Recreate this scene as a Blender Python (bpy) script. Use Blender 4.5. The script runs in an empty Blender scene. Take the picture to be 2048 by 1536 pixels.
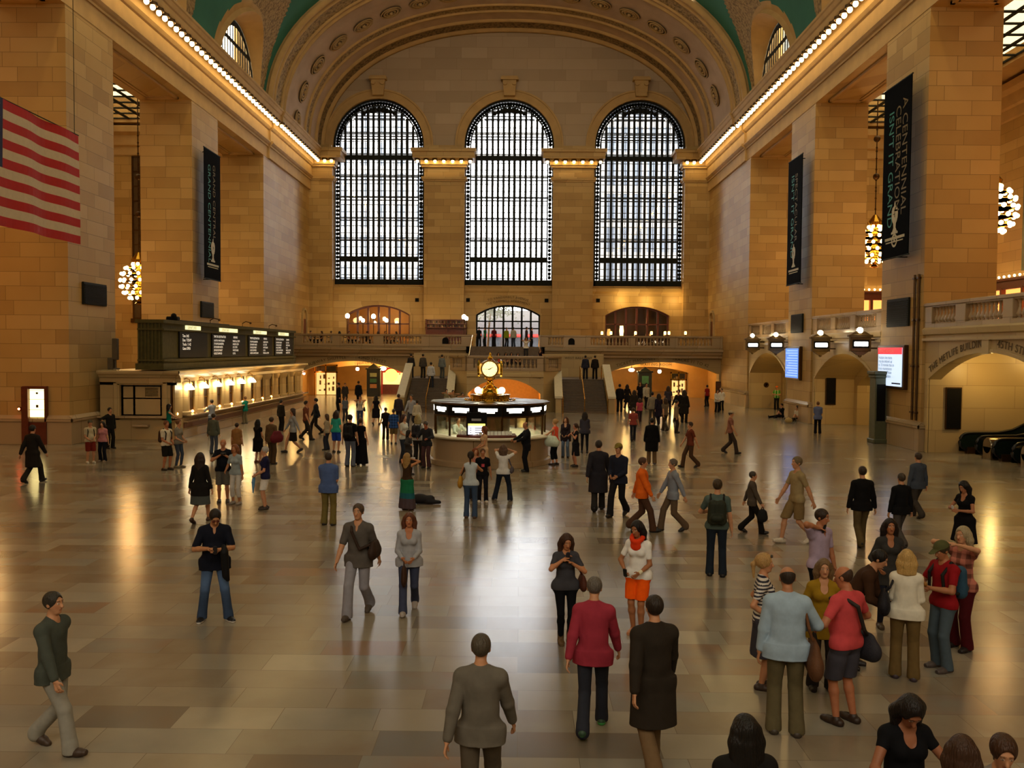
import bpy, math, random
import numpy as np
from mathutils import Vector, Matrix
random.seed(7); RNG = np.random.default_rng(7)
SC = bpy.context.scene; COL = SC.collection
PI = math.pi
# ---------------------------------------------------------------- camera
F, PITCH, YAW, ROLL = 1771.3, 2.17, .511, .408
CAMZ = 4.2
def _cam():
    def rx(a): c, s = math.cos(a), math.sin(a); return np.array([[1,0,0],[0,c,-s],[0,s,c]])
    def rz(a): c, s = math.cos(a), math.sin(a); return np.array([[c,-s,0],[s,c,0],[0,0,1]])
    return rz(math.radians(YAW)) @ rx(math.radians(90-PITCH)) @ rz(math.radians(ROLL))
CM = _cam()
def at(px, py, X=None, Y=None, Z=None):
    d = CM @ np.array([(px-1024)/F, (768-py)/F, -1.])
    t = X/d[0] if X is not None else Y/d[1] if Y is not None else (Z-CAMZ)/d[2]
    return (t*d[0], t*d[1], CAMZ+t*d[2])
cam = bpy.data.objects.new('camera', bpy.data.cameras.new('camera')); COL.objects.link(cam)
cam.data.sensor_fit = 'HORIZONTAL'; cam.data.sensor_width = 36; cam.data.lens = F/2048*36
cam.data.clip_end = 600; cam.data.clip_start = .1
cam.matrix_world = Matrix.Translation((0,0,CAMZ)) @ Matrix([list(r) for r in CM]).to_4x4()
SC.camera = cam
# ---------------------------------------------------------------- colour and materials
def lin(h):
    if not isinstance(h, str): return tuple(h)
    h = h.lstrip('#'); o = []
    for i in (0,2,4):
        v = int(h[i:i+2],16)/255
        o.append(v/12.92 if v <= .04045 else ((v+.055)/1.055)**2.4)
    return tuple(o)
def _new(name):
    m = bpy.data.materials.new(name); m.use_nodes = True; nt = m.node_tree
    for n in list(nt.nodes): nt.nodes.remove(n)
    out = nt.nodes.new('ShaderNodeOutputMaterial'); b = nt.nodes.new('ShaderNodeBsdfPrincipled')
    nt.links.new(b.outputs[0], out.inputs[0]); return m, nt, b, out
def mat(name, col, rough=.6, metal=0, var=.12, scale=6, bump=0, bscale=40, spec=.5):
    m, nt, b, out = _new(name); c = lin(col)
    n = nt.nodes.new('ShaderNodeTexNoise'); n.inputs['Scale'].default_value = scale; n.inputs['Detail'].default_value = 4
    tc = nt.nodes.new('ShaderNodeTexCoord'); nt.links.new(tc.outputs['Object'], n.inputs['Vector'])
    r = nt.nodes.new('ShaderNodeValToRGB')
    r.color_ramp.elements[0].position = .3; r.color_ramp.elements[1].position = .7
    r.color_ramp.elements[0].color = [max(0,x*(1-var)) for x in c]+[1]; r.color_ramp.elements[1].color = [min(1,x*(1+var)) for x in c]+[1]
    nt.links.new(n.outputs['Fac'], r.inputs[0]); nt.links.new(r.outputs[0], b.inputs['Base Color'])
    b.inputs['Roughness'].default_value = rough; b.inputs['Metallic'].default_value = metal
    b.inputs['Specular IOR Level'].default_value = spec
    if bump:
        n2 = nt.nodes.new('ShaderNodeTexNoise'); n2.inputs['Scale'].default_value = bscale
        nt.links.new(tc.outputs['Object'], n2.inputs['Vector'])
        bp = nt.nodes.new('ShaderNodeBump'); bp.inputs['Strength'].default_value = bump; bp.inputs['Distance'].default_value = .05
        nt.links.new(n2.outputs['Fac'], bp.inputs['Height']); nt.links.new(bp.outputs[0], b.inputs['Normal'])
    return m
def emit(name, col, strength, sample=True):
    m, nt, b, out = _new(name); c = lin(col)
    n = nt.nodes.new('ShaderNodeTexNoise'); n.inputs['Scale'].default_value = 3
    mx = nt.nodes.new('ShaderNodeMix'); mx.data_type = 'RGBA'; mx.inputs[6].default_value = (*c,1); mx.inputs[7].default_value = (*[x*.93 for x in c],1)
    nt.links.new(n.outputs['Fac'], mx.inputs[0]); nt.links.new(mx.outputs[2], b.inputs['Emission Color'])
    b.inputs['Base Color'].default_value = (*c,1); b.inputs['Emission Strength'].default_value = strength
    if not sample: m.cycles.emission_sampling = 'NONE'
    return m
def wallvec(nt):
    g = nt.nodes.new('ShaderNodeNewGeometry'); s = nt.nodes.new('ShaderNodeSeparateXYZ'); nt.links.new(g.outputs['Position'], s.inputs[0])
    a = nt.nodes.new('ShaderNodeMath'); a.operation = 'ADD'; nt.links.new(s.outputs[0], a.inputs[0]); nt.links.new(s.outputs[1], a.inputs[1])
    c = nt.nodes.new('ShaderNodeCombineXYZ'); nt.links.new(a.outputs[0], c.inputs[0]); nt.links.new(s.outputs[2], c.inputs[1])
    return c.outputs[0], g
def stone(name, stops, bw=1.5, rh=.62, mortar=.018, rough=.55, mcol='#5a4426', floor=False, spec=.4, dirt=.25, bump=.25):
    m, nt, b, out = _new(name)
    if floor:
        g = nt.nodes.new('ShaderNodeNewGeometry'); vec = g.outputs['Position']
    else: vec, g = wallvec(nt)
    br = nt.nodes.new('ShaderNodeTexBrick'); nt.links.new(vec, br.inputs['Vector'])
    br.inputs['Color1'].default_value = (0,0,0,1); br.inputs['Color2'].default_value = (1,1,1,1); br.inputs['Mortar'].default_value = (.5,.5,.5,1)
    br.inputs['Scale'].default_value = 1; br.inputs['Brick Width'].default_value = bw; br.inputs['Row Height'].default_value = rh
    br.inputs['Mortar Size'].default_value = mortar; br.inputs['Mortar Smooth'].default_value = .3; br.offset = .43; br.squash = 1.35; br.squash_frequency = 3; br.offset_frequency = 2
    n = nt.nodes.new('ShaderNodeTexNoise'); n.inputs['Scale'].default_value = .8; n.inputs['Detail'].default_value = 6; nt.links.new(g.outputs['Position'], n.inputs['Vector'])
    a = nt.nodes.new('ShaderNodeMath'); a.operation = 'MULTIPLY_ADD'; a.inputs[1].default_value = dirt*1.6; nt.links.new(n.outputs['Fac'], a.inputs[0]); 
    sub = nt.nodes.new('ShaderNodeMath'); sub.operation = 'SUBTRACT'; sub.inputs[1].default_value = dirt*.8
    nt.links.new(br.outputs['Color'], sub.inputs[0]); nt.links.new(sub.outputs[0], a.inputs[2])
    r = nt.nodes.new('ShaderNodeValToRGB'); cr = r.color_ramp
    while len(cr.elements) < len(stops): cr.elements.new(.5)
    for i, (p, c) in enumerate(stops): cr.elements[i].position = p; cr.elements[i].color = (*lin(c),1)
    nt.links.new(a.outputs[0], r.inputs[0])
    mx = nt.nodes.new('ShaderNodeMix'); mx.data_type = 'RGBA'; nt.links.new(br.outputs['Fac'], mx.inputs[0]); nt.links.new(r.outputs[0], mx.inputs[6]); mx.inputs[7].default_value = (*lin(mcol),1)
    nt.links.new(mx.outputs[2], b.inputs['Base Color'])
    n2 = nt.nodes.new('ShaderNodeTexNoise'); n2.inputs['Scale'].default_value = 2.2; nt.links.new(g.outputs['Position'], n2.inputs['Vector'])
    mr = nt.nodes.new('ShaderNodeMapRange'); mr.inputs[3].default_value = rough*.92; mr.inputs[4].default_value = rough*1.08
    nt.links.new(n2.outputs['Fac'], mr.inputs[0]); nt.links.new(mr.outputs[0], b.inputs['Roughness'])
    b.inputs['Specular IOR Level'].default_value = spec
    if bump:
        bp = nt.nodes.new('ShaderNodeBump'); bp.invert = True; bp.inputs['Strength'].default_value = bump; bp.inputs['Distance'].default_value = .02
        nt.links.new(br.outputs['Fac'], bp.inputs['Height']); nt.links.new(bp.outputs[0], b.inputs['Normal'])
    return m
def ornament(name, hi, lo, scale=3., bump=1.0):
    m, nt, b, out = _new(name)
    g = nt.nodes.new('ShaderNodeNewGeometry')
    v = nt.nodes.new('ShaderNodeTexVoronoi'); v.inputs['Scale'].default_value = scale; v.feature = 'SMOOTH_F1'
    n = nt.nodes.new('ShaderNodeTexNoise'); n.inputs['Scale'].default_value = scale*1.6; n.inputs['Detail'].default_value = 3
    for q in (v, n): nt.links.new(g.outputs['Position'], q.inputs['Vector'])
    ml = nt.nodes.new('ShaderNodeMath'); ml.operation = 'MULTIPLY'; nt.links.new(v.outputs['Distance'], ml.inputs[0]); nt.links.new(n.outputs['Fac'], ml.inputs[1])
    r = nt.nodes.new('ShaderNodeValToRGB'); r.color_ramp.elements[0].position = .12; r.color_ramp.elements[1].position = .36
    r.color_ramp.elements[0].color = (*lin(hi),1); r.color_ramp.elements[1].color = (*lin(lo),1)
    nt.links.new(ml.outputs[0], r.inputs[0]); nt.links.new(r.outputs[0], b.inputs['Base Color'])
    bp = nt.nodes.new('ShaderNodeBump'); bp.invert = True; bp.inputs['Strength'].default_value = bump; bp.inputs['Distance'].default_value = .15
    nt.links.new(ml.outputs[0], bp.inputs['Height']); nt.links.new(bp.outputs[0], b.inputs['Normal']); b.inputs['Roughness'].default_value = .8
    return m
def glass(name, tint='#ffffff', refl=.12):
    m, nt, b, out = _new(name); nt.nodes.remove(b)
    t = nt.nodes.new('ShaderNodeBsdfTransparent'); gl = nt.nodes.new('ShaderNodeBsdfGlossy'); gl.inputs['Roughness'].default_value = .05
    n = nt.nodes.new('ShaderNodeTexNoise'); n.inputs['Scale'].default_value = 1.5
    mx0 = nt.nodes.new('ShaderNodeMix'); mx0.data_type = 'RGBA'; c = lin(tint); mx0.inputs[6].default_value = (*c,1); mx0.inputs[7].default_value = (*[x*.93 for x in c],1)
    nt.links.new(n.outputs['Fac'], mx0.inputs[0]); nt.links.new(mx0.outputs[2], t.inputs[0])
    mx = nt.nodes.new('ShaderNodeMixShader'); mx.inputs[0].default_value = refl
    nt.links.new(t.outputs[0], mx.inputs[1]); nt.links.new(gl.outputs[0], mx.inputs[2]); nt.links.new(mx.outputs[0], out.inputs[0])
    return m
def vcol(name, rough=.7, spec=.3, bump=0, bscale=60, stretch=1.):
    m, nt, b, out = _new(name)
    a = nt.nodes.new('ShaderNodeAttribute'); a.attribute_name = 'Col'
    n = nt.nodes.new('ShaderNodeTexNoise'); n.inputs['Scale'].default_value = 14; n.inputs['Detail'].default_value = 3
    tc = nt.nodes.new('ShaderNodeTexCoord'); nt.links.new(tc.outputs['Object'], n.inputs['Vector'])
    mr = nt.nodes.new('ShaderNodeMapRange'); mr.inputs[3].default_value = .8; mr.inputs[4].default_value = 1.15; nt.links.new(n.outputs['Fac'], mr.inputs[0])
    vm = nt.nodes.new('ShaderNodeVectorMath'); vm.operation = 'SCALE'; nt.links.new(a.outputs['Color'], vm.inputs[0]); nt.links.new(mr.outputs[0], vm.inputs['Scale'])
    nt.links.new(vm.outputs[0], b.inputs['Base Color']); b.inputs['Roughness'].default_value = rough; b.inputs['Specular IOR Level'].default_value = spec
    if bump:
        n2 = nt.nodes.new('ShaderNodeTexNoise'); n2.inputs['Scale'].default_value = bscale; n2.inputs['Detail'].default_value = 2
        mp = nt.nodes.new('ShaderNodeMapping'); mp.inputs['Scale'].default_value = (1,1,stretch); nt.links.new(tc.outputs['Object'], mp.inputs['Vector']); nt.links.new(mp.outputs[0], n2.inputs['Vector']); bp = nt.nodes.new('ShaderNodeBump'); bp.inputs['Strength'].default_value = bump; bp.inputs['Distance'].default_value = .02
        nt.links.new(n2.outputs['Fac'], bp.inputs['Height']); nt.links.new(bp.outputs[0], b.inputs['Normal'])
    return m
# ---------------------------------------------------------------- mesh builder
class MB:
    def __init__(s): s.v, s.f, s.m = [], [], []
    def add(s, vs, fs, mi=0):
        o = len(s.v); s.v += [tuple(p) for p in vs]; s.f += [tuple(o+i for i in f) for f in fs]; s.m += [mi]*len(fs); return s
    def box(s, x0, x1, y0, y1, z0, z1, mi=0):
        x0,x1 = min(x0,x1),max(x0,x1); y0,y1 = min(y0,y1),max(y0,y1); z0,z1 = min(z0,z1),max(z0,z1)
        return s.add([(x0,y0,z0),(x1,y0,z0),(x1,y1,z0),(x0,y1,z0),(x0,y0,z1),(x1,y0,z1),(x1,y1,z1),(x0,y1,z1)],
            [(3,2,1,0),(4,5,6,7),(0,1,5,4),(1,2,6,5),(2,3,7,6),(3,0,4,7)], mi)
    def bbox(s, x0, x1, y0, y1, z0, z1, r=.02, mi=0):   # box with chamfered edges
        x0,x1 = min(x0,x1),max(x0,x1); y0,y1 = min(y0,y1),max(y0,y1); z0,z1 = min(z0,z1),max(z0,z1)
        def ring(i, z): return [(x0+r+i*0,y0+i,z),(x1-r,y0+i,z),(x1-i,y0+r,z),(x1-i,y1-r,z),(x1-r,y1-i,z),(x0+r,y1-i,z),(x0+i,y1-r,z),(x0+i,y0+r,z)]
        R = [ring(r*.8,z0), ring(0,z0+r), ring(0,z1-r), ring(r*.8,z1)]
        vs = sum(R, []); fs = [tuple(range(7,-1,-1)), tuple(range(24,32))]
        for k in range(3):
            for i in range(8): j = (i+1)%8; fs.append((k*8+i,k*8+j,k*8+8+j,k*8+8+i))
        return s.add(vs, fs, mi)
    def prism(s, poly, fn, a, b, mi=0):   # poly (u,w) swept from a to b through fn(u,w,t)
        n = len(poly); vs = [fn(u,w,a) for u,w in poly]+[fn(u,w,b) for u,w in poly]
        fs = [(i,(i+1)%n,n+(i+1)%n,n+i) for i in range(n)]+[tuple(range(n-1,-1,-1)), tuple(range(n,2*n))]
        return s.add(vs, fs, mi)
    def strip(s, prof, fn, ts, mi=0, closed=False):   # open profile swept over ts
        n = len(prof); vs = [fn(u,w,t) for t in ts for u,w in prof]; fs = []
        for k in range(len(ts)-1):
            for i in range(n if closed else n-1): j = (i+1)%n; fs.append((k*n+i,k*n+j,k*n+n+j,k*n+n+i))
        return s.add(vs, fs, mi)
    def grid(s, nu, nv, fn, mi=0):
        vs = [fn(i/nu, j/nv) for j in range(nv+1) for i in range(nu+1)]
        fs = [(j*(nu+1)+i, j*(nu+1)+i+1, (j+1)*(nu+1)+i+1, (j+1)*(nu+1)+i) for j in range(nv) for i in range(nu)]
        return s.add(vs, fs, mi)
    def lathe(s, prof, c=(0,0,0), seg=16, mi=0, ax='z', a0=0, a1=2*PI):
        full = abs(a1-a0-2*PI) < 1e-6; n = seg if full else seg+1; vs = []
        for r, z in prof:
            for i in range(n):
                a = a0+(a1-a0)*i/seg; x, y = r*math.cos(a), r*math.sin(a)
                vs.append((c[0]+x,c[1]+y,c[2]+z) if ax == 'z' else (c[0]+x,c[1]+z,c[2]+y) if ax == 'y' else (c[0]+z,c[1]+x,c[2]+y))
        fs = []
        for k in range(len(prof)-1):
            for i in range(seg): j = (i+1)%n; fs.append((k*n+i,k*n+j,k*n+n+j,k*n+n+i))
        if full and prof[0][0] > 1e-6: fs.append(tuple(range(n-1,-1,-1)))
        if full and prof[-1][0] > 1e-6: fs.append(tuple(range((len(prof)-1)*n, len(prof)*n)))
        return s.add(vs, fs, mi)
    def sphere(s, c, r, seg=12, rings=7, mi=0, sc=(1,1,1)):
        vs = [(c[0],c[1],c[2]-r*sc[2])]; fs = []
        for k in range(1, rings):
            a = -PI/2+PI*k/rings
            vs += [(c[0]+r*sc[0]*math.cos(a)*math.cos(2*PI*i/seg), c[1]+r*sc[1]*math.cos(a)*math.sin(2*PI*i/seg), c[2]+r*sc[2]*math.sin(a)) for i in range(seg)]
        vs.append((c[0],c[1],c[2]+r*sc[2])); top = len(vs)-1
        for i in range(seg):
            j = (i+1)%seg; fs.append((0,1+j,1+i))
            for k in range(rings-2): b = 1+k*seg; fs.append((b+i,b+j,b+seg+j,b+seg+i))
            b = 1+(rings-2)*seg; fs.append((b+i,b+j,top))
        return s.add(vs, fs, mi)
    def tube(s, pts, r, seg=8, mi=0):
        pts = [Vector(p) for p in pts]; n = len(pts); vs = []; fs = []; up = Vector((0,0,1))
        for i, p in enumerate(pts):
            d = (pts[min(i+1,n-1)]-pts[max(i-1,0)]).normalized()
            u = d.cross(up if abs(d.z) < .95 else Vector((1,0,0))).normalized(); w = d.cross(u)
            rr = r[i] if isinstance(r,(list,tuple)) else r
            vs += [p+u*rr*math.cos(2*PI*k/seg)+w*rr*math.sin(2*PI*k/seg) for k in range(seg)]
        for i in range(n-1):
            for k in range(seg): j = (k+1)%seg; fs.append((i*seg+k,i*seg+j,i*seg+seg+j,i*seg+seg+k))
        fs += [tuple(range(seg-1,-1,-1)), tuple(range((n-1)*seg, n*seg))]
        return s.add(vs, fs, mi)
    def torus(s, c, R, r, ax='z', seg=24, sub=6, mi=0):
        prof = [(R+r*math.cos(2*PI*i/sub), r*math.sin(2*PI*i/sub)) for i in range(sub+1)]
        return s.lathe(prof, c, seg, mi, ax)
    def mesh(s, me, fn=lambda p: p, mi=0):
        return s.add([fn(v.co) for v in me.vertices], [tuple(p.vertices) for p in me.polygons], mi)
    def build(s, name, mats, parent=None, org=None, smooth=False, fixn=True):
        me = bpy.data.meshes.new(name)
        if org is None: org = tuple(parent.matrix_world.translation) if parent is not None and parent.parent is None else (0,0,0)
        org = tuple(org)
        me.from_pydata([(x-org[0],y-org[1],z-org[2]) for x,y,z in s.v], [], s.f)
        mats = mats if isinstance(mats,(list,tuple)) else [mats]
        for m in mats: me.materials.append(m)
        if len(mats) > 1: me.polygons.foreach_set('material_index', s.m)
        if fixn:
            import bmesh
            bm = bmesh.new(); bm.from_mesh(me); bmesh.ops.recalc_face_normals(bm, faces=bm.faces); bm.to_mesh(me); bm.free()
        if smooth: me.polygons.foreach_set('use_smooth', [True]*len(me.polygons)); 
        if smooth == 'auto':
            try: me.set_sharp_from_angle(angle=.7)
            except Exception: pass
        o = bpy.data.objects.new(name, me); COL.objects.link(o)
        if parent is not None: o.parent = parent
        else: o.location = org
        return o
def tag(o, label, cat, group=None, kind=None):
    o['label'] = label; o['category'] = cat
    if group: o['group'] = group
    if kind: o['kind'] = kind
    return o
def thing(name, label, cat, loc=(0,0,0), group=None, rot=0):
    o = bpy.data.objects.new(name, None); COL.objects.link(o); o.location = loc; o.rotation_euler = (0,0,rot); o.empty_display_size = .2
    o.matrix_world = Matrix.Translation(loc) @ Matrix.Rotation(rot,4,'Z')
    return tag(o, label, cat, group)
def struct(o): o['kind'] = 'structure'; return o
def sthing(name, loc=(0,0,0)):
    o = bpy.data.objects.new(name, None); COL.objects.link(o); o.location = loc; o.matrix_world = Matrix.Translation(loc); o['kind'] = 'structure'; return o
def dup(root, loc, rotz=None, label=None, group=None):
    r = root.copy(); COL.objects.link(r); r.location = loc
    if rotz is not None: r.rotation_euler = (0,0,rotz)
    if label: r['label'] = label
    if group: r['group'] = group
    for ch in root.children:
        c = ch.copy(); COL.objects.link(c); c.parent = r
        for g in ch.children: d = g.copy(); COL.objects.link(d); d.parent = c
    return r
_tx = {}
def textmesh(body, size=1., ext=0., sp=1., align='CENTER'):
    k = (body,size,ext,sp,align)
    if k not in _tx:
        cu = bpy.data.curves.new('lettering', 'FONT'); cu.body = body; cu.size = size; cu.extrude = ext; cu.align_x = align; cu.space_character = sp; cu.resolution_u = 3
        o = bpy.data.objects.new('lettering', cu); COL.objects.link(o); bpy.context.view_layer.update()
        me = bpy.data.meshes.new_from_object(o.evaluated_get(bpy.context.evaluated_depsgraph_get())); bpy.data.objects.remove(o); _tx[k] = me
    return _tx[k]
def arcfn(R, fn):   # bends a text line onto a circle of radius R (apex at origin)
    def g(p):
        a = p.x/R; r = R+p.y; return fn(r*math.sin(a), r*math.cos(a)-R, p.z)
    return g
def archz(x, xa, xb, spring, top):
    c = (xa+xb)/2; w = (xb-xa)/2; h = top-spring
    if abs(h-w) < 1e-3 or h > w: return spring + h*math.sqrt(max(0,1-((x-c)/w)**2))
    R = (w*w+h*h)/(2*h); return top-R+math.sqrt(max(0,R*R-(x-c)**2))
def wall_arch(mb, x0, x1, z0, z1, hole, fn, t0, t1, mi=0, rmi=None, n=20):
    """wall slab in (u,z), thickness t0..t1, with an arched hole (xa,xb,za,spring,top); fn(u,z,t)->world"""
    xa, xb, za, sp, top = hole; rmi = mi if rmi is None else rmi
    us = [xa+(xb-xa)*(.5-.5*math.cos(PI*i/n)) for i in range(n+1)]; zs = [archz(u,xa,xb,sp,top) for u in us]
    zs[0] = zs[-1] = sp
    def q(a, b, c, d, m): mb.add([a,b,c,d], [(0,1,2,3)], m)
    for t in (t0, t1):
        for (a,b,c,d) in ((x0,xa,z0,z1),(xb,x1,z0,z1),(xa,xb,z0,za)):
            if b-a > 1e-4 and d-c > 1e-4: q(fn(a,c,t),fn(b,c,t),fn(b,d,t),fn(a,d,t),mi)
        for i in range(n): q(fn(us[i],zs[i],t),fn(us[i+1],zs[i+1],t),fn(us[i+1],z1,t),fn(us[i],z1,t),mi)
    for i in range(n): q(fn(us[i],zs[i],t0),fn(us[i+1],zs[i+1],t0),fn(us[i+1],zs[i+1],t1),fn(us[i],zs[i],t1),rmi)
    q(fn(xa,za,t0),fn(xa,sp,t0),fn(xa,sp,t1),fn(xa,za,t1),rmi); q(fn(xb,za,t0),fn(xb,sp,t0),fn(xb,sp,t1),fn(xb,za,t1),rmi)
    if za > z0+1e-4: q(fn(xa,za,t0),fn(xb,za,t0),fn(xb,za,t1),fn(xa,za,t1),rmi)
    return us, zs
def arch_ring(mb, hole, fn, t0, t1, w0, w1, mi=0, n=24, legs=True):
    """moulding that follows an arched opening, from offset w0 to w1 outside its edge"""
    xa, xb, za, sp, top = hole; c = (xa+xb)/2
    pts = [(xa,za)] if legs else []
    for i in range(n+1):
        u = xa+(xb-xa)*(.5-.5*math.cos(PI*i/n)); pts.append((u, sp if i in (0,n) else archz(u,xa,xb,sp,top)))
    if legs: pts.append((xb,za))
    nor = []
    for i in range(len(pts)):
        a = pts[max(i-1,0)]; b = pts[min(i+1,len(pts)-1)]; dx, dz = b[0]-a[0], b[1]-a[1]; l = math.hypot(dx,dz) or 1
        nor.append((-dz/l, dx/l))
    sec = [(w0,t0),(w1,t0),(w1,t1),(w0,t1)]
    vs = [fn(p[0]+n_[0]*w, p[1]+n_[1]*w, t) for p, n_ in zip(pts,nor) for w, t in sec]; fs = []
    for k in range(len(pts)-1):
        for i in range(4): j = (i+1)%4; fs.append((k*4+i,k*4+j,k*4+4+j,k*4+4+i))
    fs += [(0,1,2,3), tuple(len(vs)-4+i for i in (3,2,1,0))]
    mb.add(vs, fs, mi)
# ---------------------------------------------------------------- setting: dimensions (metres; camera end of the hall at y = 0)
XL, XR, XC = -19.43, 17.17, -1.13
YW = 82.4                      # face of the end wall
ZO, ZC = 18.77, 22.4           # opening head, top of cornice
PIERS = [(-5.5,-1.1),(9,13.4),(23.5,27.9),(38,42.4),(52.5,57),(67.07,84)]
BAYS = [(-1.1,9),(13.4,23.5),(27.9,38),(42.4,52.5),(57,67.07)]
Y0 = -8.5
M = {}
M['stone'] = stone('caen_stone', [(0,'#a07e49'),(.35,'#ac8950'),(.65,'#b19057'),(1,'#b99861')], mortar=.012, mcol='#7c6138', dirt=.35, bump=.12)
M['stone2'] = stone('pale_stone', [(0,'#a89065'),(.5,'#b29a6d'),(1,'#baa477')], bw=2.2, rh=.95, mortar=.008, rough=.4, mcol='#86704a', bump=.1)
M['marble'] = stone('tennessee_marble', [(0,'#97805f'),(.5,'#a18969'),(1,'#ab9475')], bw=1.9, rh=1.1, mortar=.01, rough=.25, spec=.5, bump=.1)
M['floor'] = stone('marble_floor', [(0,'#6c665c'),(.12,'#746350'),(.25,'#857b69'),(.42,'#8e8472'),(.58,'#7f725f'),(.74,'#978e7c'),(.9,'#7c776b'),(1,'#836953')], bw=1.12, rh=.6, mortar=.004, rough=.2, mcol='#665b4b', floor=True, spec=.42, dirt=.22, bump=0)
M['plaster'] = mat('plaster', '#b5935f', .8, var=.1, scale=1.2)
M['lunette'] = stone('lunette_stone', [(0,'#a08a70'),(.5,'#a89278'),(1,'#b09a80')], bw=2.4, rh=1.0, mortar=.012, rough=.7, mcol='#8a745a', bump=.1)
M['soffit'] = mat('arch_soffit', '#b0957a', .8, var=.1, scale=.8)
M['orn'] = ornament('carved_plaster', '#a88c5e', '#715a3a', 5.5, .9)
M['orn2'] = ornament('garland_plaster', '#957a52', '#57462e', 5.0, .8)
M['green'] = mat('ceiling_green', '#2c6a58', .85, var=.12, scale=.5)
M['iron'] = mat('dark_iron', '#191b17', .6, 0, var=.2, spec=.15)
M['bronze'] = mat('bronze', '#4a3214', .4, .7, var=.2)
M['brass'] = mat('polished_brass', '#c99a35', .18, 1, var=.08)
M['black'] = mat('black_paint', '#0c0b0a', .6, var=.2, spec=.12)
M['wood'] = mat('red_wood', '#5b2412', .4, var=.2)
M['white'] = mat('white_stone', '#cfc6ae', .45, var=.06)
M['glass'] = glass('window_glass')
M['glass2'] = glass('dimming_glass', '#b0a48c')  # tint added to dim and warm the daylight through lunettes and skylights
M['dglass'] = glass('lantern_glass', '#e8eadf', .15)
WARM = (1.,.60,.22); WARM2 = (1.,.74,.38)
M['bulb'] = emit('bulb_glow', (1.,.70,.28), 15)
M['chbulb'] = emit('chandelier_glow', (1.,.62,.24), 20)
M['lampw'] = emit('lamp_glow', (1.,.82,.5), 20)
M['lampo'] = emit('lamp_orange', (1.,.45,.1), 10)
M['signlit'] = emit('sign_light', (1.,.93,.8), 5)
M['dark'] = mat('deep_shadow_paint', '#120e0a', .9)
fx = lambda u,w,t: (u,w,t)

# floor
mb = MB(); mb.box(-40,40,-30,78,-.3,0); mb.box(-40,40,78,96,-.3,0); struct(mb.build('floor', M['floor']))

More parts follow.
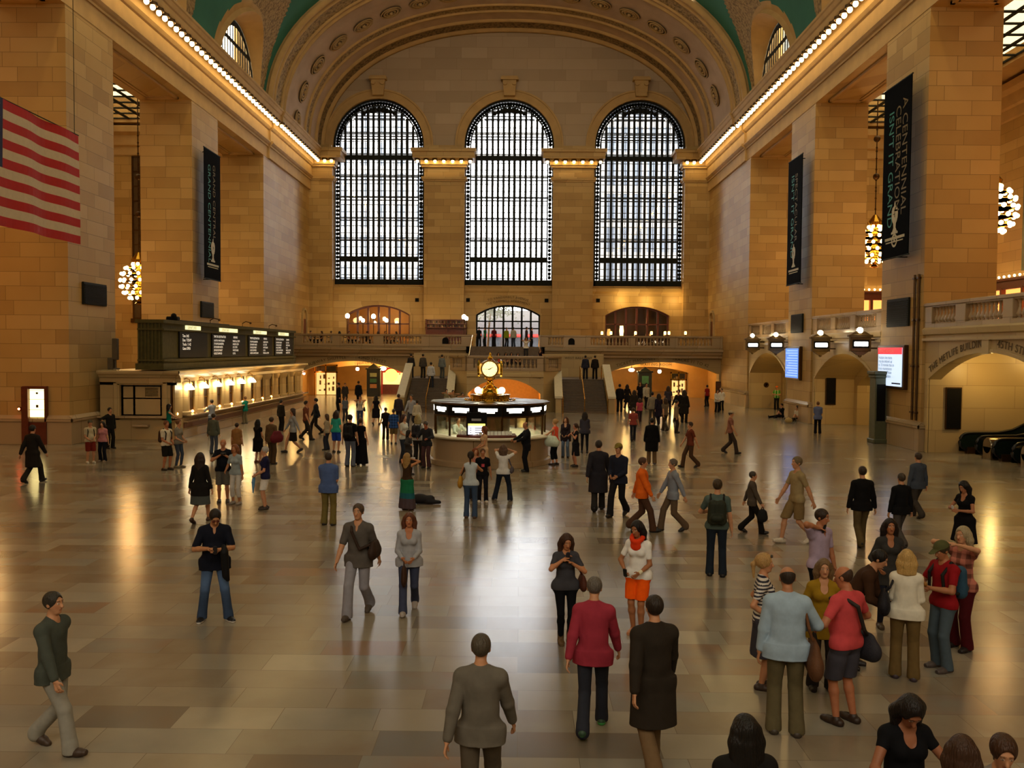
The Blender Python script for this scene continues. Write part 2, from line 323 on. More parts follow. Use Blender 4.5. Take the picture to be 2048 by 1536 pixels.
def side(sg):
    Xw = XL if sg < 0 else XR; nm = 'left' if sg < 0 else 'right'; D = 3.07
    X = lambda o: Xw - sg*o        # o metres into the hall
    mb = MB()
    for a, b in PIERS:
        mb.box(X(0), X(-D), a, b, 0, ZO)
    # beam over the openings
    mb.box(X(0), X(-D), Y0, 84, ZO, ZC)
    # aisle end wall and outer wall
    XO = XC + sg*31.35
    mb.box(X(-D), XO, 67.07, 68, 0, 23); mb.box(X(-D), XO, Y0-1, Y0, 0, 23)
    mb.box(XO, XO+sg*.6, Y0-1, 68, 0, 23)
    w = struct(mb.build('wall_'+nm, M['stone']))
    # plinth
    mb = MB()
    for a, b in PIERS:
        yb = min(b, 75.2)
        mb.box(X(.14), X(-D), a-.14, yb+.14, 0, .95); 
        mb.strip([(.14,.95),(.2,1.0),(.2,1.1),(.08,1.2),(.0,1.26)], lambda u,z,t: (X(u), t, z), [a-.14, yb+.14])
        mb.strip([(.14,.95),(.2,1.0),(.2,1.1),(.08,1.2),(.0,1.26)], lambda u,z,t: (t, a-u, z), [X(.14), X(-D)])
    struct(mb.build('baseboard_'+nm, M['marble']))
    # entablature: swept profile
    prof = [(0,ZO),(.02,ZO),(.02,19.62),(.1,19.62),(.1,19.74),(.2,19.8),(.3,19.92),(.3,20.02),(.14,20.06),(.1,20.12),(.1,20.86),(.2,20.92),(.34,21.08),(.36,21.5),(.5,21.52),(1.02,21.54),(1.05,21.62),(1.05,21.92),(1.12,21.98),(1.2,22.2),(1.26,22.26),(1.26,22.4),(0,22.4)]
    mb = MB(); mb.strip(prof, lambda u,z,t: (X(u), t, z), [Y0, 68.2]); mb.strip([(u+.14 if 0 < u else u, z) for u,z in prof], lambda u,z,t: (X(u), t, z), [68.2, 83])
    mb.add([(X(u+.14 if u else 0),68.2,z) for u,z in prof], [tuple(range(len(prof)))])
    struct(mb.build('trim_'+('1' if sg < 0 else '2'), M['plaster']))
    # coffered soffits
    mb = MB()
    for a, b in BAYS:
        for i0, i1, z in ((.55,.72,.12),(.72,.86,.06)):
            for (p,q,r,s_) in ((i0,i1,a+i0,b-i0),(D-i1,D-i0,a+i0,b-i0)): mb.box(X(-p),X(-q),r,s_,ZO-z,ZO)
            for (r,s_) in ((a+i0,a+i1),(b-i1,b-i0)): mb.box(X(-i0),X(-D+i0),r,s_,ZO-z,ZO)
    struct(mb.build('trim_'+('3' if sg < 0 else '4'), M['plaster']))
    # aisle ceiling with skylight grid
    mb = MB(); zc = 21.0
    xa, xb = X(-D), XO; s0, s1 = X(-D-2.0), XO-sg*2.0
    mb.box(xa, s0, Y0-1, 68, zc, zc+.4); mb.box(s1, xb, Y0-1, 68, zc, zc+.4)
    for y in [Y0-1]+[ (PIERS[i][0]+PIERS[i][1])/2-1.6 for i in range(5)]+[66.4]: mb.box(s0, s1, y, y+(3.2 if y > Y0 and y < 60 else 1.6), zc, zc+.4)
    # cornice round the aisle
    for xw, d in ((xb,-sg),): mb.strip([(0,18.6),(.12,18.7),(.12,19.3),(.3,19.4),(.35,20.1),(.7,20.3),(.75,20.7),(0,20.99)], lambda u,z,t: (xw+d*u, t, z), [Y0, 67.07])
    mb.strip([(0,18.6),(.12,18.7),(.12,19.3),(.3,19.4),(.35,20.1),(.7,20.3),(.75,20.7),(0,20.99)], lambda u,z,t: (t, 67.07-u, z), [xa, xb])
    struct(mb.build('ceiling_aisle_'+nm, M['plaster']))
    for n_, (a, b) in enumerate(BAYS):
        pa, pb = (PIERS[n_][0]+PIERS[n_][1])/2+1.6, ((PIERS[n_+1][0]+PIERS[n_+1][1])/2-1.6 if n_ < 4 else 66.4)
        mb = MB(); k = 7
        for i in range(k+1): y = pa+(pb-pa)*i/k; mb.box(s0, s1, y-.09, y+.09, zc+.22, zc+.3)
        for i in range(6): x = s0+(s1-s0)*i/5; mb.box(x-.09, x+.09, pa, pb, zc+.2, zc+.3)
        root = sthing('window_skylight_%s_%d' % (nm, n_+1), (s0, pa, zc)); mb.build('glazing_bars', M['iron'], root)
        mb = MB(); mb.box(s0, s1, pa, pb, zc+.3, zc+.32); mb.build('pane', M['glass2'], root)
    return w
wl = side(-1); wr = side(1)

# ---- windows of the end wall
WINS = [(-17.42,-8.99),(-5.28,2.99),(6.74,15.08)]
WZ0, WTOP = 10.2, 27.3
def fy(y): return lambda u,z,t: (u, t, z)
mb = MB(); ed = [XL-.3, -7.13, 4.87, XR+.3]
for i, (a, b) in enumerate(WINS):
    wall_arch(mb, ed[i], ed[i+1], 9.0, 36, (a,b,WZ0,WTOP-(b-a)/2,WTOP), fy(0), YW, YW+1.2)
struct(mb.build('wall_end', M['lunette']))
DECKARCH = [(-16.17,-10.26,4.5,7.45,8.33),(-4.12,1.82,4.5,7.5,8.41),(7.85,13.78,4.5,7.5,8.35)]
mb = MB()
for i, h in enumerate(DECKARCH): wall_arch(mb, ed[i], ed[i+1], 4.4, 9.0, h, fy(0), YW-.15, YW+1.2)
for i, h in enumerate(DECKARCH): arch_ring(mb, h, fy(0), YW-.25, YW-.14, .0, .22, n=16)
mb.strip([(0,9.0),(.16,9.0),(.16,9.5),(.3,9.7),(.3,10.0),(.15,10.1),(.15,10.2),(0,10.2)], lambda u,z,t: (t, YW-u, z), [XL, XR])
struct(mb.build('wall_end_lower', M['stone']))
# arch mouldings and keystones over the windows
mb = MB()
for a, b in WINS:
    h = (a,b,22.4,WTOP-(b-a)/2,WTOP)
    arch_ring(mb, h, fy(0), YW-.16, YW+.1, -.02, .25, n=30); arch_ring(mb, h, fy(0), YW-.1, YW+.1, .25, .7, n=30); arch_ring(mb, h, fy(0), YW-.2, YW+.1, .7, .85, n=30)
    c = (a+b)/2
    mb.prism([(-.5,27.5),(.5,27.5),(.62,28.9),(-.62,28.9)], lambda u,z,t: (c+u, t, z), YW-.55, YW); mb.box(c-.8,c+.8,YW-.7,YW,28.9,29.15); mb.box(c-.72,c+.72,YW-.6,YW,29.15,29.25)
    for s_ in (-1,1): mb.lathe([(.0,-.1),(.2,-.1),(.2,.1),(0,.1)], (c+s_*.42,YW-.6,28.6), 12, ax='y')
struct(mb.build('trim_5', M['plaster']))
# pilasters with lamp entablature between the windows
PIL = [(XL,-17.3,1),(-8.9,-5.2,0),(2.9,6.6,0),(14.9,XR,1)]
for n_, (a, b, cor) in enumerate(PIL):
    mb = MB(); yf = 81.5
    mb.box(a, b, yf, YW+.6, 4.5, ZC)
    for z0, z1, d in ((4.5,5.6,.12),(19.6,19.75,.1),(19.75,20.0,.22),(20.86,21.06,.2),(21.06,21.5,.3),(21.54,22.1,.95),(22.1,22.4,1.1)):
        mb.box(a-d*(a > XL), b+d*(b < XR), yf-d, YW+.3, z0, z1)
    mb.box(a+.25, b-.25, yf-.05, yf, 6.2, 19.4)
    for z in (22.4,): mb.box(a+.1,b-.1,yf+.1,YW+.2,22.4,22.9)
    struct(mb.build('trim_%d' % (6+n_), M['stone']))

def big_window(n, a, b):
    c = (a+b)/2; r = (b-a)/2; sp = WTOP-r; Yf = YW+.25
    root = sthing('window_%d' % n, (c, Yf, WZ0)); h = (a,b,WZ0,sp,WTOP)
    mb = MB()      # dark ornamental border
    arch_ring(mb, h, fy(0), Yf-.05, Yf+.5, -.16, 0, n=30); arch_ring(mb, h, fy(0), Yf+.02, Yf+.45, -.62, -.5, n=30)
    mb.box(a,b,Yf-.05,Yf+.5,WZ0,WZ0+.55)
    L = sp-WZ0
    k = int(L/.36)
    for s_ in (-1,1):
        x = c+s_*(r-.33)
        for i in range(k): z = WZ0+.6+i*.36; mb.torus((x,Yf+.2,z+.18), .12, .045, 'y', 10, 4)
        mb.box(x-.03,x+.03,Yf+.15,Yf+.25,WZ0,sp)
    for i in range(46):
        t = PI*(i+.5)/46; mb.torus((c+(r-.33)*math.cos(t),Yf+.2,sp+(r-.33)*math.sin(t)), .12, .05, 'y', 8, 4)
    for i in range(9):   # crest at the top
        t = PI/2+(i-4)*.11; mb.sphere((c+(r-.95)*math.cos(t),Yf+.05,sp+(r-.95)*math.sin(t)), .28-.02*abs(i-4), 8, 5)
    mb.build('border', M['iron'], root)
    mb = MB(); ri = r-.55
    zt = lambda x: sp+math.sqrt(max(0,ri*ri-(x-c)**2))
    hw = lambda z: ri if z < sp else math.sqrt(max(0,ri*ri-(z-sp)**2))
    for i in range(15):
        x = c-ri+2*ri*i/14
        if i in (0,14): continue
        w = .06; mb.box(x-w,x+w,Yf+.1,Yf+.35,WZ0,zt(x)); mb.box(x-.11,x+.11,Yf+.05,Yf+.18,WZ0,zt(x)-.1)
    z = WZ0+.55; lev = []
    while z < WTOP-1: lev.append(z); z += 1.87
    for i, z in enumerate(lev):
        hh = hw(z+.15)-.02
        if hh < .4: continue
        if abs(z-21.5) < .95: mb.box(c-hh,c+hh,Yf,Yf+.4,z-.2,z+.2)
        elif i == 1: mb.box(c-hh,c+hh,Yf,Yf+.4,z-.24,z+.24)
        else: mb.box(c-hh,c+hh,Yf+.1,Yf+.32,z-.2,z-.11); mb.box(c-hh,c+hh,Yf+.1,Yf+.32,z+.08,z+.15)
    mb.build('grille', M['iron'], root)
    mb = MB(); us = [a+.1+(b-a-.2)*i/24 for i in range(25)]
    for i in range(24): mb.add([(us[i],Yf+.4,WZ0),(us[i+1],Yf+.4,WZ0),(us[i+1],Yf+.4,archz(us[i+1],a,b,sp,WTOP)),(us[i],Yf+.4,archz(us[i],a,b,sp,WTOP))], [(0,1,2,3)])
    mb.build('pane', M['glass'], root)
    mb = MB()      # outer sash beyond the walkways
    for i in range(1,22): x = c-r+2*r*i/22; mb.box(x-.025,x+.025,Yf+1.5,Yf+1.56,WZ0,sp+math.sqrt(max(0,r*r-(x-c)**2)))
    z = WZ0+.4; i = 0
    while z < WTOP-.4:
        hh = r if z < sp else math.sqrt(max(0,r*r-(z-sp)**2))
        mb.box(c-hh,c+hh,Yf+1.5,Yf+1.56,z-.03,z+.03)
        if i % 3 == 0: mb.box(c-hh,c+hh,Yf+.5,Yf+1.4,z-.05,z)
        z += .66; i += 1
    mb.build('outer_sash', M['iron'], root)
for i, (a, b) in enumerate(WINS): big_window(i+1, a, b)

# ---- splayed arch between ceiling and end wall
SE = 2.2
def sell(a, b, t):   # superellipse, t 0..pi
    c, s_ = math.cos(t), math.sin(t)
    return (a*math.copysign(abs(c)**(2/SE), c), b*abs(s_)**(2/SE))
def arcY(f): return (82.42-13.92*f, 17.25+1.1*f, 11.15+.95*f)
NT = 72; ts = [PI*i/NT for i in range(NT+1)]
def band(f0, f1, off0=0., off1=0., n=2):
    mb = MB()
    def fn(u, v):
        f = f0+(f1-f0)*v; Y, a, b = arcY(f); o = off0+(off1-off0)*v; x, z = sell(a-o, b-o, PI*u); return (XC+x, Y, ZC+z)
    mb.grid(NT, n, fn); return mb
def ridge(f, w, d):  # projecting moulding ring
    mb = MB(); sec = [(f-w,-.02),(f-w*.6,d),(f+w*.6,d),(f+w,-.02)]
    def fn(u, v, t):
        Y, a, b = arcY(u); x, z = sell(a-v, b-v, t); return (XC+x, Y, ZC+z)
    mb.strip(sec, fn, ts); return mb
root = sthing('trim_10', (XC,75,ZC))
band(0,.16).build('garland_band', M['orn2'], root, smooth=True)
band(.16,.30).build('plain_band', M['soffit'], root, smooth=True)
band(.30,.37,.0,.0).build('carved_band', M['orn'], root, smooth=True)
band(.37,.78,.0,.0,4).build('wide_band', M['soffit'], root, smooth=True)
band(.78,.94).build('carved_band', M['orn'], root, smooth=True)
band(.94,1.0).build('edge_band', M['plaster'], root, smooth=True)
for f, w, d in ((.02,.02,.25),(.16,.012,.2),(.29,.008,.15),(.375,.008,.14),(.76,.01,.18),(.80,.008,.14),(.93,.01,.2),(.99,.015,.3)): ridge(f,w,d).build('moulding', M['plaster'], root, smooth=True)
def outer_ring(u, v):
    t = PI*u; x, z = sell(18.3+.9*v, 12.05+.9*v, t); return (XC+x, 68.55, ZC+z)
mb = MB(); mb.grid(NT, 1, outer_ring); mb.build('edge_face', M['plaster'], root)
mb = MB(); mb.box(XL-2.5,XL-2.2,68,84,ZC,37); mb.box(XR+2.2,XR+2.5,68,84,ZC,37); mb.box(XL-2.5,XR+2.5,68,84,36.4,36.9); mb.box(XL-2.5,XL+.05,68,84,ZC-.1,ZC); mb.box(XR-.05,XR+2.5,68,84,ZC-.1,ZC)
struct(mb.build('wall_end_attic', M['plaster']))  # unseen closing boxes, added to stop skylight leaking round the arch
# rosettes along the soffit
Ya, aa, ba = arcY(.52)
pts = [Vector((XC+sell(aa,ba,t)[0], Ya, ZC+sell(aa,ba,t)[1])) for t in [PI*i/2000 for i in range(2001)]]
acc = 0; nxt = 3.3; ros = []
for i in range(1, len(pts)):
    acc += (pts[i]-pts[i-1]).length
    if acc >= nxt: ros.append((pts[i], (pts[i]-pts[i-1]).normalized())); nxt += 2.55
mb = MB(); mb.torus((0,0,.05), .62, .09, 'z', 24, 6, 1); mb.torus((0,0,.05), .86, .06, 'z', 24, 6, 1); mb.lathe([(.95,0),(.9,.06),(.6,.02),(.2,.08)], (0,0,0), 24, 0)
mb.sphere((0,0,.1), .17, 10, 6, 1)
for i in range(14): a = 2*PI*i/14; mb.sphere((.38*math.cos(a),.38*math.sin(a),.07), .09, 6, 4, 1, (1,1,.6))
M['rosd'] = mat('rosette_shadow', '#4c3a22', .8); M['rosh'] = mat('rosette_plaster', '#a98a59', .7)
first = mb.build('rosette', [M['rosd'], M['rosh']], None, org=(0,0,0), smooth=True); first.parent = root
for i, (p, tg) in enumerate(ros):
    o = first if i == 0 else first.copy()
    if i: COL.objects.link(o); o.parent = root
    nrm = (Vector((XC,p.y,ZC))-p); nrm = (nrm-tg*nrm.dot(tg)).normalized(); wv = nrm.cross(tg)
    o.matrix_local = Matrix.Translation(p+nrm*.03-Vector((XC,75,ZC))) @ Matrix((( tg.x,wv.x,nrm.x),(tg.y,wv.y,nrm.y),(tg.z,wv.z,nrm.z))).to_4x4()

# ---- green vault with lunette windows
VA, VB = 18.6, 12.35
def vX(sg, z):
    q = max(0., 1-(max(0,z-ZC)/VB)**SE); return XC+sg*VA*q**(1/SE)
mb = MB()
LUN = [(a+b)/2 for a, b in BAYS]
HR, HH = 4.7, 5.1
edges = [Y0]+[(PIERS[i][0]+PIERS[i][1])/2 for i in range(1,5)]+[68.6]
for sg in (-1,1):
    for k, yc in enumerate(LUN):
        ya, yb = edges[k], edges[k+1]; zt = 31.2; N = 72; K = 26
        rows = []
        for i in range(N+1):
            t = PI*i/N; dy, dz = math.cos(t), math.sin(t)
            s1 = min([(yb-yc)/dy if dy > 1e-6 else 9e9, (ya-yc)/dy if dy < -1e-6 else 9e9, (zt-ZC)/dz if dz > 1e-6 else 9e9])
            hy, hz = HR*math.cos(t), HH*math.sin(t)
            oy, oz = dy*s1, dz*s1
            row = []
            for j in range(K+1):
                f = j/K; y = hy+(oy-hy)*f; z = ZC+hz+(oz-hz)*f; row.append((vX(sg,z), yc+y, z))
            rows.append((t,row))
        for i in range(N):
            for j in range(K):
                q = [rows[i][1][j], rows[i+1][1][j], rows[i+1][1][j+1], rows[i][1][j+1]]
                cy = sum(p[1] for p in q)/4-yc; cz = sum(p[2] for p in q)/4-ZC
                rr = math.hypot(cy/HR, cz/HH); t = math.atan2(cz, cy)
                mi = 1 if rr < 1.06 else 2 if (cy > -1.2 and rr < 1.12+.5*math.sin(t)**.8) else 0
                if rr < 1.10 and mi == 0: mi = 1
                mb.add(q, [(0,1,2,3)], mi)
            # fill corners of the rectangle between ray ends
        # reveal from the hole edge back to the window plane
        Xp = (XL-.35) if sg < 0 else (XR+.35)
        for i in range(N):
            a, b = rows[i][1][0], rows[i+1][1][0]
            sc = lambda p: (Xp, yc+(p[1]-yc)*.86, ZC+(p[2]-ZC)*.86)
            mid = lambda p: (p[0]-(-sg)*-.0+(-sg)*.25, yc+(p[1]-yc)*.95, ZC+(p[2]-ZC)*.95)
            mb.add([a,b,mid(b),mid(a)], [(0,1,2,3)], 1); mb.add([mid(a),mid(b),sc(b),sc(a)], [(0,1,2,3)], 1)
        for (cy, s_) in ((ya,-1),(yb,1)):
            pass
# crown of the vault above the lunettes
z31 = 31.2; tt = math.asin(((z31-ZC)/VB)**(SE/2))
def crown(u, v):
    t = tt+(PI-2*tt)*u; x, z = sell(VA, VB, t); return (XC+x, Y0+(68.6-Y0)*v, ZC+z)
mb.grid(40, 24, crown, 0)
struct(mb.build('ceiling', [M['green'], M['plaster'], M['orn']], smooth=True))
# lunette windows
for sg in (-1,1):
    for k, yc in enumerate(LUN):
        Xp = (XL-.38) if sg < 0 else (XR+.38); hr, hh = HR*.86, HH*.86
        root = sthing('window_%d' % (4+k+(5 if sg > 0 else 0)), (Xp,yc,ZC))
        mb = MB()
        for i in range(1,15):
            y = yc-hr+2*hr*i/15; zt = ZC+hh*math.sqrt(max(0,1-((y-yc)/hr)**2)); mb.box(Xp-.012,Xp+.012,y-.07,y+.07,ZC,zt)
        for z in (ZC+2.75,): w = hr*math.sqrt(max(0,1-((z-ZC)/hh)**2)); mb.box(Xp-.03,Xp+.03,yc-w,yc+w,z-.12,z+.12)
        pr = [(math.cos(PI*i/24),math.sin(PI*i/24)) for i in range(25)]
        for i in range(24):
            (c0,s0),(c1,s1) = pr[i],pr[i+1]; q = []
            for f in (1.02,.9):
                for (c_,s_) in ((c0,s0),(c1,s1)): q.append((Xp-.0,yc+hr*f*c_,ZC+hh*f*s_))
            mb.add([q[0],q[1],q[3],q[2]], [(0,1,2,3)])
        mb.build('glazing_bars', M['iron'], root)
        mb = MB()
        for i in range(24):
            (c0,s0),(c1,s1) = pr[i],pr[i+1]; xx = Xp+sg*.15
            mb.add([(xx,yc+hr*c0,ZC),(xx,yc+hr*c1,ZC),(xx,yc+hr*c1,ZC+hh*s1),(xx,yc+hr*c0,ZC+hh*s0)], [(0,1,2,3)])
        mb.build('pane', M['glass2'], root)
# unseen near (east) end wall, windows left out to keep daylight off the piers
mb = MB(); mb.box(XL-2.5,XR+2.5,Y0-1.2,Y0,0,36); struct(mb.build('wall_near', M['stone']))
# outside: buildings across the avenue (seen through the glass)
M['facade'] = mat('facade_stone', '#a29e96', .8, var=.1); M['fglass'] = mat('facade_glass', '#666f7a', .35, var=.2); M['fglass2'] = mat('facade_pale', '#d5d2cc', .8)
def building(x0, x1, y, z1, label, step, m):
    b = thing('office_building', label, 'building', ((x0+x1)/2,y,0)); mb = MB(); mb.box(x0,x1,y,y+12,-1,z1); mb.build('facade', m, b)
    mb = MB(); x = x0+.6
    while x < x1-1.4: 
        mb.box(x,x+.9,y-.06,y+.1,6,z1-1.5); x += step
    mb.build('window_strips', M['fglass'], b)
    mb = MB(); z = 7
    while z < z1: mb.box(x0,x1,y-.12,y+.1,z,z+.9); z += 3.7
    mb.build('spandrels', m, b)
building(-34,-7.2,108,60,'pale office block seen through the left arched window','' or 2.3,M['fglass2'])
building(9.0,40,100,60,'grey office block with window strips seen through the right arched window',1.5,M['facade'])
# ---------------------------------------------------------------- balustrades
BAL = None
def baluster_mesh(h):
    p = [(.085,0),(.085,.05),(.05,.07),(.09,.16),(.10,.24),(.06,.42),(.038,.56),(.05,.66),(.038,.72),(.06,.8),(.06,.86),(.085,.88),(.085,.93)]
    mb = MB(); mb.lathe([(r*1.15, z/.93*h) for r, z in p], (0,0,0), 10); return mb
def balustrade(label, p0, p1, zb, zt, groups, ped=.5, group=None, m='marble', depth=.34, name='balustrade'):
    """rail from p0 to p1 (plan points); groups = [(start,end,count)] along the length"""
    p0, p1 = Vector((*p0,0)), Vector((*p1,0)); L = (p1-p0).length; d = (p1-p0)/L; n = Vector((-d.y,d.x,0))
    root = thing(name, label, 'balustrade', (p0.x,p0.y,zb), group, math.atan2(d.y,d.x)); H = zt-zb; bz0, bz1 = .2, H-.2
    def part(nm, boxes):
        mb = MB(); [mb.bbox(*b, r=.02) for b in boxes]; o = mb.build(nm, M[m], None, org=(0,0,0)); o.parent = root
    part('rail', [(0,L,-depth/2-.04,depth/2+.04,H-.14,H),(0,L,-depth/2+.03,depth/2-.03,H-.2,H-.12)])
    part('plinth', [(0,L,-depth/2,depth/2,0,.2)])
    edges = [0]
    for a, b, c in groups: edges += [a, b]
    edges.append(L)
    for i in range(0, len(edges), 2):
        if edges[i+1]-edges[i] > .02: part('pedestal', [(edges[i],edges[i+1],-depth/2,depth/2,.15,H-.15)])
    first = None
    for a, b, c in groups:
        for i in range(c):
            x = a+(b-a)*(i+.5)/c
            if first is None: first = baluster_mesh(bz1-bz0+.02).build('baluster', M[m], None, org=(0,0,0), smooth=True); o = first
            else: o = first.copy(); COL.objects.link(o)
            o.parent = root; o.location = (x,0,bz0-.01)
    return root
# ---------------------------------------------------------------- end balcony
YB, ZD = 75.4, 4.5
M['letter'] = mat('cut_lettering', '#5d4829', .8)
mb = MB()
mb.box(XL,-4.3,YB,YW,3.9,ZD); mb.box(1.95,XR,YB,YW,3.9,ZD); mb.box(-4.3,1.95,70.6,YW,3.9,ZD)
struct(mb.build('floor_balcony', M['marble']))
mb = MB()
for a, b in ((XL,-4.06),(1.68,XR)):
    mb.strip([(0,3.6),(.1,3.66),(.1,3.8),(.3,3.95),(.34,4.1),(.5,4.2),(.5,4.34),(.2,4.4),(.16,4.52),(-.4,4.52)], lambda u,z,t: (t, YB-u+.15, z), [a, b]); 
    mb.add([(a if a > -10 else b, YB+.15-u, z) for u,z in [(0,3.6),(.1,3.66),(.1,3.8),(.3,3.95),(.34,4.1),(.5,4.2),(.5,4.34),(.2,4.4),(.16,4.52),(-.4,4.52)]], [tuple(range(10))])
mb.box(-4.3,-4.06,70.6,YB+.5,3.6,4.5); mb.box(1.68,1.95,70.6,YB+.5,3.6,4.5)
struct(mb.build('trim_11', M['marble']))
balustrade('stone balustrade of the end balcony in front of the restaurant tables on the left', (XL,YB+.1), (-4.06,YB+.1), ZD, 5.52, [(.9,3.4,8),(4.2,6.9,9),(7.8,11.0,11),(13.1,14.4,5)])
balustrade('stone balustrade of the end balcony to the right of the entrance doors', (1.68,YB+.1), (XR,YB+.1), ZD, 5.52, [(.7,2.0,5),(4.3,7.5,11),(8.1,11.0,10),(11.7,14.6,10)])
for x, s_ in ((-6.35,'left'),(4.35,'right')):     # small dark arched grille in the pedestals
    mb = MB(); h = (x-.24,x+.24,4.75,5.05,5.25); us = [x-.24+.48*i/10 for i in range(11)]
    for i in range(10): mb.add([(us[i],YB-.1,4.72),(us[i+1],YB-.1,4.72),(us[i+1],YB-.1,archz(us[i+1],*h[:2],5.05,5.25)),(us[i],YB-.1,archz(us[i],*h[:2],5.05,5.25))],[(0,1,2,3)])
    arch_ring(mb, (x-.24,x+.24,4.72,5.05,5.25), fy(0), YB-.13, YB-.08, -.03, .03, n=10)
    o = mb.build('ventilation_grille', M['black']); tag(o, 'small dark arched grille set in the %s balcony pedestal' % s_, 'grille')
# wall under the balcony with the two segmental arches
LA, RA = (-18.9,-10.05,0,2.2,3.2), (7.45,17.0,0,2.3,3.28)
mb = MB(); Y7 = 75.9
wall_arch(mb, XL, -8.2, 0, 3.95, LA, fy(0), Y7, Y7+.9); wall_arch(mb, 6.4, XR, 0, 3.95, RA, fy(0), Y7, Y7+.9)
mb.box(-8.2,6.4,Y7-5.9,Y7-5.2,0,3.95); mb.box(-8.4,-8.2,Y7-5.9,Y7+.9,0,3.95); mb.box(6.4,6.6,Y7-5.9,Y7+.9,0,3.95)
wb = struct(mb.build('wall_under_balcony', M['stone2']))
def inscribe_arc(parent, body, h, y, ang, off, size, ax='y'):
    w = (h[1]-h[0])/2; r_ = h[4]-h[3]; R = (w*w+r_*r_)/(2*r_); c, zc = (h[0]+h[1])/2, h[4]-R; R2 = R+off
    me = textmesh(body, size, .006, 1.12); mb = MB()
    for_ = lambda a, rr, d: (c+rr*math.sin(a), y-.03-d, zc+rr*math.cos(a)) if ax == 'y' else (y-.03-d, c-rr*math.sin(a), zc+rr*math.cos(a))
    mb.mesh(me, lambda p: for_(ang+p.x/R2, R2+p.y, p.z))
    o = mb.build('lettering', M['letter'], None, org=(0,0,0), fixn=False); o.parent = parent; o.matrix_parent_inverse = parent.matrix_world.inverted(); return o
mb = MB()
for h in (LA, RA): arch_ring(mb, h, fy(0), Y7-.08, Y7+.02, .0, .14, n=24)
mb.box(-14.7,-14.2,Y7-.12,Y7,3.2,3.7); mb.box(11.9,12.4,Y7-.12,Y7,3.28,3.7)
struct(mb.build('trim_12', M['stone2']))
def inscribe(parent, body, cx, y, z, size, R=None, ax='y', flip=1, m='letter', off=.03):
    me = textmesh(body, size, .006, 1.15); mb = MB()
    put = (lambda u,w,t: (cx+u, y-off, z+w)) if ax == 'y' else (lambda u,w,t: (y-off*flip if flip > 0 else y+off, cx-u*flip, z+w))
    mb.mesh(me, arcfn(R, put) if R else (lambda p: put(p.x,p.y,p.z)))
    o = mb.build('lettering', M[m], None, org=(0,0,0), fixn=False); o.parent = parent; o.matrix_parent_inverse = parent.matrix_world.inverted()
    return o
inscribe_arc(wb, 'SUBWAY SHUTTLE', LA, Y7, -.2, .2, .36); inscribe_arc(wb, '42ND STREET', LA, Y7, .17, .2, .36)
inscribe_arc(wb, 'TICKET MACHINES', RA, Y7, -.19, .2, .36); inscribe_arc(wb, 'TRACKS 11 TO 42', RA, Y7, .19, .2, .36)
inscribe(wb, 'WEST BALCONY', -5.4, Y7-5.9, 3.55, .26); inscribe(wb, 'WEST BALCONY', 4.6, Y7-5.9, 3.55, .26)
we = bpy.data.objects['wall_end_lower']
inscribe_arc(we, 'TO VANDERBILT AVENUE', DECKARCH[1], YW-.15, 0, .62, .3); inscribe_arc(we, 'THE CAMPBELL APARTMENT', DECKARCH[1], YW-.15, 0, .28, .29)
# passages behind the arches
M['warmwall'] = mat('passage_stone', '#c79a55', .5, var=.1, scale=1); M['shopred'] = mat('shop_red', '#b3231a', .5)
def passage(nm, x0, x1, ceil=3.5, y1=93):
    mb = MB(); y0 = Y7+.9
    mb.box(x0-.3,x0,y0,y1,0,ceil); mb.box(x1,x1+.3,y0,y1,0,ceil); mb.box(x0-.3,x1+.3,y1,y1+.3,0,ceil); mb.box(x0-.3,x1+.3,y0,y1,ceil,ceil+.3)
    struct(mb.build(nm, M['warmwall']))
passage('wall_passage_left', -19.4, -9.6); passage('wall_passage_right', 7.0, 17.15)
wi = bpy.data.objects['wall_passage_left']
mb = MB(); h = (-18.0,-10.6,0,2.25,2.75); wall_arch(mb, -19.4,-9.6,0,3.5,h,fy(0),81,81.5); o = struct(mb.build('wall_passage_left_inner', M['warmwall']))
inscribe(o, 'SUBWAY 42ND STREET', -13.4, 81, 2.85, .3, 30)
mb = MB(); h = (8.0,15.4,0,2.25,2.8); wall_arch(mb, 7.0,17.15,0,3.5,h,fy(0),81,81.5); o = struct(mb.build('wall_passage_right_inner', M['warmwall']))
inscribe(o, 'WAITING ROOM', 12.4, 81, 2.9, .34, 30)
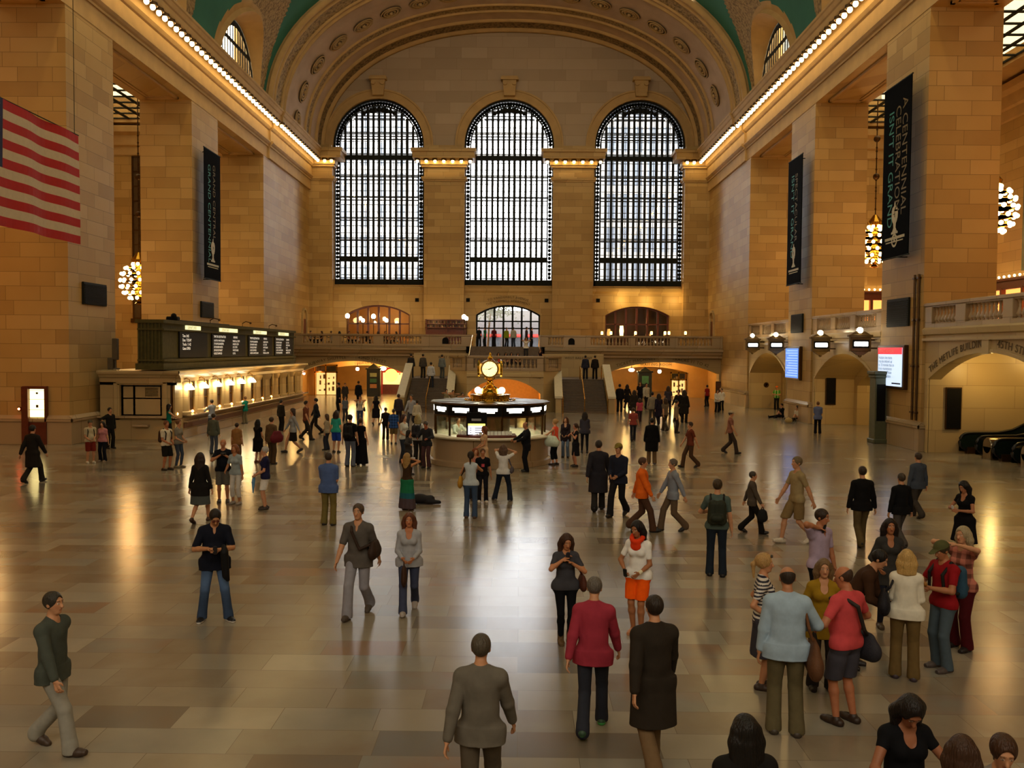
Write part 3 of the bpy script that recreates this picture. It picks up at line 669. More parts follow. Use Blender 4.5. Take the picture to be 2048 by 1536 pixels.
# storefronts in the left passage
M['shopglow'] = emit('shop_glow', (1.,.66,.22), 1.1); M['shopyel'] = emit('shop_yellow', (1.,.75,.12), 1.6); M['shopw'] = emit('shop_white', (1.,.88,.6), 5); M['shopr'] = emit('shop_red_glow', (1.,.12,.05), 1.4)
def shopdoor(x0, x1, y, z1, label):
    r = thing('shop_doorway', label, 'doorway', ((x0+x1)/2,y,0)); c = (x0+x1)/2; mb = MB()
    mb.box(x0,x0+.12,y-.1,y+.1,0,z1); mb.box(x1-.12,x1,y-.1,y+.1,0,z1); mb.box(c-.06,c+.06,y-.1,y+.1,0,z1); mb.box(x0,x1,y-.1,y+.1,z1-.75,z1-.63); mb.box(x0,x1,y-.1,y+.1,z1-.12,z1); mb.build('frame', M['brass'], r)
    mb = MB(); mb.box(x0+.12,x1-.12,y+.3,y+.34,0.05,z1-.75); mb.build('lit_interior', M['shopglow'], r)
    mb = MB(); mb.box(x0+.12,x1-.12,y+.3,y+.34,z1-.63,z1-.12); mb.build('transom', M['dark'], r)
    mb = MB()
    for i in range(3):
        for k in range(4): xx = x0+.25+(x1-x0-.5)*(k+.5)/4; mb.bbox(xx-.1+.05*((k*7+i)%3),xx+.1,y+.2,y+.3,.4+i*.55,.5+i*.55+.1*((k*5+i*3)%4),.015)
    mb.build('goods', M['plaster'], r)
    mb = MB(); mb.box(x0+.12,x1-.12,y+.02,y+.04,.05,z1-.12); mb.build('pane', M['glass'], r)
shopdoor(-18.7,-16.6,80.4,2.8,'bright shop doorway with brass frame inside the left passage')
shopdoor(13.9,15.4,81.9,2.3,'lit doorway at the back of the right passage')
r = thing('shop_front', 'red and yellow lit shop front behind the staircase in the left passage', 'shop', (-11.2,84,0))
mb = MB(); mb.box(-13.2,-9.7,84,84.2,0,2.9); mb.build('facade', M['shopred'], r)
mb = MB(); mb.box(-13.0,-9.9,83.9,84,.9,2.0); mb.build('lit_window', M['shopglow'], r)
mb = MB(); mb.lathe([(0,0),(.62,0),(.62,-.08),(0,-.08)], (-12.2,83.85,1.75), 24, ax='y'); mb.build('round_sign', M['shopyel'], r)
mb = MB(); mb.box(-11.6,-10.0,83.8,83.9,2.35,2.62); mb.build('sign_lamp', M['shopw'], r)
for i in range(12):
    mb = MB(); x = -11.4+.13*i*1.0; z = 1.9+.25*(i%3); mb.sphere((x,83.82,z), .09, 8, 5); mb.build('red_ornament', M['shopr'], r)
mb = MB(); mb.box(-13.0,-9.9,83.7,83.9,.0,.9); mb.build('counter', M['wood'], r)
k = thing('information_kiosk', 'dark green four sided kiosk with pale notices in the left passage', 'kiosk', (-13.1,79.3,0))
mb = MB(); mb.bbox(-13.7,-12.5,79,79.7,0,2.45,.03); mb.bbox(-13.8,-12.4,78.9,79.8,2.4,2.55,.03); mb.prism([(-.5,2.55),(.5,2.55),(.0,2.95)], lambda u,z,t: (-13.1+u,t,z), 79.05,79.65); mb.build('cabinet', mat('kiosk_green','#1c211a',.4), k)
for i, c in enumerate(('#8fa58a','#3f7a62','#b98a62')):
    mb = MB(); mb.box(-13.4,-12.8,78.95,78.99,1.75-.5*i,2.1-.5*i); mb.build('notice', mat('notice_%d' % i, c, .6), k)
k2 = thing('information_kiosk', 'dark kiosk standing among the crowd in the right passage', 'kiosk', (11.2,79.5,0))
mb = MB(); mb.bbox(10.6,11.8,79.2,79.9,0,2.35,.03); mb.bbox(10.5,11.9,79.1,80,2.3,2.45,.03); mb.prism([(-.5,2.45),(.5,2.45),(.0,2.8)], lambda u,z,t: (11.2+u,t,z), 79.25,79.85); mb.build('cabinet', bpy.data.materials['kiosk_green'], k2)
mb = MB(); mb.box(10.9,11.5,79.14,79.19,1.3,2.0); mb.build('notice', bpy.data.materials['notice_1'], k2)
def cone_lamp(nm, x, y, z, label, m, r=.16, rod=None, grp=None, cat='lamp', sc=(1,1,1)):
    o = thing(nm, label, cat, (x,y,z), grp); mb = MB(); mb.sphere((x,y,z), r, 14, 8, 0, sc); mb.build('globe', m, o, smooth=True)
    if rod: mb = MB(); mb.tube([(x,y,z+r*.9),(x,y,rod)] if rod > z else [(x,y,z-r*.9),(x,y,rod)], .025); mb.lathe([(.0,-.02),(.09,-.02),(.06,.05),(0,.06)], (x,y,z+(r*.85 if rod > z else -r*.95)), 10); mb.build('rod', M['bronze'], o)
    return o
for (px, py, rr, m, lab) in ((715,738,.16,'lampw','small round ceiling lamp left of the kiosk in the left passage'),(766,737,.3,'lampw','wide bright ceiling lamp above the red shop front'),(1263,740,.27,'lampw','wide bright ceiling lamp in the right passage'),(1319,743,.17,'lampw','small round ceiling lamp near the back of the right passage')):
    x, y, z = at(px,py,Y=80.2); cone_lamp('ceiling_lamp', x, y, z, lab, M[m], rr, 3.5, sc=(1,1,.6 if rr > .2 else 1))
x, y, z = at(613,755,Y=77.2); cone_lamp('wall_lamp_red', -18.9, 77.3, 2.05, 'small reddish wall lamp at the left edge of the left passage', emit('red_lamp_glow',(1,.35,.2),14), .12, 2.6)
x, y, z = at(1452,742,Y=Y7-.1); o = thing('exit_light', 'round red light on the wall right of the right arch', 'light', (x,Y7-.05,z)); mb = MB(); mb.sphere((x,Y7-.1,z), .11, 12, 7); mb.build('lens', emit('exit_red',(1,.12,.04),30), o, smooth=True); mb = MB(); mb.lathe([(.0,0),(.16,0),(.16,-.06),(.0,-.06)], (x,Y7-.0,z), 14, ax='y'); mb.build('base', M['bronze'], o)
x, y, z = at(1441,778,Y=Y7-.05); o = thing('notice_board', 'brown framed notice board on the wall beside the right arch', 'notice board', (x,Y7-.05,z)); mb = MB(); mb.bbox(x-.42,x+.42,Y7-.09,Y7-.01,z-.75,z+.65,.03); mb.build('frame', M['bronze'], o); mb = MB(); mb.box(x-.34,x+.34,Y7-.1,Y7-.085,z-.66,z+.56); mb.build('panel', mat('board_brown','#5a3217',.6), o)

# ---------------------------------------------------------------- staircase
st = thing('staircase', 'double marble staircase rising to a balustraded landing under the entrance doors', 'staircase', (XC,60,0))
M['step'] = mat('step_stone', '#6b5a48', .45, var=.15); M['tread'] = mat('step_edge', '#85745e', .4)
def flight(x0, x1, ya, za, yb, zb, n):
    for i in range(n):
        mb = MB(); y = ya+(yb-ya)*i/n; z1 = za+(zb-za)*(i+1)/n
        mb.bbox(x0,x1,y,yb+.3,max(0,za+(zb-za)*i/n-.02) if i else 0,z1,.012); mb.box(x0,x1,y-.03,y+.28,z1-.04,z1,0); mb.build('step', M['step'], st)
ZL = 2.15
flight(-7.75,-4.85,59.4,0,63.8,ZL,14); flight(2.75,5.95,59.9,0,63.8,ZL,14)
mb = MB(); mb.box(-8.1,-4.6,63.8,70.0,0,ZL); mb.box(2.5,6.3,63.8,70.0,0,ZL); mb.build('side_landing', M['step'], st)
flight(-4.0,1.62,66.2,2.75,71.0,4.5,11)
# central block with arch
blk = [(-4.85,64.5),(-4.75,61.6),(-3.6,60.0),(1.6,60.0),(2.75,61.6),(2.75,64.5)]
mb = MB(); h = (-3.55,1.4,0,1.25,2.27)
wall_arch(mb, -3.6, 1.6, 0, 2.8, h, fy(0), 60.0, 60.6)
for (a, b) in ((0,1),(1,2),(3,4),(4,5)):
    (xa,ya),(xb,yb) = blk[a],blk[b]; mb.add([(xa,ya,0),(xb,yb,0),(xb,yb,2.8),(xa,ya,2.8)], [(0,1,2,3)])
mb.add([(x,y,2.8) for x,y in blk]+[(2.75,70.6,2.8),(-4.85,70.6,2.8)], [tuple(range(8))])
mb.strip([(0,2.35),(.1,2.42),(.1,2.6),(.0,2.66)], lambda u,z,t: (t,60.0-u,z), [-3.6,1.6])
cb = mb.build('landing_wall', M['stone2'], st)
mb = MB(); arch_ring(mb, h, fy(0), 59.94, 60.05, 0, .12, n=20); mb.build('arch_moulding', M['stone2'], st)
o = inscribe(st, 'DINING CONCOURSE', .1, 60.0, 2.42, .24, 5.5)
M['orangewall'] = mat('ochre_wall', '#d6a057', .6, var=.08)
mb = MB(); mb.box(-3.7,-3.55,60.6,66,0,2.4); mb.box(1.4,1.55,60.6,66,0,2.4); mb.box(-3.7,1.55,66,66.1,0,2.4); mb.box(-3.7,1.55,60.6,66,2.3,2.45); mb.build('arch_interior', M['orangewall'], st)
def rail_parapet(x, ya, za, yb, zb, w, flip):
    mb = MB(); mb.add([(x-w,ya,0),(x+w,ya,0),(x+w,yb,0),(x-w,yb,0),(x-w,ya,za),(x+w,ya,za),(x+w,yb,zb),(x-w,yb,zb)], [(3,2,1,0),(4,5,6,7),(0,1,5,4),(1,2,6,5),(2,3,7,6),(3,0,4,7)])
    mb.build('parapet', M['stone2'], st)
    mb = MB(); w2 = w+.07; mb.add([(x-w2,ya-.08,za),(x+w2,ya-.08,za),(x+w2,yb,zb),(x-w2,yb,zb),(x-w2,ya-.08,za+.14),(x+w2,ya-.08,za+.14),(x+w2,yb,zb+.14),(x-w2,yb,zb+.14)], [(3,2,1,0),(4,5,6,7),(0,1,5,4),(1,2,6,5),(2,3,7,6),(3,0,4,7)])
    mb.build('coping', M['white'], st)
rail_parapet(-8.0,59.3,1.0,63.9,3.1,.2,1); rail_parapet(-4.7,59.3,1.0,62.0,3.0,.2,1); rail_parapet(2.62,59.6,1.0,62.0,3.0,.2,1); rail_parapet(6.2,59.6,1.0,63.9,3.1,.2,1)
for x in (-6.3,-4.45,4.35,5.9,2.9):
    mb = MB(); mb.tube([(x,59.3,0),(x,59.3,.95),(x,63.8,ZL+.95),(x,64.2,ZL+.95),(x,64.2,ZL)], .035); mb.build('handrail', M['brass'], st)
for x in (-3.85,1.5):
    mb = MB(); mb.tube([(x,66.2,2.8),(x,66.2,3.7),(x,71,5.4),(x,71.6,5.4),(x,71.6,4.5)], .035); mb.build('handrail', M['brass'], st)
balustrade('stone balustrade along the front of the staircase landing behind the clock', (-3.6,60.15), (1.6,60.15), 2.8, 3.83, [(.45,4.75,15)])
balustrade('short stone balustrade sloping back on the left of the stair landing', (-4.75,61.7), (-3.6,60.15), 2.8, 3.83, [(.35,1.55,5)])
balustrade('short stone balustrade sloping back on the right of the stair landing', (1.6,60.15), (2.75,61.7), 2.8, 3.83, [(.35,1.55,5)])
# ---------------------------------------------------------------- arched openings on the balcony level
def arched_front(n, hole, cols, tz, m, y, doors=False):
    a, b, za, sp, top = hole; root = sthing(n, ((a+b)/2,y,za)); mb = MB(); arch_ring(mb, hole, fy(0), y-.08, y+.12, -.14, 0, n=16)
    for i in range(1,cols): x = a+(b-a)*i/cols; mb.box(x-.09,x+.09,y-.06,y+.1,za,archz(x,a,b,sp,top))
    for z in tz: mb.box(a,b,y-.06,y+.1,z-.06,z+.06)
    mb.build('frame', m, root)
    mb = MB(); us = [a+(b-a)*i/16 for i in range(17)]
    for i in range(16): mb.add([(us[i],y+.05,za),(us[i+1],y+.05,za),(us[i+1],y+.05,archz(us[i+1],a,b,sp,top)),(us[i],y+.05,archz(us[i],a,b,sp,top))], [(0,1,2,3)])
    mb.build('pane', M['glass'], root)
arched_front('window_20', DECKARCH[0], 6, (6.6,), M['wood'], YW+.3)
arched_front('door_1', DECKARCH[1], 7, (6.25,6.9), M['iron'], YW+.3)
arched_front('window_21', DECKARCH[2], 6, (6.7,), M['wood'], YW+.3)
M['bar'] = mat('bar_back_wood', '#3a1c10', .5)
# rooms behind the side arches, street beyond the doors
for nm, a, b, m in (('wall_room_left',-17.5,-8,M['warmwall']),('wall_room_right',6.8,15,M['bar'])):
    mb = MB(); mb.box(a-.2,a,83.6,89,4.5,9); mb.box(b,b+.2,83.6,89,4.5,9); mb.box(a,b,89,89.2,4.5,9); mb.box(a,b,83.6,89,9,9.2); mb.box(a,b,82.3,89,4.3,4.5); struct(mb.build(nm, m))
mb = MB(); mb.box(-8,6,82.4,108,4.2,4.5); struct(mb.build('pavement_outside', mat('pavement','#8a8a88',.8)))
M['streetwall'] = mat('street_wall','#77777a',.8)
sf = thing('street_front', 'shop fronts with red awnings across the street beyond the entrance doors', 'shop front', (-1.1,98,4.5))
mb = MB(); mb.box(-7,5,98,98.3,4.5,8.6); mb.build('facade', M['streetwall'], sf)
for i in range(5):
    x = -6+2.2*i; mb = MB(); mb.prism([(0,6.0),(-.7,5.75),(-.7,5.65),(0,5.65)], lambda u,z,t: (t,97.9+u,z), x, x+1.7); mb.build('awning', M['shopred'], sf); mb = MB(); mb.box(x+.1,x+1.6,97.9,98,4.6,5.6); mb.build('shop_window', M['fglass'], sf)
# tree outside the doors
tr = thing('street_tree', 'leafy street tree silhouetted beyond the entrance doors', 'tree', (-3.4,93,4.5)); mb = MB(); mb.tube([(-3.4,93,4.5),(-3.3,93,6.5),(-3.1,93,8.5)], [.14,.11,.06]); mb.build('trunk', M['bronze'], tr)
mb = MB()
for i in range(900):
    a, b = random.gauss(-2.9,1.1), random.gauss(8.7,.55); c = 93+random.gauss(0,.7); s_ = .13; q = random.random()*6.3
    mb.add([(a+s_*math.cos(q),c,b+s_*math.sin(q)),(a-s_*.5*math.sin(q),c+.05,b+s_*.5*math.cos(q)),(a-s_*math.cos(q),c,b-s_*math.sin(q)),(a+s_*.5*math.sin(q),c-.05,b-s_*.5*math.cos(q))], [(0,1,2,3)])
mb.build('crown', mat('leaf_green','#2c3f1c',.7), tr)
# ---------------------------------------------------------------- information booth and clock
BX, BY, BR = -1.13, 33.45, 2.22
bo = thing('information_booth', 'round marble information booth with glazed bronze upper part', 'booth', (BX,BY,0)); c0 = (BX,BY,0)
mb = MB(); mb.lathe([(BR+.1,0),(BR+.1,.18),(BR,.22),(BR-.02,.95),(BR+.02,1.0)], c0, 48); mb.build('counter_base', M['marble'], bo, smooth='auto')
mb = MB(); mb.lathe([(BR-.1,1.0),(BR+.18,1.0),(BR+.22,1.03),(BR+.22,1.07),(BR+.18,1.1),(BR-.75,1.1)], c0, 48); mb.build('counter_top', M['white'], bo, smooth='auto')
NS = 13; RP = BR-.12
def bp(i, r=RP): a = -PI/2+PI/NS*0+2*PI*(i+.5)/NS; return (BX+r*math.cos(a), BY+r*math.sin(a))
for i in range(NS):
    x, y = bp(i); mb = MB(); mb.tube([(x,y,1.1),(x,y,2.24)], .045, 6); mb.build('post', M['bronze'], bo)
def seg(i, r, t0, t1, za, zb, mi=0, mb=None, dr=.05):
    (xa,ya),(xb,yb) = bp(i,r), bp(i+1,r); f = lambda t: (xa+(xb-xa)*t, ya+(yb-ya)*t); nx, ny = ((xa+xb)/2-BX), ((ya+yb)/2-BY); l = math.hypot(nx,ny); nx, ny = nx/l, ny/l
    (a,b),(c,d) = f(t0), f(t1); vs = [(a,b,za),(c,d,za),(c,d,zb),(a,b,zb)]; vs += [(x+nx*dr,y+ny*dr,z) for x,y,z in vs]
    mb.add(vs, [(3,2,1,0),(4,5,6,7),(0,1,5,4),(1,2,6,5),(2,3,7,6),(3,0,4,7)], mi)
for i in range(NS):
    mb = MB(); seg(i,RP,0,1,1.84,2.24,0,mb,.06); o = mb.build('sign_panel', M['black'], bo)
    mb = MB(); seg(i,RP+.06,.17,.83,2.03,2.13,0,mb,.012); seg(i,RP+.06,.26,.74,1.96,2.03,0,mb,.012)
    s_ = mb.build('lit_sign', M['signlit'], bo)
    mb = MB(); seg(i,RP,.0,1,1.78,1.84,0,mb,.07); mb.build('window_rail', M['bronze'], bo)
    mb = MB(); seg(i,RP,.03,.97,1.12,1.78,0,mb,.01); mb.build('pane', M['dglass'], bo)
mb = MB(); mb.lathe([(.9,2.22),(BR-.05,2.22),(BR+.04,2.22),(BR+.06,2.26),(BR+.05,2.29),(.9,2.3)], c0, NS, 0); mb.build('roof', M['bronze'], bo)
M['skyl'] = mat('roof_glass', '#cfdde2', .4, var=.06)
for i in range(26):
    a0, a1 = 2*PI*i/26+.05, 2*PI*(i+1)/26-.06
    if i % 4 == 3: continue
    P_ = [(BX+r*math.cos(a), BY+r*math.sin(a), z) for r,z,a in ((.98,2.315,a0),(2.2,2.305,a0),(2.2,2.305,a1),(.98,2.315,a1))]
    mb = MB(); mb.add(P_, [(0,1,2,3)]); mb.build('roof_pane', M['skyl'], bo)
mb = MB(); mb.lathe([(0.01,1.1),(.75,1.1),(.8,2.2)], c0, 20); mb.build('core', M['bronze'], bo, smooth='auto')
mb = MB(); mb.lathe([(.0,2.1),(1.7,2.12),(1.7,2.14)], c0, 20); mb.build('interior_lamp', emit('booth_light',(1.,.93,.72),4.5), bo)
gr = thing('gallery_ring', 'gilded openwork ring with the word information on the booth roof', 'ring', (BX,BY,2.3))
mb = MB(); mb.lathe([(.94,2.3),(.96,2.31),(.96,2.335),(.9,2.34),(.9,2.3)], c0, 40)
for i in range(44): a = 2*PI*i/44; mb.sphere((BX+.95*math.cos(a),BY+.95*math.sin(a),2.355), .022, 6, 4)
mb.build('outer_ring', M['brass'], gr, smooth='auto')
mb = MB(); mb.lathe([(.72,2.3),(.74,2.32),(.74,2.5),(.77,2.52),(.77,2.54),(0,2.545)], c0, 40); mb.build('drum', M['brass'], gr, smooth='auto')
me = textmesh('information', .15, .004, 1.1); mb = MB()
mb.mesh(me, lambda p: (BX+.755*math.sin(p.x/.755), BY-.755*math.cos(p.x/.755)-.004, 2.39+p.y)); mb.build('lettering', M['black'], gr, fixn=False)
ck = thing('clock', 'golden four faced clock glowing on top of the information booth', 'clock', (BX,BY,2.545)); CZ = 3.5
mb = MB(); mb.lathe([(.5,2.545),(.5,2.575),(.4,2.6),(.34,2.7),(.33,2.76),(.24,2.82),(.15,2.88),(.11,2.95),(.11,3.0),(.14,3.03),(.11,3.06),(.2,3.14),(.2,3.2),(.12,3.22)], c0, 28)
for i in range(10): a = 2*PI*i/10; mb.sphere((BX+.17*math.cos(a),BY+.18*math.sin(a),3.13), .035, 6, 4)
mb.build('pedestal', M['brass'], ck, smooth='auto')
mb = MB()
prof = [(.14,3.2),(.26,3.24),(.37,3.31),(.42,3.4),(.43,3.5),(.42,3.6),(.37,3.69),(.27,3.77),(.16,3.82),(.1,3.86)]; mb.lathe(prof, c0, 28); mb.build('case', M['brass'], ck, smooth='auto')
mb = MB(); mb.lathe([(.0,4.14),(.03,4.1),(.06,4.06),(.03,4.02),(.07,3.98),(.1,3.92),(.08,3.88),(.16,3.84)], c0, 14); mb.build('finial', M['brass'], ck, smooth='auto')
M['dial'] = emit('opal_dial', (1.,.84,.36), 1.15)
for k in range(4):
    a = -PI/2+k*PI/2; n = Vector((math.cos(a),math.sin(a),0)); t = Vector((-math.sin(a),math.cos(a),0)); C_ = Vector((BX,BY,CZ))+n*.41
    pt = lambda u,w,d: C_+t*u+Vector((0,0,w))+n*d
    mb = MB(); N_ = 32; vs = [pt(.29*math.cos(2*PI*i/N_),.29*math.sin(2*PI*i/N_),.02) for i in range(N_)]; mb.add(vs, [tuple(range(N_))])
    f = mb.build('dial', M['dial'], ck)
    mb = MB(); sec = []
    for r, d in ((.28,-.02),(.28,.05),(.33,.05),(.345,-.02)): sec.append([pt(r*math.cos(2*PI*i/N_),r*math.sin(2*PI*i/N_),d) for i in range(N_)])
    for q in range(3): mb.add(sec[q]+sec[q+1], [(i,(i+1)%N_,N_+(i+1)%N_,N_+i) for i in range(N_)])
    o = mb.build('bezel', M['brass'], None, org=(0,0,0), smooth='auto'); o.parent = f; o.matrix_parent_inverse = ck.matrix_world.inverted()
    mb = MB()
    for i in range(12):
        q = 2*PI*i/12; r0, r1, w = .23, .27, .008; mb.add([pt(r*math.sin(q)+w_*math.cos(q), r*math.cos(q)-w_*math.sin(q), .03) for r,w_ in ((r0,-w),(r1,-w),(r1,w),(r0,w))], [(0,1,2,3)])
    o = mb.build('hour_marks', M['bronze'], None, org=(0,0,0)); o.parent = f; o.matrix_parent_inverse = ck.matrix_world.inverted()
    for nm, ang, ln, w in (('minute_hand',-PI/2,.235,.009),('hour_hand',math.radians(62),.15,.014)):
        mb = MB(); dx, dz = math.sin(ang), math.cos(ang); mb.add([pt(dx*r-dz*s_, dz*r+dx*s_, .035) for r,s_ in ((-.05,-w),(ln,-w*.5),(ln,w*.5),(-.05,w))], [(0,1,2,3)])
        o = mb.build(nm, M['black'], None, org=(0,0,0)); o.parent = f; o.matrix_parent_inverse = ck.matrix_world.inverted()
for s_, w in ((-1,'left'),(1,'right')):
    p = (BX+s_*.45, BY-.1, 2.69); g = thing('globe_lamp', 'bright white globe lamp at the %s foot of the golden clock' % w, 'lamp', (p[0],p[1],2.545), 'globe lamps on the booth')
    mb = MB(); mb.sphere(p, .125, 16, 10); mb.build('globe', emit('opal_globe' ,(1.,.85,.55), 14), g, smooth=True); mb = MB(); mb.lathe([(.09,0),(.05,.02),(.04,.04)], (p[0],p[1],2.545), 12); mb.build('base', M['brass'], g)
sc = thing('information_screen', 'black cabinet with a bright white and yellow screen in the booth window', 'screen', (BX-.39,BY-BR+.12,1.1))
x0, x1, y = BX-.75, BX-.03, BY-BR+.02
mb = MB(); mb.bbox(x0,x1,y,y+.2,1.1,2.0,.015); mb.build('cabinet', M['black'], sc)
mb = MB(); mb.box(x0+.06,x1-.06,y-.012,y,1.22,1.58); mb.build('display', emit('screen_white',(.95,.9,1.),2.4), sc)
mb = MB(); mb.box(x0+.06,x1-.06,y-.018,y-.01,1.52,1.6); mb.build('yellow_bar', emit('screen_yellow',(1.,.85,.1),2.4), sc)
mb = MB()
for i in range(3): mb.box(x0+.3,x1-.12-.08*(i%2),y-.02,y-.012,1.27+.08*i,1.3+.08*i); mb.box(x0+.12,x0+.18,y-.02,y-.012,1.27+.08*i,1.3+.08*i)
mb.build('lettering', mat('screen_ink','#22204a',.5), sc)
mb = MB(); mb.box(x0+.18,x1-.2,y-.012,y,1.7,1.78); mb.build('name_plate', mat('plate_grey','#9a9ca0',.5), sc)
rk = thing('brochure_rack', 'long low rack of pale leaflets on the front of the booth counter', 'rack', (BX,BY-BR-.05,1.1))
def onarc(a, r, z): return (BX+r*math.sin(a), BY-r*math.cos(a), z)
mb = MB()
for i in range(16):
    a0, a1 = -.5+.06*i, -.5+.06*(i+1); v = [onarc(a0,BR+.1,1.1),onarc(a1,BR+.1,1.1),onarc(a1,BR+.1,1.17),onarc(a0,BR+.1,1.17),onarc(a0,BR-.05,1.1),onarc(a1,BR-.05,1.1),onarc(a1,BR-.05,1.25),onarc(a0,BR-.05,1.25)]
    mb.add(v, [(0,1,2,3),(7,6,5,4),(3,2,6,7),(0,4,5,1),(1,5,6,2),(0,3,7,4)])
mb.build('tray', M['wood'], rk)
M['leaf1'] = mat('leaflet', '#d8ddd6', .6); M['leaf2'] = mat('leaflet_blue', '#4c5c86', .6)
for i in range(15):
    a = -.47+.06*i; mb = MB(); w = .026; v = [onarc(a-w,BR+.06,1.15),onarc(a+w,BR+.06,1.15),onarc(a+w,BR-.02,1.33),onarc(a-w,BR-.02,1.33)]; mb.add(v, [(0,1,2,3)]); mb.add([(x,y-.006,z) for x,y,z in v], [(3,2,1,0)]); o = mb.build('leaflet_stack', M['leaf2' if i == 7 else 'leaf1'], rk)

# ---------------------------------------------------------------- ticket office and departure board (left)
OX = -15.75; OY0, OY1 = 40.25, 64.2; OZ = 3.13
to = thing('ticket_office', 'long pale stone ticket office with a row of windows along the left wall', 'ticket office', (OX,OY0,0))
XI = XL+.25
mb = MB(); mb.box(XI,OX-.25,OY0+.2,OY1,0,OZ-.3); mb.box(XI-.0,OX,OY0,OY1,0,.95); mb.box(XI,OX,OY0,OY1,2.62,OZ-.3); mb.box(XI,OX-.0,OY0,OY0+.25,2.5,OZ-.3); mb.box(XI,-18.3,OY0,OY0+.3,.9,2.7); mb.box(-16.35,OX,OY0,OY0+.9,.9,2.7); mb.build('body', M['stone2'], to)
mb = MB()
pr = [(0,2.62),(.05,2.64),(.05,2.8),(.12,2.86),(.18,2.95),(.3,3.0),(.34,3.08),(.34,3.16),(-.3,3.18)]
mb.strip(pr, lambda u,z,t: (OX+u, t, z), [OY0-.3, OY1]); mb.strip(pr, lambda u,z,t: (t, OY0-u, z), [XI, OX+.3]); mb.box(XI,OX,OY0,OY1,3.0,3.17); mb.build('cornice', M['stone2'], to)
mb = MB(); mb.bbox(OX-.1,OX+.4,OY0+1.0,OY1,1.0,1.08,.02); mb.box(OX,OX+.22,OY0+1.0,OY1,.72,.8); mb.box(OX,OX+.14,OY0+.6,OY1,0,.4); mb.bbox(XI,OX+.05,OY0-.35,OY0,1.0,1.08,.02); mb.bbox(-17.6,-16.9,OY0-.3,OY0,.6,.7,.02); mb.build('counter', M['marble'], to)
mb = MB(); mb.box(OX,OX+.04,OY0+1.0,OY1,.45,.7); mb.build('wood_band', mat('counter_wood','#6b3a20',.4), to)
M['twin'] = mat('ticket_window_dark', '#3a2414', .35); M['twinlit'] = emit('ticket_window_lit', (1.,.62,.2), .5)
WY = [41.27+1.93*i for i in range(12)]
for i, y in enumerate(WY):
    mb = MB(); mb.box(OX-.2,OX-.1,y-.48-.55,y-.42,1.08,2.5); w = mb.build('ticket_window', M['twin'], to)
    mb = MB(); mb.box(OX-.12,OX-.08,y-1.03,y-.98,1.08,2.55); mb.box(OX-.12,OX-.08,y-.47,y-.42,1.08,2.55); mb.box(OX-.12,OX-.08,y-1.03,y-.42,2.48,2.55); mb.box(OX-.12,OX-.08,y-1.03,y-.42,1.75,1.8); f = mb.build('window_frame', M['brass'], None, org=(0,0,0)); f.parent = w; f.matrix_parent_inverse = to.matrix_world.inverted()
    mb = MB(); mb.sphere((OX-.02,y-.72,1.17), .07, 8, 5); o = mb.build('counter_lamp', M['lampo' if i < 9 else 'brass'], None, org=(0,0,0)); o.parent = w; o.matrix_parent_inverse = to.matrix_world.inverted()
    mb = MB(); mb.box(OX-.2,OX-.02,y-.4,y+.86,1.08,2.62); mb.lathe([(.34,1.08),(.34,1.2),(.26,1.24),(.24,2.3),(.3,2.36),(.32,2.44),(.36,2.5),(.36,2.62)], (OX-.08,y+.2,0), 16); mb.build('column', M['stone2'], to, smooth='auto')
mb = MB(); mb.box(-18.3,-16.35,OY0+.3,OY0+.34,1.08,2.5); w = mb.build('end_window', mat('end_window_metal','#6a5a3c',.35,.5), to)
mb = MB()
for x in (-18.3,-17.75,-16.5): mb.box(x,x+.1,OY0+.2,OY0+.3,1.08,2.5)
for z in (1.08,1.85,2.42): mb.box(-18.3,-16.35,OY0+.2,OY0+.3,z,z+.06)
for i in range(6): mb.box(-17.2,-16.6,OY0+.2,OY0+.24,1.98+.07*i,2.02+.07*i)
mb.build('end_window_frame', M['bronze'], to)
mb = MB(); 
for (xa,xb,za,zb) in ((-18.55,-18.38,1.0,2.66),(-16.3,-16.1,1.0,2.66),(-18.55,-16.1,2.55,2.7)): mb.bbox(xa,xb,OY0-.08,OY0+.1,za,zb,.03)
mb.build('end_surround', M['stone2'], to)
lampmesh = None
for i in range(6):
    x, y, z = OX+.3, WY[i], 2.36
    l = thing('pendant_lamp', 'glowing bell shaped lamp over the ticket counter, %s from the near end' % ('first','second','third','fourth','fifth','sixth')[i], 'lamp', (x,y,z), 'bell lamps over the ticket windows')
    mb = MB(); mb.lathe([(.03,.16),(.08,.13),(.17,.02),(.22,-.07),(.21,-.1),(0,-.1)], (x,y,z), 16); mb.build('shade', M['lampw'], l, smooth='auto')
    mb = MB(); mb.tube([(x,y,z+.14),(x,y,z+.36),(x-.15,y,z+.44),(x-.32,y,z+.36)], .02); mb.build('arm', M['brass'], l)
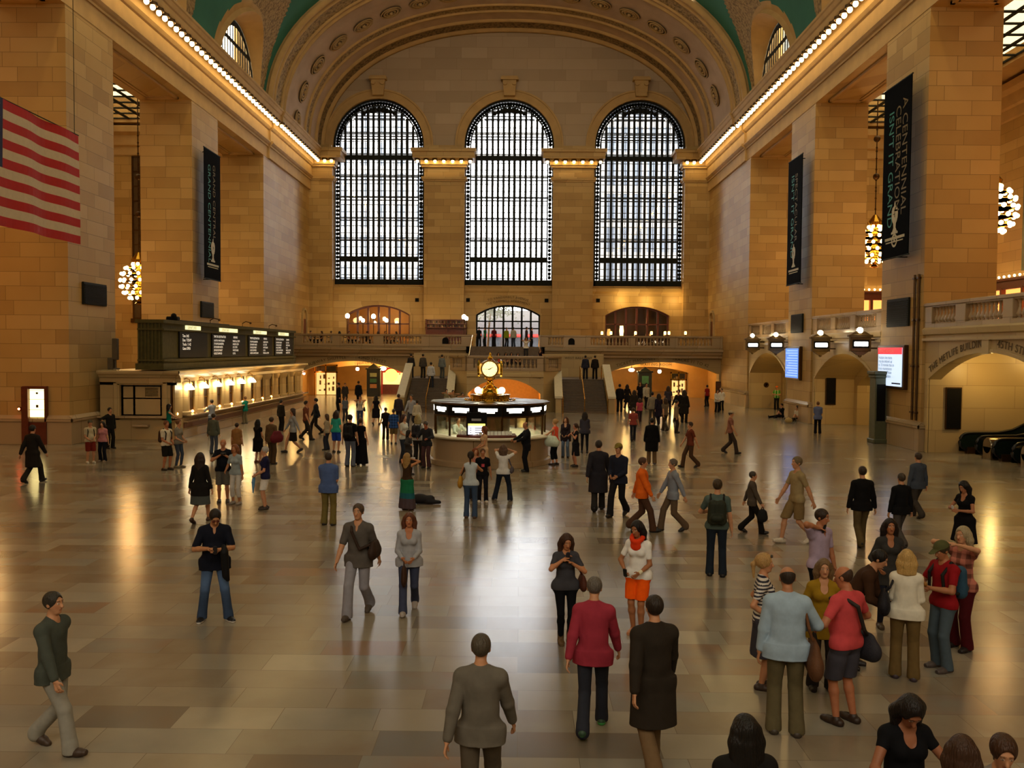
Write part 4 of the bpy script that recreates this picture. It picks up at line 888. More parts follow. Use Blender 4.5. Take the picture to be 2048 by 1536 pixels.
# board
BXF = -16.1; b0, b1, bz0, bz1 = 39.75, 63.0, 3.5, 5.42
bd = thing('departure_board', 'long dark green departure board with four panels above the ticket office', 'departure board', (BXF,b0,OZ))
M['bgreen'] = mat('board_green', '#4a4526', .7, 0, var=.15, spec=.15); M['blet'] = emit('board_letters', (1.,.93,.78), .55, False); M['bhead'] = emit('board_header', (1.,.96,.5), .75, False)
mb = MB(); mb.box(BXF-1.1,BXF,b0,b1,bz0,bz1); mb.box(BXF-1.2,BXF+.08,b0-.08,b1+.08,bz0-.29,bz0); mb.box(BXF-1.2,BXF+.1,b0-.1,b1+.1,bz1-.1,bz1+.06); mb.box(BXF-.0,BXF+.12,b0-.1,b1+.1,bz0+.1,bz0+.2); mb.box(BXF,BXF+.12,b0-.1,b1+.1,bz1-.42,bz1-.34); mb.box(BXF-1.1,BXF,b0-.1,b0,bz0+.1,bz0+.18); mb.box(BXF-1.1,BXF,b0-.1,b0,bz1-.42,bz1-.34)
for i in range(7): mb.box(BXF-1.1+.16*i,BXF-1.04+.16*i,b0-.05,b0,bz0,bz1)
mb.build('case', M['bgreen'], bd)
PANS = [(41.6,45.3),(46.0,51.6),(52.2,57.2),(57.8,62.4)]
rows = [('42 8:53 STAMFORD','LOCAL'),('16 9:07 N. WHITE PLAINS','MAKES ALL STOPS'),('37 9:20 POUGHKEEPSIE','HARLEM 125TH'),('25 9:34 NEW HAVEN','LTD. STOPS'),('29 9:50 SOUTHEAST','WHITE PLAINS')]
def boardtext(body, y, z, size, m, par):
    me = textmesh(body, size, .0, 1.0, 'LEFT'); mb = MB(); mb.mesh(me, lambda p: (BXF+.09, y+p.x, z+p.y)); o = mb.build('lettering', m, None, org=(0,0,0), fixn=False); o.parent = par; o.matrix_parent_inverse = bd.matrix_world.inverted()
for i, (a, b) in enumerate(PANS):
    mb = MB(); mb.box(BXF+.02,BXF+.07,a,b,bz0+.25,bz1-.45); p = mb.build('panel', M['black'], bd)
    mb = MB(); mb.box(BXF+.02,BXF+.08,a+(b-a)*.22,a+(b-a)*.74,bz1-.33,bz1-.13); h_ = mb.build('header', M['bhead'], bd)
    boardtext('DEPARTURES', a+(b-a)*.26, bz1-.3, .2, M['black'], p)
    if i == 0:
        for k, t in enumerate(('Time  8:45','Date  TODAY','Tracks  11-42','Gates OPEN')): boardtext(t, a+.3, bz1-.7-.2*k, .19, M['blet'], p)
    else:
        boardtext('TIME TRK DESTINATION', a+.2, bz1-.66, .17, M['blet'], p); boardtext('REMARKS', a+(b-a)*.6, bz1-.66, .17, M['blet'], p)
        for k in range(5): u, v = rows[(k+i)%5]; boardtext(u, a+.2, bz1-.86-.17*k, .15, M['blet'], p); boardtext(v, a+(b-a)*.58, bz1-.86-.17*k, .15, M['blet'], p)
x, y, z = at(345,635,X=-16.6); o = thing('camera_rig', 'small black camera on top of the departure board', 'camera', (x,y,bz1+.06)); mb = MB(); mb.bbox(x-.25,x+.3,y-.2,y+.2,bz1+.06,bz1+.28,.05); mb.sphere((x+.1,y-.1,bz1+.3), .14, 10, 6); mb.build('housing', M['black'], o); mb = MB(); mb.tube([(x+.3,y+.2,bz1+.1),(x+.4,y+2.2,bz1+.08),(x+.4,y+7,bz1+.09)], .025, 5); mb.build('cable', M['black'], o)
for i, yy in enumerate((46.5,51.9,57.4)):
    o = thing('lamp_arm', 'thin curved lamp arm on top of the departure board, %s from the near end' % ('first','second','third')[i], 'lamp', (BXF-.2,yy,bz1+.06), 'curved lamp arms on the departure board'); mb = MB(); mb.tube([(BXF-.2,yy,bz1+.05),(BXF-.2,yy,bz1+.25),(BXF,yy,bz1+.36),(BXF+.25,yy,bz1+.3)], .03, 6); mb.sphere((BXF+.27,yy,bz1+.27), .07, 8, 5); mb.build('arm', M['bronze'], o)
# lit panel on the near face of the left pier
x, y, z = at(62,838,Y=37.97); x2, _, z2 = at(92,778,Y=37.97)
o = thing('light_box', 'tall glowing yellow panel in a dark frame on the near left pier', 'light box', (x,37.9,0)); mb = MB(); mb.box(x-.28,x,37.72,38,.0,z2+.1); mb.box(x-.28,x2+.08,37.8,38,z2,z2+.12); mb.box(x2,x2+.08,37.8,38,0,z2); mb.box(x-.02,x2,37.85,38,0,z); mb.build('frame', M['wood'], o)
mb = MB(); mb.box(x,x2,37.9,37.94,z,z2); mb.build('panel', emit('panel_yellow',(1.,.82,.32),2.6), o)
mb = MB(); mb.box(x+.27,x+.37,37.88,37.9,z+.5,z+.62); mb.box(x+.27,x+.36,37.88,37.9,z2-.22,z2-.14)
for q in (.38,.82,1.18): mb.box(x,x2,37.885,37.9,z+(z2-z)*q/1.25,z+(z2-z)*q/1.25+.015)
mb.build('markings', M['bronze'], o)
x, y, z = at(37,818,Y=37.9); o = thing('alarm_light', 'tiny red light on the stone pier at the far left', 'light', (x,37.95,z)); mb = MB(); mb.sphere((x,37.93,z), .05, 8, 6); mb.build('lens', bpy.data.materials['exit_red'], o); mb = MB(); mb.box(x-.06,x+.06,37.93,38,z-.08,z+.08); mb.build('base', M['bronze'], o)

# ---------------------------------------------------------------- flag, banners
FX, fy0, fy1, fz0, fz1 = -16.0, 24.2, 32.15, 7.93, 11.82
fl = thing('flag', 'large flag with red and white stripes hanging at the left edge', 'flag', (FX,fy0,fz0))
M['fred'] = mat('flag_red', '#a30b06', .8, var=.06, bump=.2, bscale=3); M['fwhite'] = mat('flag_white', '#bba98c', .8, var=.05); M['fblue'] = mat('flag_blue', '#101a44', .8)
wav = lambda y, z: FX+.06*math.sin(y*1.7+z*.4)+.04*math.sin(y*3.1)
H_ = fz1-fz0; cy1 = fy0+(fy1-fy0)*.4; cz0 = fz1-H_*7/13
mb = MB()
for i in range(13):
    za, zb = fz0+H_*i/13, fz0+H_*(i+1)/13
    ys = [fy0+(fy1-fy0)*k/30 for k in range(31)]
    for k in range(30):
        if zb > cz0+.01 and ys[k+1] < cy1+.01: continue
        mb.add([(wav(ys[k],za),ys[k],za),(wav(ys[k+1],za),ys[k+1],za),(wav(ys[k+1],zb),ys[k+1],zb),(wav(ys[k],zb),ys[k],zb)], [(0,1,2,3)], i % 2)
mb.build('stripes', [M['fred'],M['fwhite']], fl, fixn=False)
mb = MB(); ys = [fy0+(cy1-fy0)*k/12 for k in range(13)]
for k in range(12): mb.add([(wav(ys[k],cz0),ys[k],cz0),(wav(ys[k+1],cz0),ys[k+1],cz0),(wav(ys[k+1],fz1),ys[k+1],fz1),(wav(ys[k],fz1),ys[k],fz1)], [(0,1,2,3)])
cn = mb.build('canton', M['fblue'], fl, fixn=False)
mb = MB()
for r in range(9):
    for q in range(6 if r % 2 == 0 else 5):
        y = fy0+(cy1-fy0)*((q*2+1+(r%2))/12); z = cz0+(fz1-cz0)*(r+1)/10; P_ = []
        for i in range(10): a = PI/2+2*PI*i/10; rr = .1 if i % 2 == 0 else .04; P_.append((wav(y,z)+.015, y+rr*math.cos(a), z+rr*math.sin(a)))
        mb.add(P_+[(wav(y,z)+.015,y,z)], [(i,(i+1)%10,10) for i in range(10)])
o = mb.build('stars', M['fwhite'], None, org=(0,0,0), fixn=False); o.parent = cn; o.matrix_parent_inverse = fl.matrix_world.inverted()
mb = MB(); 
for y in (fy0+.3,fy1-.3): mb.tube([(FX,y,fz1),(FX,y,ZC+6)], .012, 5)
mb.tube([(FX,fy0-.1,fz1+.02),(FX,fy1,fz1+.02)], .02, 5); mb.build('hanging_cable', M['iron'], fl)
M['ban'] = mat('banner_cloth', '#07080b', .9, var=.2, spec=.05); M['gold'] = mat('banner_gold', '#6e5a1f', .6); M['teal'] = mat('banner_teal', '#2f8578', .6); M['cream'] = mat('banner_cream', '#b8ad8c', .6)
def banner(label, X, sg, ya, yb, z0, z1, lines):
    b = thing('banner', label, 'banner', (X,ya,z0)); mb = MB(); mb.box(X-.02,X+.02,ya,yb,z0,z1); mb.build('cloth', M['ban'], b)
    mb = MB(); [mb.tube([(X,ya-.06,z),(X,yb+.06,z)], .035, 6) for z in (z0,z1)]
    Xw = XL if sg < 0 else XR
    for z in (z0+.02,z1): mb.tube([(X,(ya+yb)/2,z),(Xw,(ya+yb)/2,z)], .03, 6)
    mb.build('bracket', M['iron'], b)
    face = X-sg*.03; cyb = (ya+yb)/2
    # across: 0 = image left edge .. 1 = image right edge
    v = (lambda f: yb-(yb-ya)*f) if sg > 0 else (lambda f: ya+(yb-ya)*f)
    for body, f, z, size, m in lines:   # text reads downwards
        me = textmesh(body, size, 0, 1.0, 'LEFT'); mb = MB(); k = -1 if sg > 0 else 1
        mb.mesh(me, lambda p: (face, v(f)+k*(p.y), z-p.x)); mb.build('lettering', M[m], b, fixn=False)
    # printed clock
    L = z1-z0; cz = z0+L*.235; mb = MB(); pr = [(0,.62),(.05,.6),(.06,.46),(.2,.4),(.27,.28),(.29,.12),(.27,-.05),(.2,-.2),(.12,-.28),(.1,-.46),(.2,-.6),(.3,-.64),(.3,-.72),(0,-.72)]
    pts = [(face,cyb+y*1.15,cz+z*1.05) for y,z in pr]+[(face,cyb-y*1.15,cz+z*1.05) for y,z in reversed(pr[1:-1])]; mb.add(pts, [tuple(range(len(pts)))]); mb.build('printed_clock', M['cream'], b, fixn=False)
    mb = MB(); mb.box(face-.004*sg-.002,face-.004*sg+.002,cyb-.02,cyb+.02,cz-.02,cz+.2); mb.box(face-.006,face+.006,cyb,cyb+.14,cz+.1,cz+.13); mb.build('printed_hands', M['ban'], b)
    mb = MB(); mb.box(face-.003,face+.003,ya+.35,yb-.4,cz-1.0,cz-.88); mb.box(face-.003,face+.003,ya+.5,yb-.5,cz-1.12,cz-1.07); mb.build('printed_lines', M['cream'], b)
    return b, face, cyb
b, f, cyb = banner('large black banner with gold and green lettering on the near right pier', 16.6, 1, 38.3, 41.1, 8.45, 16.1, [('A CENTENNIAL',.84-.12,15.3,.72,'gold'),('CELEBRATION',.6-.12,15.1,.72,'gold'),("ISN'T IT GRAND",.34-.12,15.0,.72,'teal')])
mb = MB(); pr = [(r*math.cos(2*PI*i/28), r*math.sin(2*PI*i/28)) for r in (.3,.2) for i in range(28)]; mb.add([(f,cyb+y,9.2+z) for y,z in pr], [(i,(i+1)%28,28+(i+1)%28,28+i) for i in range(28)]); mb.add([(f,cyb+.09*math.cos(2*PI*i/16),9.2+.09*math.sin(2*PI*i/16)) for i in range(16)], [tuple(range(16))]); mb.build('ring_emblem', M['cream'], b, fixn=False)
banner('narrow black banner with teal lettering on the far right pier', 16.6, 1, 52.9, 55.6, 8.35, 15.95, [('SPECTACULAR',.66-.12,15.0,.62,'gold'),("ISN'T IT GRAND",.4-.12,15.0,.7,'teal')])
banner('black banner with green and orange lettering on the left pier', -18.85, -1, 52.85, 55.65, 8.4, 16.15, [('GRAND CENTRAL',.52+.0,15.4,.56,'gold'),('GRAND CENTENNIAL',.22+.0,15.3,.6,'teal')])
# ---------------------------------------------------------------- vents on the piers
for (a, b_, sg, lab) in (((1585,630),(1607,665),1,'dark square grille on the far right pier above the blue screen'),((1778,600),(1820,652),1,'dark square grille on the near right pier below the large banner'),((163,563),(210,613),-1,'dark square grille on the near left pier below the flag'),((400,602),(425,637),-1,'dark square grille on the far left pier below the banner')):
    Xw = XR if sg > 0 else XL; p, q = at(*a,X=Xw), at(*b_,X=Xw); ya, yb = sorted((p[1],q[1])); z0, z1 = sorted((p[2],q[2]))
    o = thing('ventilation_grille', lab, 'grille', (Xw,(ya+yb)/2,z0)); mb = MB(); mb.bbox(Xw-sg*.1,Xw,ya,yb,z0,z1,.02); mb.build('frame', M['iron'], o); mb = MB(); n_ = 12
    for i in range(n_): z = z0+.06+(z1-z0-.12)*i/n_; mb.box(Xw-sg*.11,Xw-sg*.13,ya+.06,yb-.06,z,z+.035)
    mb.build('slats', M['black'], o)
x, y, z = at(231,722,Y=40.9); o = thing('loudspeaker', 'tall grey loudspeaker standing on the ticket office roof beside the near left pier', 'loudspeaker', (x,40.9,OZ+.06)); mb = MB(); mb.bbox(x-.12,x+.12,40.78,41.02,OZ+.5,OZ+1.5,.03); mb.tube([(x,40.9,OZ+.06),(x,40.9,OZ+.5)], .05, 8); mb.lathe([(.2,0),(.18,.06),(.05,.08)], (x,40.9,OZ+.06), 12); mb.bbox(x-.3,x-.05,40.7,41.0,OZ+.06,OZ+.6,.03); mb.build('cabinet', mat('speaker_grey','#5a4c38',.6), o)
for k, yy in enumerate((38.75,38.35)):
    o = thing('wall_pipe', 'thin brown vertical pipe on the near right pier, %s of two' % ('left','right')[k], 'pipe', (XR-.06,yy,1.4), 'pipes on the near right pier'); mb = MB(); mb.tube([(XR-.06,yy,1.3),(XR-.06,yy,7.6)], .05, 8); [mb.box(XR-.13,XR,yy-.09,yy+.09,q,q+.08) for q in (1.6,3.6,5.6,7.4)]; mb.build('pipe', M['bronze'], o)
# ---------------------------------------------------------------- screens on the right piers
def screen(label, ya, yb, z0, z1, head):
    X = XR; s = thing('display_screen', label, 'screen', (X,(ya+yb)/2,z0)); mb = MB()
    mb.bbox(X-.2,X,ya-.18,yb+.1,z0-.12,z1+.12,.03); mb.build('frame', M['bronze'], s)
    mb = MB(); mb.box(X-.22,X-.2,ya,yb,z0,z1); mb.build('display', emit('screen_blue',(.14,.34,1.),.62) if not head else emit('screen_pale',(.62,.78,1.),.75), s)
    if head:
        mb = MB(); mb.box(X-.235,X-.21,ya,yb,z1-.3,z1); mb.build('header', emit('screen_red',(.9,.05,.07),.7), s)
        def tx(t, z, sz, m): 
            me = textmesh(t, sz, 0, 1, 'LEFT'); mb = MB(); mb.mesh(me, lambda p: (X-.24, yb-.12-p.x, z+p.y)); mb.build('lettering', m, s, fixn=False)
        tx('SERVICE ADVISORY', z1-.22, .2, M['white'])
        for i, t in enumerate(('Hudson line trains','may be delayed up','to 10 minutes due to','track maintenance','in the area. Please','listen for updates')): tx(t, z1-.52-.17*i, .2, bpy.data.materials['screen_ink'])
        mb = MB(); mb.box(X-.235,X-.21,ya+.1,ya+1.0,z0+.1,z0+.16); mb.build('footer', bpy.data.materials['screen_ink'], s)
    else:
        mb = MB()
        for i in range(11): mb.box(X-.235,X-.21,ya+.1,yb-.1-.3*(i%3),z0+.12+.155*i,z0+.16+.155*i)
        mb.build('timetable_lines', emit('screen_lines',(.5,.72,1.),.7), s)
screen('tall blue timetable screen on the far right pier', 54.2, 56.75, 2.62, 4.45, False)
screen('tall white service advisory screen with red header on the near right pier', 39.5, 42.1, 2.7, 4.45, True)
# ---------------------------------------------------------------- right side: gate niches, upper deck
ZR = 5.25; X3 = XR+.12
fxr = lambda u,z,t: (X3+t, u, z)
mb = MB(); NICH = []
for k, (a, b) in enumerate(BAYS):
    big = k < 3
    h = (a+.45,b-.45,0,3.1 if big else 2.65,4.25 if big else 4.15); NICH.append(h)
    wall_arch(mb, a-.05, b+.05, 0, ZR, h, fxr, 0, .5)
    dp = 13 if big else 2.3
    if big: mb.box(X3+.5,X3+dp,h[0]-.3,h[0],0,4.86); mb.box(X3+.5,X3+dp,h[1],h[1]+.3,0,4.86); mb.box(X3+dp-.2,X3+dp,h[0],h[1],0,4.86)
    else:
        mb.box(X3+.5,X3+dp,h[0]-.3,h[0],0,4.6); mb.box(X3+.5,X3+dp,h[1],h[1]+.3,0,4.6)
        us = [h[0]+(h[1]-h[0])*i/16 for i in range(17)]
        for i in range(16): mb.add([(X3+.3,us[i],archz(us[i],h[0],h[1],h[3],h[4])),(X3+.3,us[i+1],archz(us[i+1],h[0],h[1],h[3],h[4])),(X3+dp,us[i+1],archz(us[i+1],h[0],h[1],h[3],h[4])),(X3+dp,us[i],archz(us[i],h[0],h[1],h[3],h[4]))], [(0,1,2,3)])
        wall_arch(mb, h[0], h[1], 0, 4.6, (h[1]-4.6,h[1]-.5,0,2.3,3.0), lambda u,z,t: (X3+dp+t,u,z), 0, .8)
        mb.box(X3+dp+3,X3+dp+3.2,h[0],h[1],0,4.6)
wn = struct(mb.build('wall_gates', M['stone2']))
for k in (3,4): inscribe(wn, 'TRACKS', NICH[k][1]-2.5, X3+2.3, 3.25, .36, None, 'x', 1)
for k in (2,):
    h = NICH[k]; c = (h[0]+h[1])/2
    inscribe_arc(wn, 'THE METLIFE BUILDING', h, X3, -.235, .2, .4, 'x'); inscribe_arc(wn, '45TH STREET', h, X3, .2, .2, .4, 'x')
mb = MB()
for k, (a, b) in enumerate(BAYS):
    arch_ring(mb, NICH[k], fxr, -.06, .02, 0, .14, n=20); mb.box(X3-.14,X3,a-.02,b+.02,4.72,4.84); mb.strip([(0,4.95),(.12,5.0),(.16,5.2),(.05,5.3),(-.3,5.3)], lambda u,z,t: (X3-u,t,z), [a,b])
    if k == 2: mb.box(X3-.1,X3,(a+b)/2-.25,(a+b)/2+.25,4.2,4.75)
struct(mb.build('trim_13', M['stone2']))
mb = MB(); mb.box(X3+.4,30.2,Y0,67.07,4.85,5.25)
mb2 = MB(); mb2.box(XR+3.1,30.2,Y0,67.07,4.85,5.25); [mb2.box(X3+.3,XR+3.2,a,b,4.85,5.25) for a,b in BAYS]
struct(mb2.build('floor_north_balcony', M['marble']))
for k, (a, b, lab) in enumerate(((27.9,38,'stone balustrade over the wide arch at the right edge'),(42.4,52.5,'stone balustrade above the right gate arch between the banners'),(57,67.07,'stone balustrade above the far right gate arch'))):
    balustrade(lab, (X3+.1,a+.02), (X3+.1,b-.02), ZR, 6.32, [(.7,3.4,9),(4.1,6.3,8),(7.0,9.3,8)] if k else [(.8,3.3,8),(3.95,6.6,9),(7.4,9.4,7)])
balustrade('stone balustrade over the nearest right arch', (X3+.1,13.42), (X3+.1,23.4), ZR, 6.32, [(.8,3.3,8),(3.95,6.6,9),(7.4,9.4,7)])
# dark poster cases
for (X_, Y_, w, z0, z1, lab) in ((18.2,52.03,.62,1.15,2.92,'tall dark poster case on the wall inside the middle right gate arch'),(18.3,37.53,.68,1.0,2.78,'tall dark poster case beside the escalators inside the wide right arch')):
    o = thing('poster_case', lab, 'poster case', (X_,Y_,z0)); mb = MB(); mb.bbox(X_-w/2,X_+w/2,Y_-.08,Y_,z0,z1,.02); mb.build('frame', M['bronze'], o); mb = MB(); mb.box(X_-w/2+.05,X_+w/2-.05,Y_-.095,Y_-.08,z0+.05,z1-.05); mb.build('panel', M['black'], o)
x, y, z = 18.5, 66.6, 1.75; o = thing('wall_medallion', 'round bronze plaque on the wall inside the far right gate arch', 'plaque', (x,y,z)); mb = MB(); mb.lathe([(0,-.05),(.16,-.05),(.2,0)], (x,y,z), 16, ax='y'); mb.torus((x,y-.05,z), .1, .02, 'y', 14, 5); mb.build('disc', M['bronze'], o)
# hanging gate signs with globes
for i, (px_, py_) in enumerate(((1505,690),(1552,690),(1641,690),(1720,688))):
    X_ = 16.45; x, y, z = at(px_,py_,X=X_); w, hgt = .5, .36
    s = thing('gate_sign', 'lit bronze gate sign with white globe, %s of four on the right wall' % ('farthest','second farthest','second nearest','nearest')[i], 'sign', (x,y,z-.6), 'lit gate signs on the right wall')
    mb = MB(); mb.bbox(x-w,x+w,y-.12,y+.12,z-hgt,z+hgt,.03); mb.bbox(x-w-.08,x+w+.08,y-.15,y+.15,z+hgt-.02,z+hgt+.09,.02); mb.prism([(-.4,z-hgt),(.4,z-hgt),(.14,z-hgt-.18),(-.14,z-hgt-.18)], lambda u,z_,t: (x+u,t,z_), y-.09, y+.09); mb.sphere((x,y,z-hgt-.2), .1, 8, 6); mb.prism([(-.5,z+hgt+.08),(.5,z+hgt+.08),(.2,z+hgt+.26),(-.2,z+hgt+.26)], lambda u,z_,t: (x+u,t,z_), y-.06, y+.06); mb.build('case', mat('sign_bronze','#6d5836',.4,.5) if i == 0 else bpy.data.materials['sign_bronze'], s)
    mb = MB(); mb.box(x-w+.1,x+w-.1,y-.14,y-.11,z-.2,z+.2); mb.build('dark_panel', M['black'], s)
    mb = MB(); mb.bbox(x-w+.17,x+w-.17,y-.165,y-.135,z-.11,z+.11,.03); mb.build('lit_panel', M['signlit'] if i == 0 else M['signlit'], s)
    mb = MB(); mb.sphere((x-.02,y,z+hgt+.3), .15, 14, 9); mb.build('globe', M['lampw'], s, smooth=True)
    mb = MB(); mb.tube([(x+w,y,z+.2),(XR+.1,y,z+.2)], .04, 6); mb.tube([(x+w,y,z-.2),(XR+.1,y,z-.2)], .04, 6); mb.build('bracket', M['bronze'], s)
# green pillar kiosk
kx, ky = 16.75, 42.3; o = thing('pillar_kiosk', 'tall grey green square pillar with a black panel beside the near right pier', 'pillar', (kx,ky,0)); mb = MB(); mb.bbox(kx-.33,kx+.33,ky-.4,ky+.4,0,.2,.03); mb.bbox(kx-.27,kx+.27,ky-.34,ky+.34,.18,3.05,.02); mb.bbox(kx-.33,kx+.33,ky-.4,ky+.4,3.05,3.2,.04); mb.bbox(kx-.38,kx+.38,ky-.45,ky+.45,3.2,3.36,.03); mb.build('body', mat('grey_green','#4a4d36',.5), o)
o.location.y = ky-.8; mb = MB(); mb.box(kx-.2,kx+.2,ky-.36,ky-.34,1.05,2.75); mb.build('panel', M['black'], o, org=(kx,ky,0))
# ---------------------------------------------------------------- escalators
M['escglass'] = mat('escalator_glass', '#16201a', .15); M['rubber'] = mat('handrail_rubber', '#0b0b0b', .35); M['escsteel'] = mat('escalator_steel', '#8b7f68', .25, .9)
def esc_path(x0, y):
    pts = []
    for i in range(9): a = PI*1.5-PI*i/8; pts.append((x0+.36+.36*math.cos(a), y, .5+.36*math.sin(a)))
    pts += [(x0+1.6,y,.88),(x0+2.2,y,1.0),(x0+2.8,y,1.3)]; pts += [(x0+2.8+k, y, 1.3+k*.577) for k in range(1,9)]
    return pts
for e, (ya, yb, lab) in enumerate(((35.95,37.3,'escalator with black handrails rising to the right, the one next to the poster case'),(33.3,34.65,'escalator with black handrails rising to the right at the picture edge'))):
    x0 = 18.5; es = thing('escalator', lab, 'escalator', (x0,ya,0), 'escalators in the wide right arch')
    for y in (ya,yb):
        mb = MB(); mb.tube(esc_path(x0,y), .06, 8); mb.build('handrail', M['rubber'], es, smooth=True)
        pa = esc_path(x0,y)[1:]; mb = MB(); vs = [(px_,y+d,pz) for d in (-.03,.03) for px_,_,pz in pa]; n_ = len(pa)
        lo = [(px_,y+d,max(.12,pz-.85) if px_ > x0+1 else .12) for d in (-.03,.03) for px_,_,pz in pa]
        for d in (0,1): mb.add(vs[d*n_:(d+1)*n_]+lo[d*n_:(d+1)*n_], [(i,i+1,n_+i+1,n_+i) for i in range(n_-1)])
        mb.build('balustrade_panel', M['escglass'], es)
        mb = MB(); sk = [(x0+.3,.0),(x0+.3,.28),(x0+2.0,.3),(x0+2.8,.65),(x0+10.8,5.27),(x0+10.8,4.6),(x0+3.2,.1),(x0+2.8,0)]; mb.prism(sk, lambda u,z,t: (u,t,z), y-.13, y+.13); mb.build('skirt', M['bronze'], es)
    for i in range(26):
        x = x0+.6+.38*i; z = max(.04, (x-x0-2.2)*.577) if x > x0+2.2 else .04; mb = MB(); mb.bbox(x,x+.38,ya+.15,yb-.15,z-.2 if z > .2 else 0,z+.03,.01); mb.build('step', M['iron'], es)
mb = MB(); mb.lathe([(.0,-.0),(.36,0),(.38,.05),(.38,.6),(.33,.7),(0,.72)], (0,0,0), 20); 
for i, y in enumerate((35.3,32.6)):
    o = MB(); o.lathe([(0,0),(.3,0),(.33,.04),(.33,1.6),(.3,1.64),(0,1.64)], (18.6,y,.55), 20, ax='x'); o.box(18.6,20.2,y-.3,y+.3,0,.5); q = o.build('steel_drum', M['escsteel'], smooth='auto'); tag(q, 'shiny rounded steel divider beside the escalators, %s' % ('between the two escalators' if i == 0 else 'nearest the picture edge'), 'divider', 'steel dividers by the escalators')
# ---------------------------------------------------------------- chandeliers
def chandelier(x, y, z, label):
    c = thing('chandelier', label, 'chandelier', (x,y,z), 'globe chandeliers in the side aisles'); R = 1.25
    rows_ = [(1.14,.42,7),(.86,.86,10),(.47,1.1,13),(.04,1.2,14),(-.39,1.16,14),(-.8,.98,12),(-1.14,.62,9)]
    mb = MB()
    for dz, r, n_ in rows_: mb.torus((x,y,z+dz), r-.07, .05, 'z', 24, 6)
    mb.lathe([(.12,1.95),(.3,1.7),(.5,1.45),(.45,1.25),(.25,1.15),(.15,.3),(.3,-.6),(.12,-1.35),(.3,-1.5),(.0,-1.6)], (x,y,z), 16); mb.build('frame', M['brass'], c, smooth='auto')
    if chandelier.bm is None:
        mb = MB(); mb.sphere((0,0,0), .115, 10, 7); chandelier.bm = mb.build('bulb', M['chbulb'], None, org=(0,0,0), smooth=True); first = chandelier.bm
    else: first = None
    for dz, r, n_ in rows_:
        for i in range(n_):
            if first is not None: o = first; first = None
            else: o = chandelier.bm.copy(); COL.objects.link(o)
            o.parent = c; a = 2*PI*(i+.5*(dz > 0))/n_; o.location = (r*math.cos(a), r*math.sin(a), dz)
    mb = MB(); mb.tube([(x,y,z+1.9),(x,y,21.0)], .035, 6)
    for q in (4.5,7.0): mb.sphere((x,y,z+q), .22, 10, 7)
    k_ = z+2.1
    while k_ < 20.8: mb.torus((x,y,k_), .055, .02, 'y' if int(k_*3)%2 else 'x', 8, 4); k_ += .24
    mb.build('chain', M['bronze'], c)
    return c
chandelier.bm = None
chandelier(-25.85, 60, 8.7, 'glowing globe chandelier hanging in the left aisle behind the piers')
chandelier(23.75, 60, 11.5, 'glowing globe chandelier hanging in the right aisle beside the large banner')
chandelier(23.75, 45.3, 11.5, 'partly hidden glowing chandelier at the far right behind the near pier')
chandelier(-25.85, 45.3, 8.7, 'glowing chandelier hidden behind the near left pier')
# storefronts on the north balcony
M['orangeglow'] = emit('tavern_glow', (1.,.28,.06), 2.0)
def tavern(label, p, q, zb, n):
    (xa,ya),(xb,yb) = p, q; o = thing('tavern', label, 'bar front', (xa,ya,zb)); d = Vector((xb-xa,yb-ya,0)); L = d.length; d.normalize(); nn = Vector((d.y,-d.x,0))
    P_ = lambda u,w,z: Vector((xa,ya,0))+d*u+nn*w+Vector((0,0,z))
    def bx(mb, u0,u1,w0,w1,z0,z1): 
        vs = [P_(u,w,z) for z in (z0,z1) for u,w in ((u0,w0),(u1,w0),(u1,w1),(u0,w1))]; mb.add(vs, [(3,2,1,0),(4,5,6,7),(0,1,5,4),(1,2,6,5),(2,3,7,6),(3,0,4,7)])
    mb = MB(); bx(mb,0,L,0,.3,zb+2.9,zb+3.4); bx(mb,-.1,L+.1,-.05,.45,zb+3.4,zb+3.55); bx(mb,0,L,0,.3,zb,zb+.8)
    for i in range(n+1): bx(mb,L*i/n-.1,L*i/n+.1,0,.34,zb,zb+3.0)
    mb.build('wood_front', M['wood'], o)
    mb = MB(); bx(mb,.1,L-.1,.02,.06,zb+.8,zb+2.9); mb.build('lit_glass', M['orangeglow'], o)
    for i in range(n*4): mb = MB(); mb.sphere(P_(L*(i+.5)/(n*4),.3,zb+3.68), .08, 6, 4); mb.build('bulb', M['bulb'], o)
tavern('red wooden bar front with bulbs along its top at the end of the north balcony', (24.6,66.9), (29.5,66.9), 5.25, 3)
tavern('red wooden bar front with bulbs along its top at the far right edge', (30.0,57.5), (30.0,46), 5.25, 5)
# tall windows on the outer walls
for (sg, X_, y0_, y1_, n_) in ((1,30.15,46.5,53.6,22),(1,30.15,59,65,23)):
    root = sthing('window_%d' % (n_+8), (X_,y0_,9.3)); mb = MB()
    mb.box(X_-.15,X_+.1,y0_,y0_+.5,9.2,18.2); mb.box(X_-.15,X_+.1,y1_-.5,y1_,9.2,18.2); mb.box(X_-.15,X_+.1,y0_,y1_,17.7,18.3)
    for i in range(1,5): y = y0_+(y1_-y0_)*i/5; mb.box(X_-.12,X_+.1,y-.12,y+.12,9.2,18)
    for z in (9.2,11.3,13.4,15.5): mb.box(X_-.12,X_+.1,y0_,y1_,z,z+.16)
    mb.build('frame', mat('window_bronze','#4d5640',.5) if n_ == 22 else bpy.data.materials['window_bronze'], root); mb = MB(); mb.box(X_+.02,X_+.04,y0_+.3,y1_-.3,9.3,17.9); mb.build('pane', mat('window_dusk','#8f8468',.3) if n_ == 22 else bpy.data.materials['window_dusk'], root)
xa, _, za = at(267,637,Y=67); xb, _, zb_ = at(275,313,Y=67)
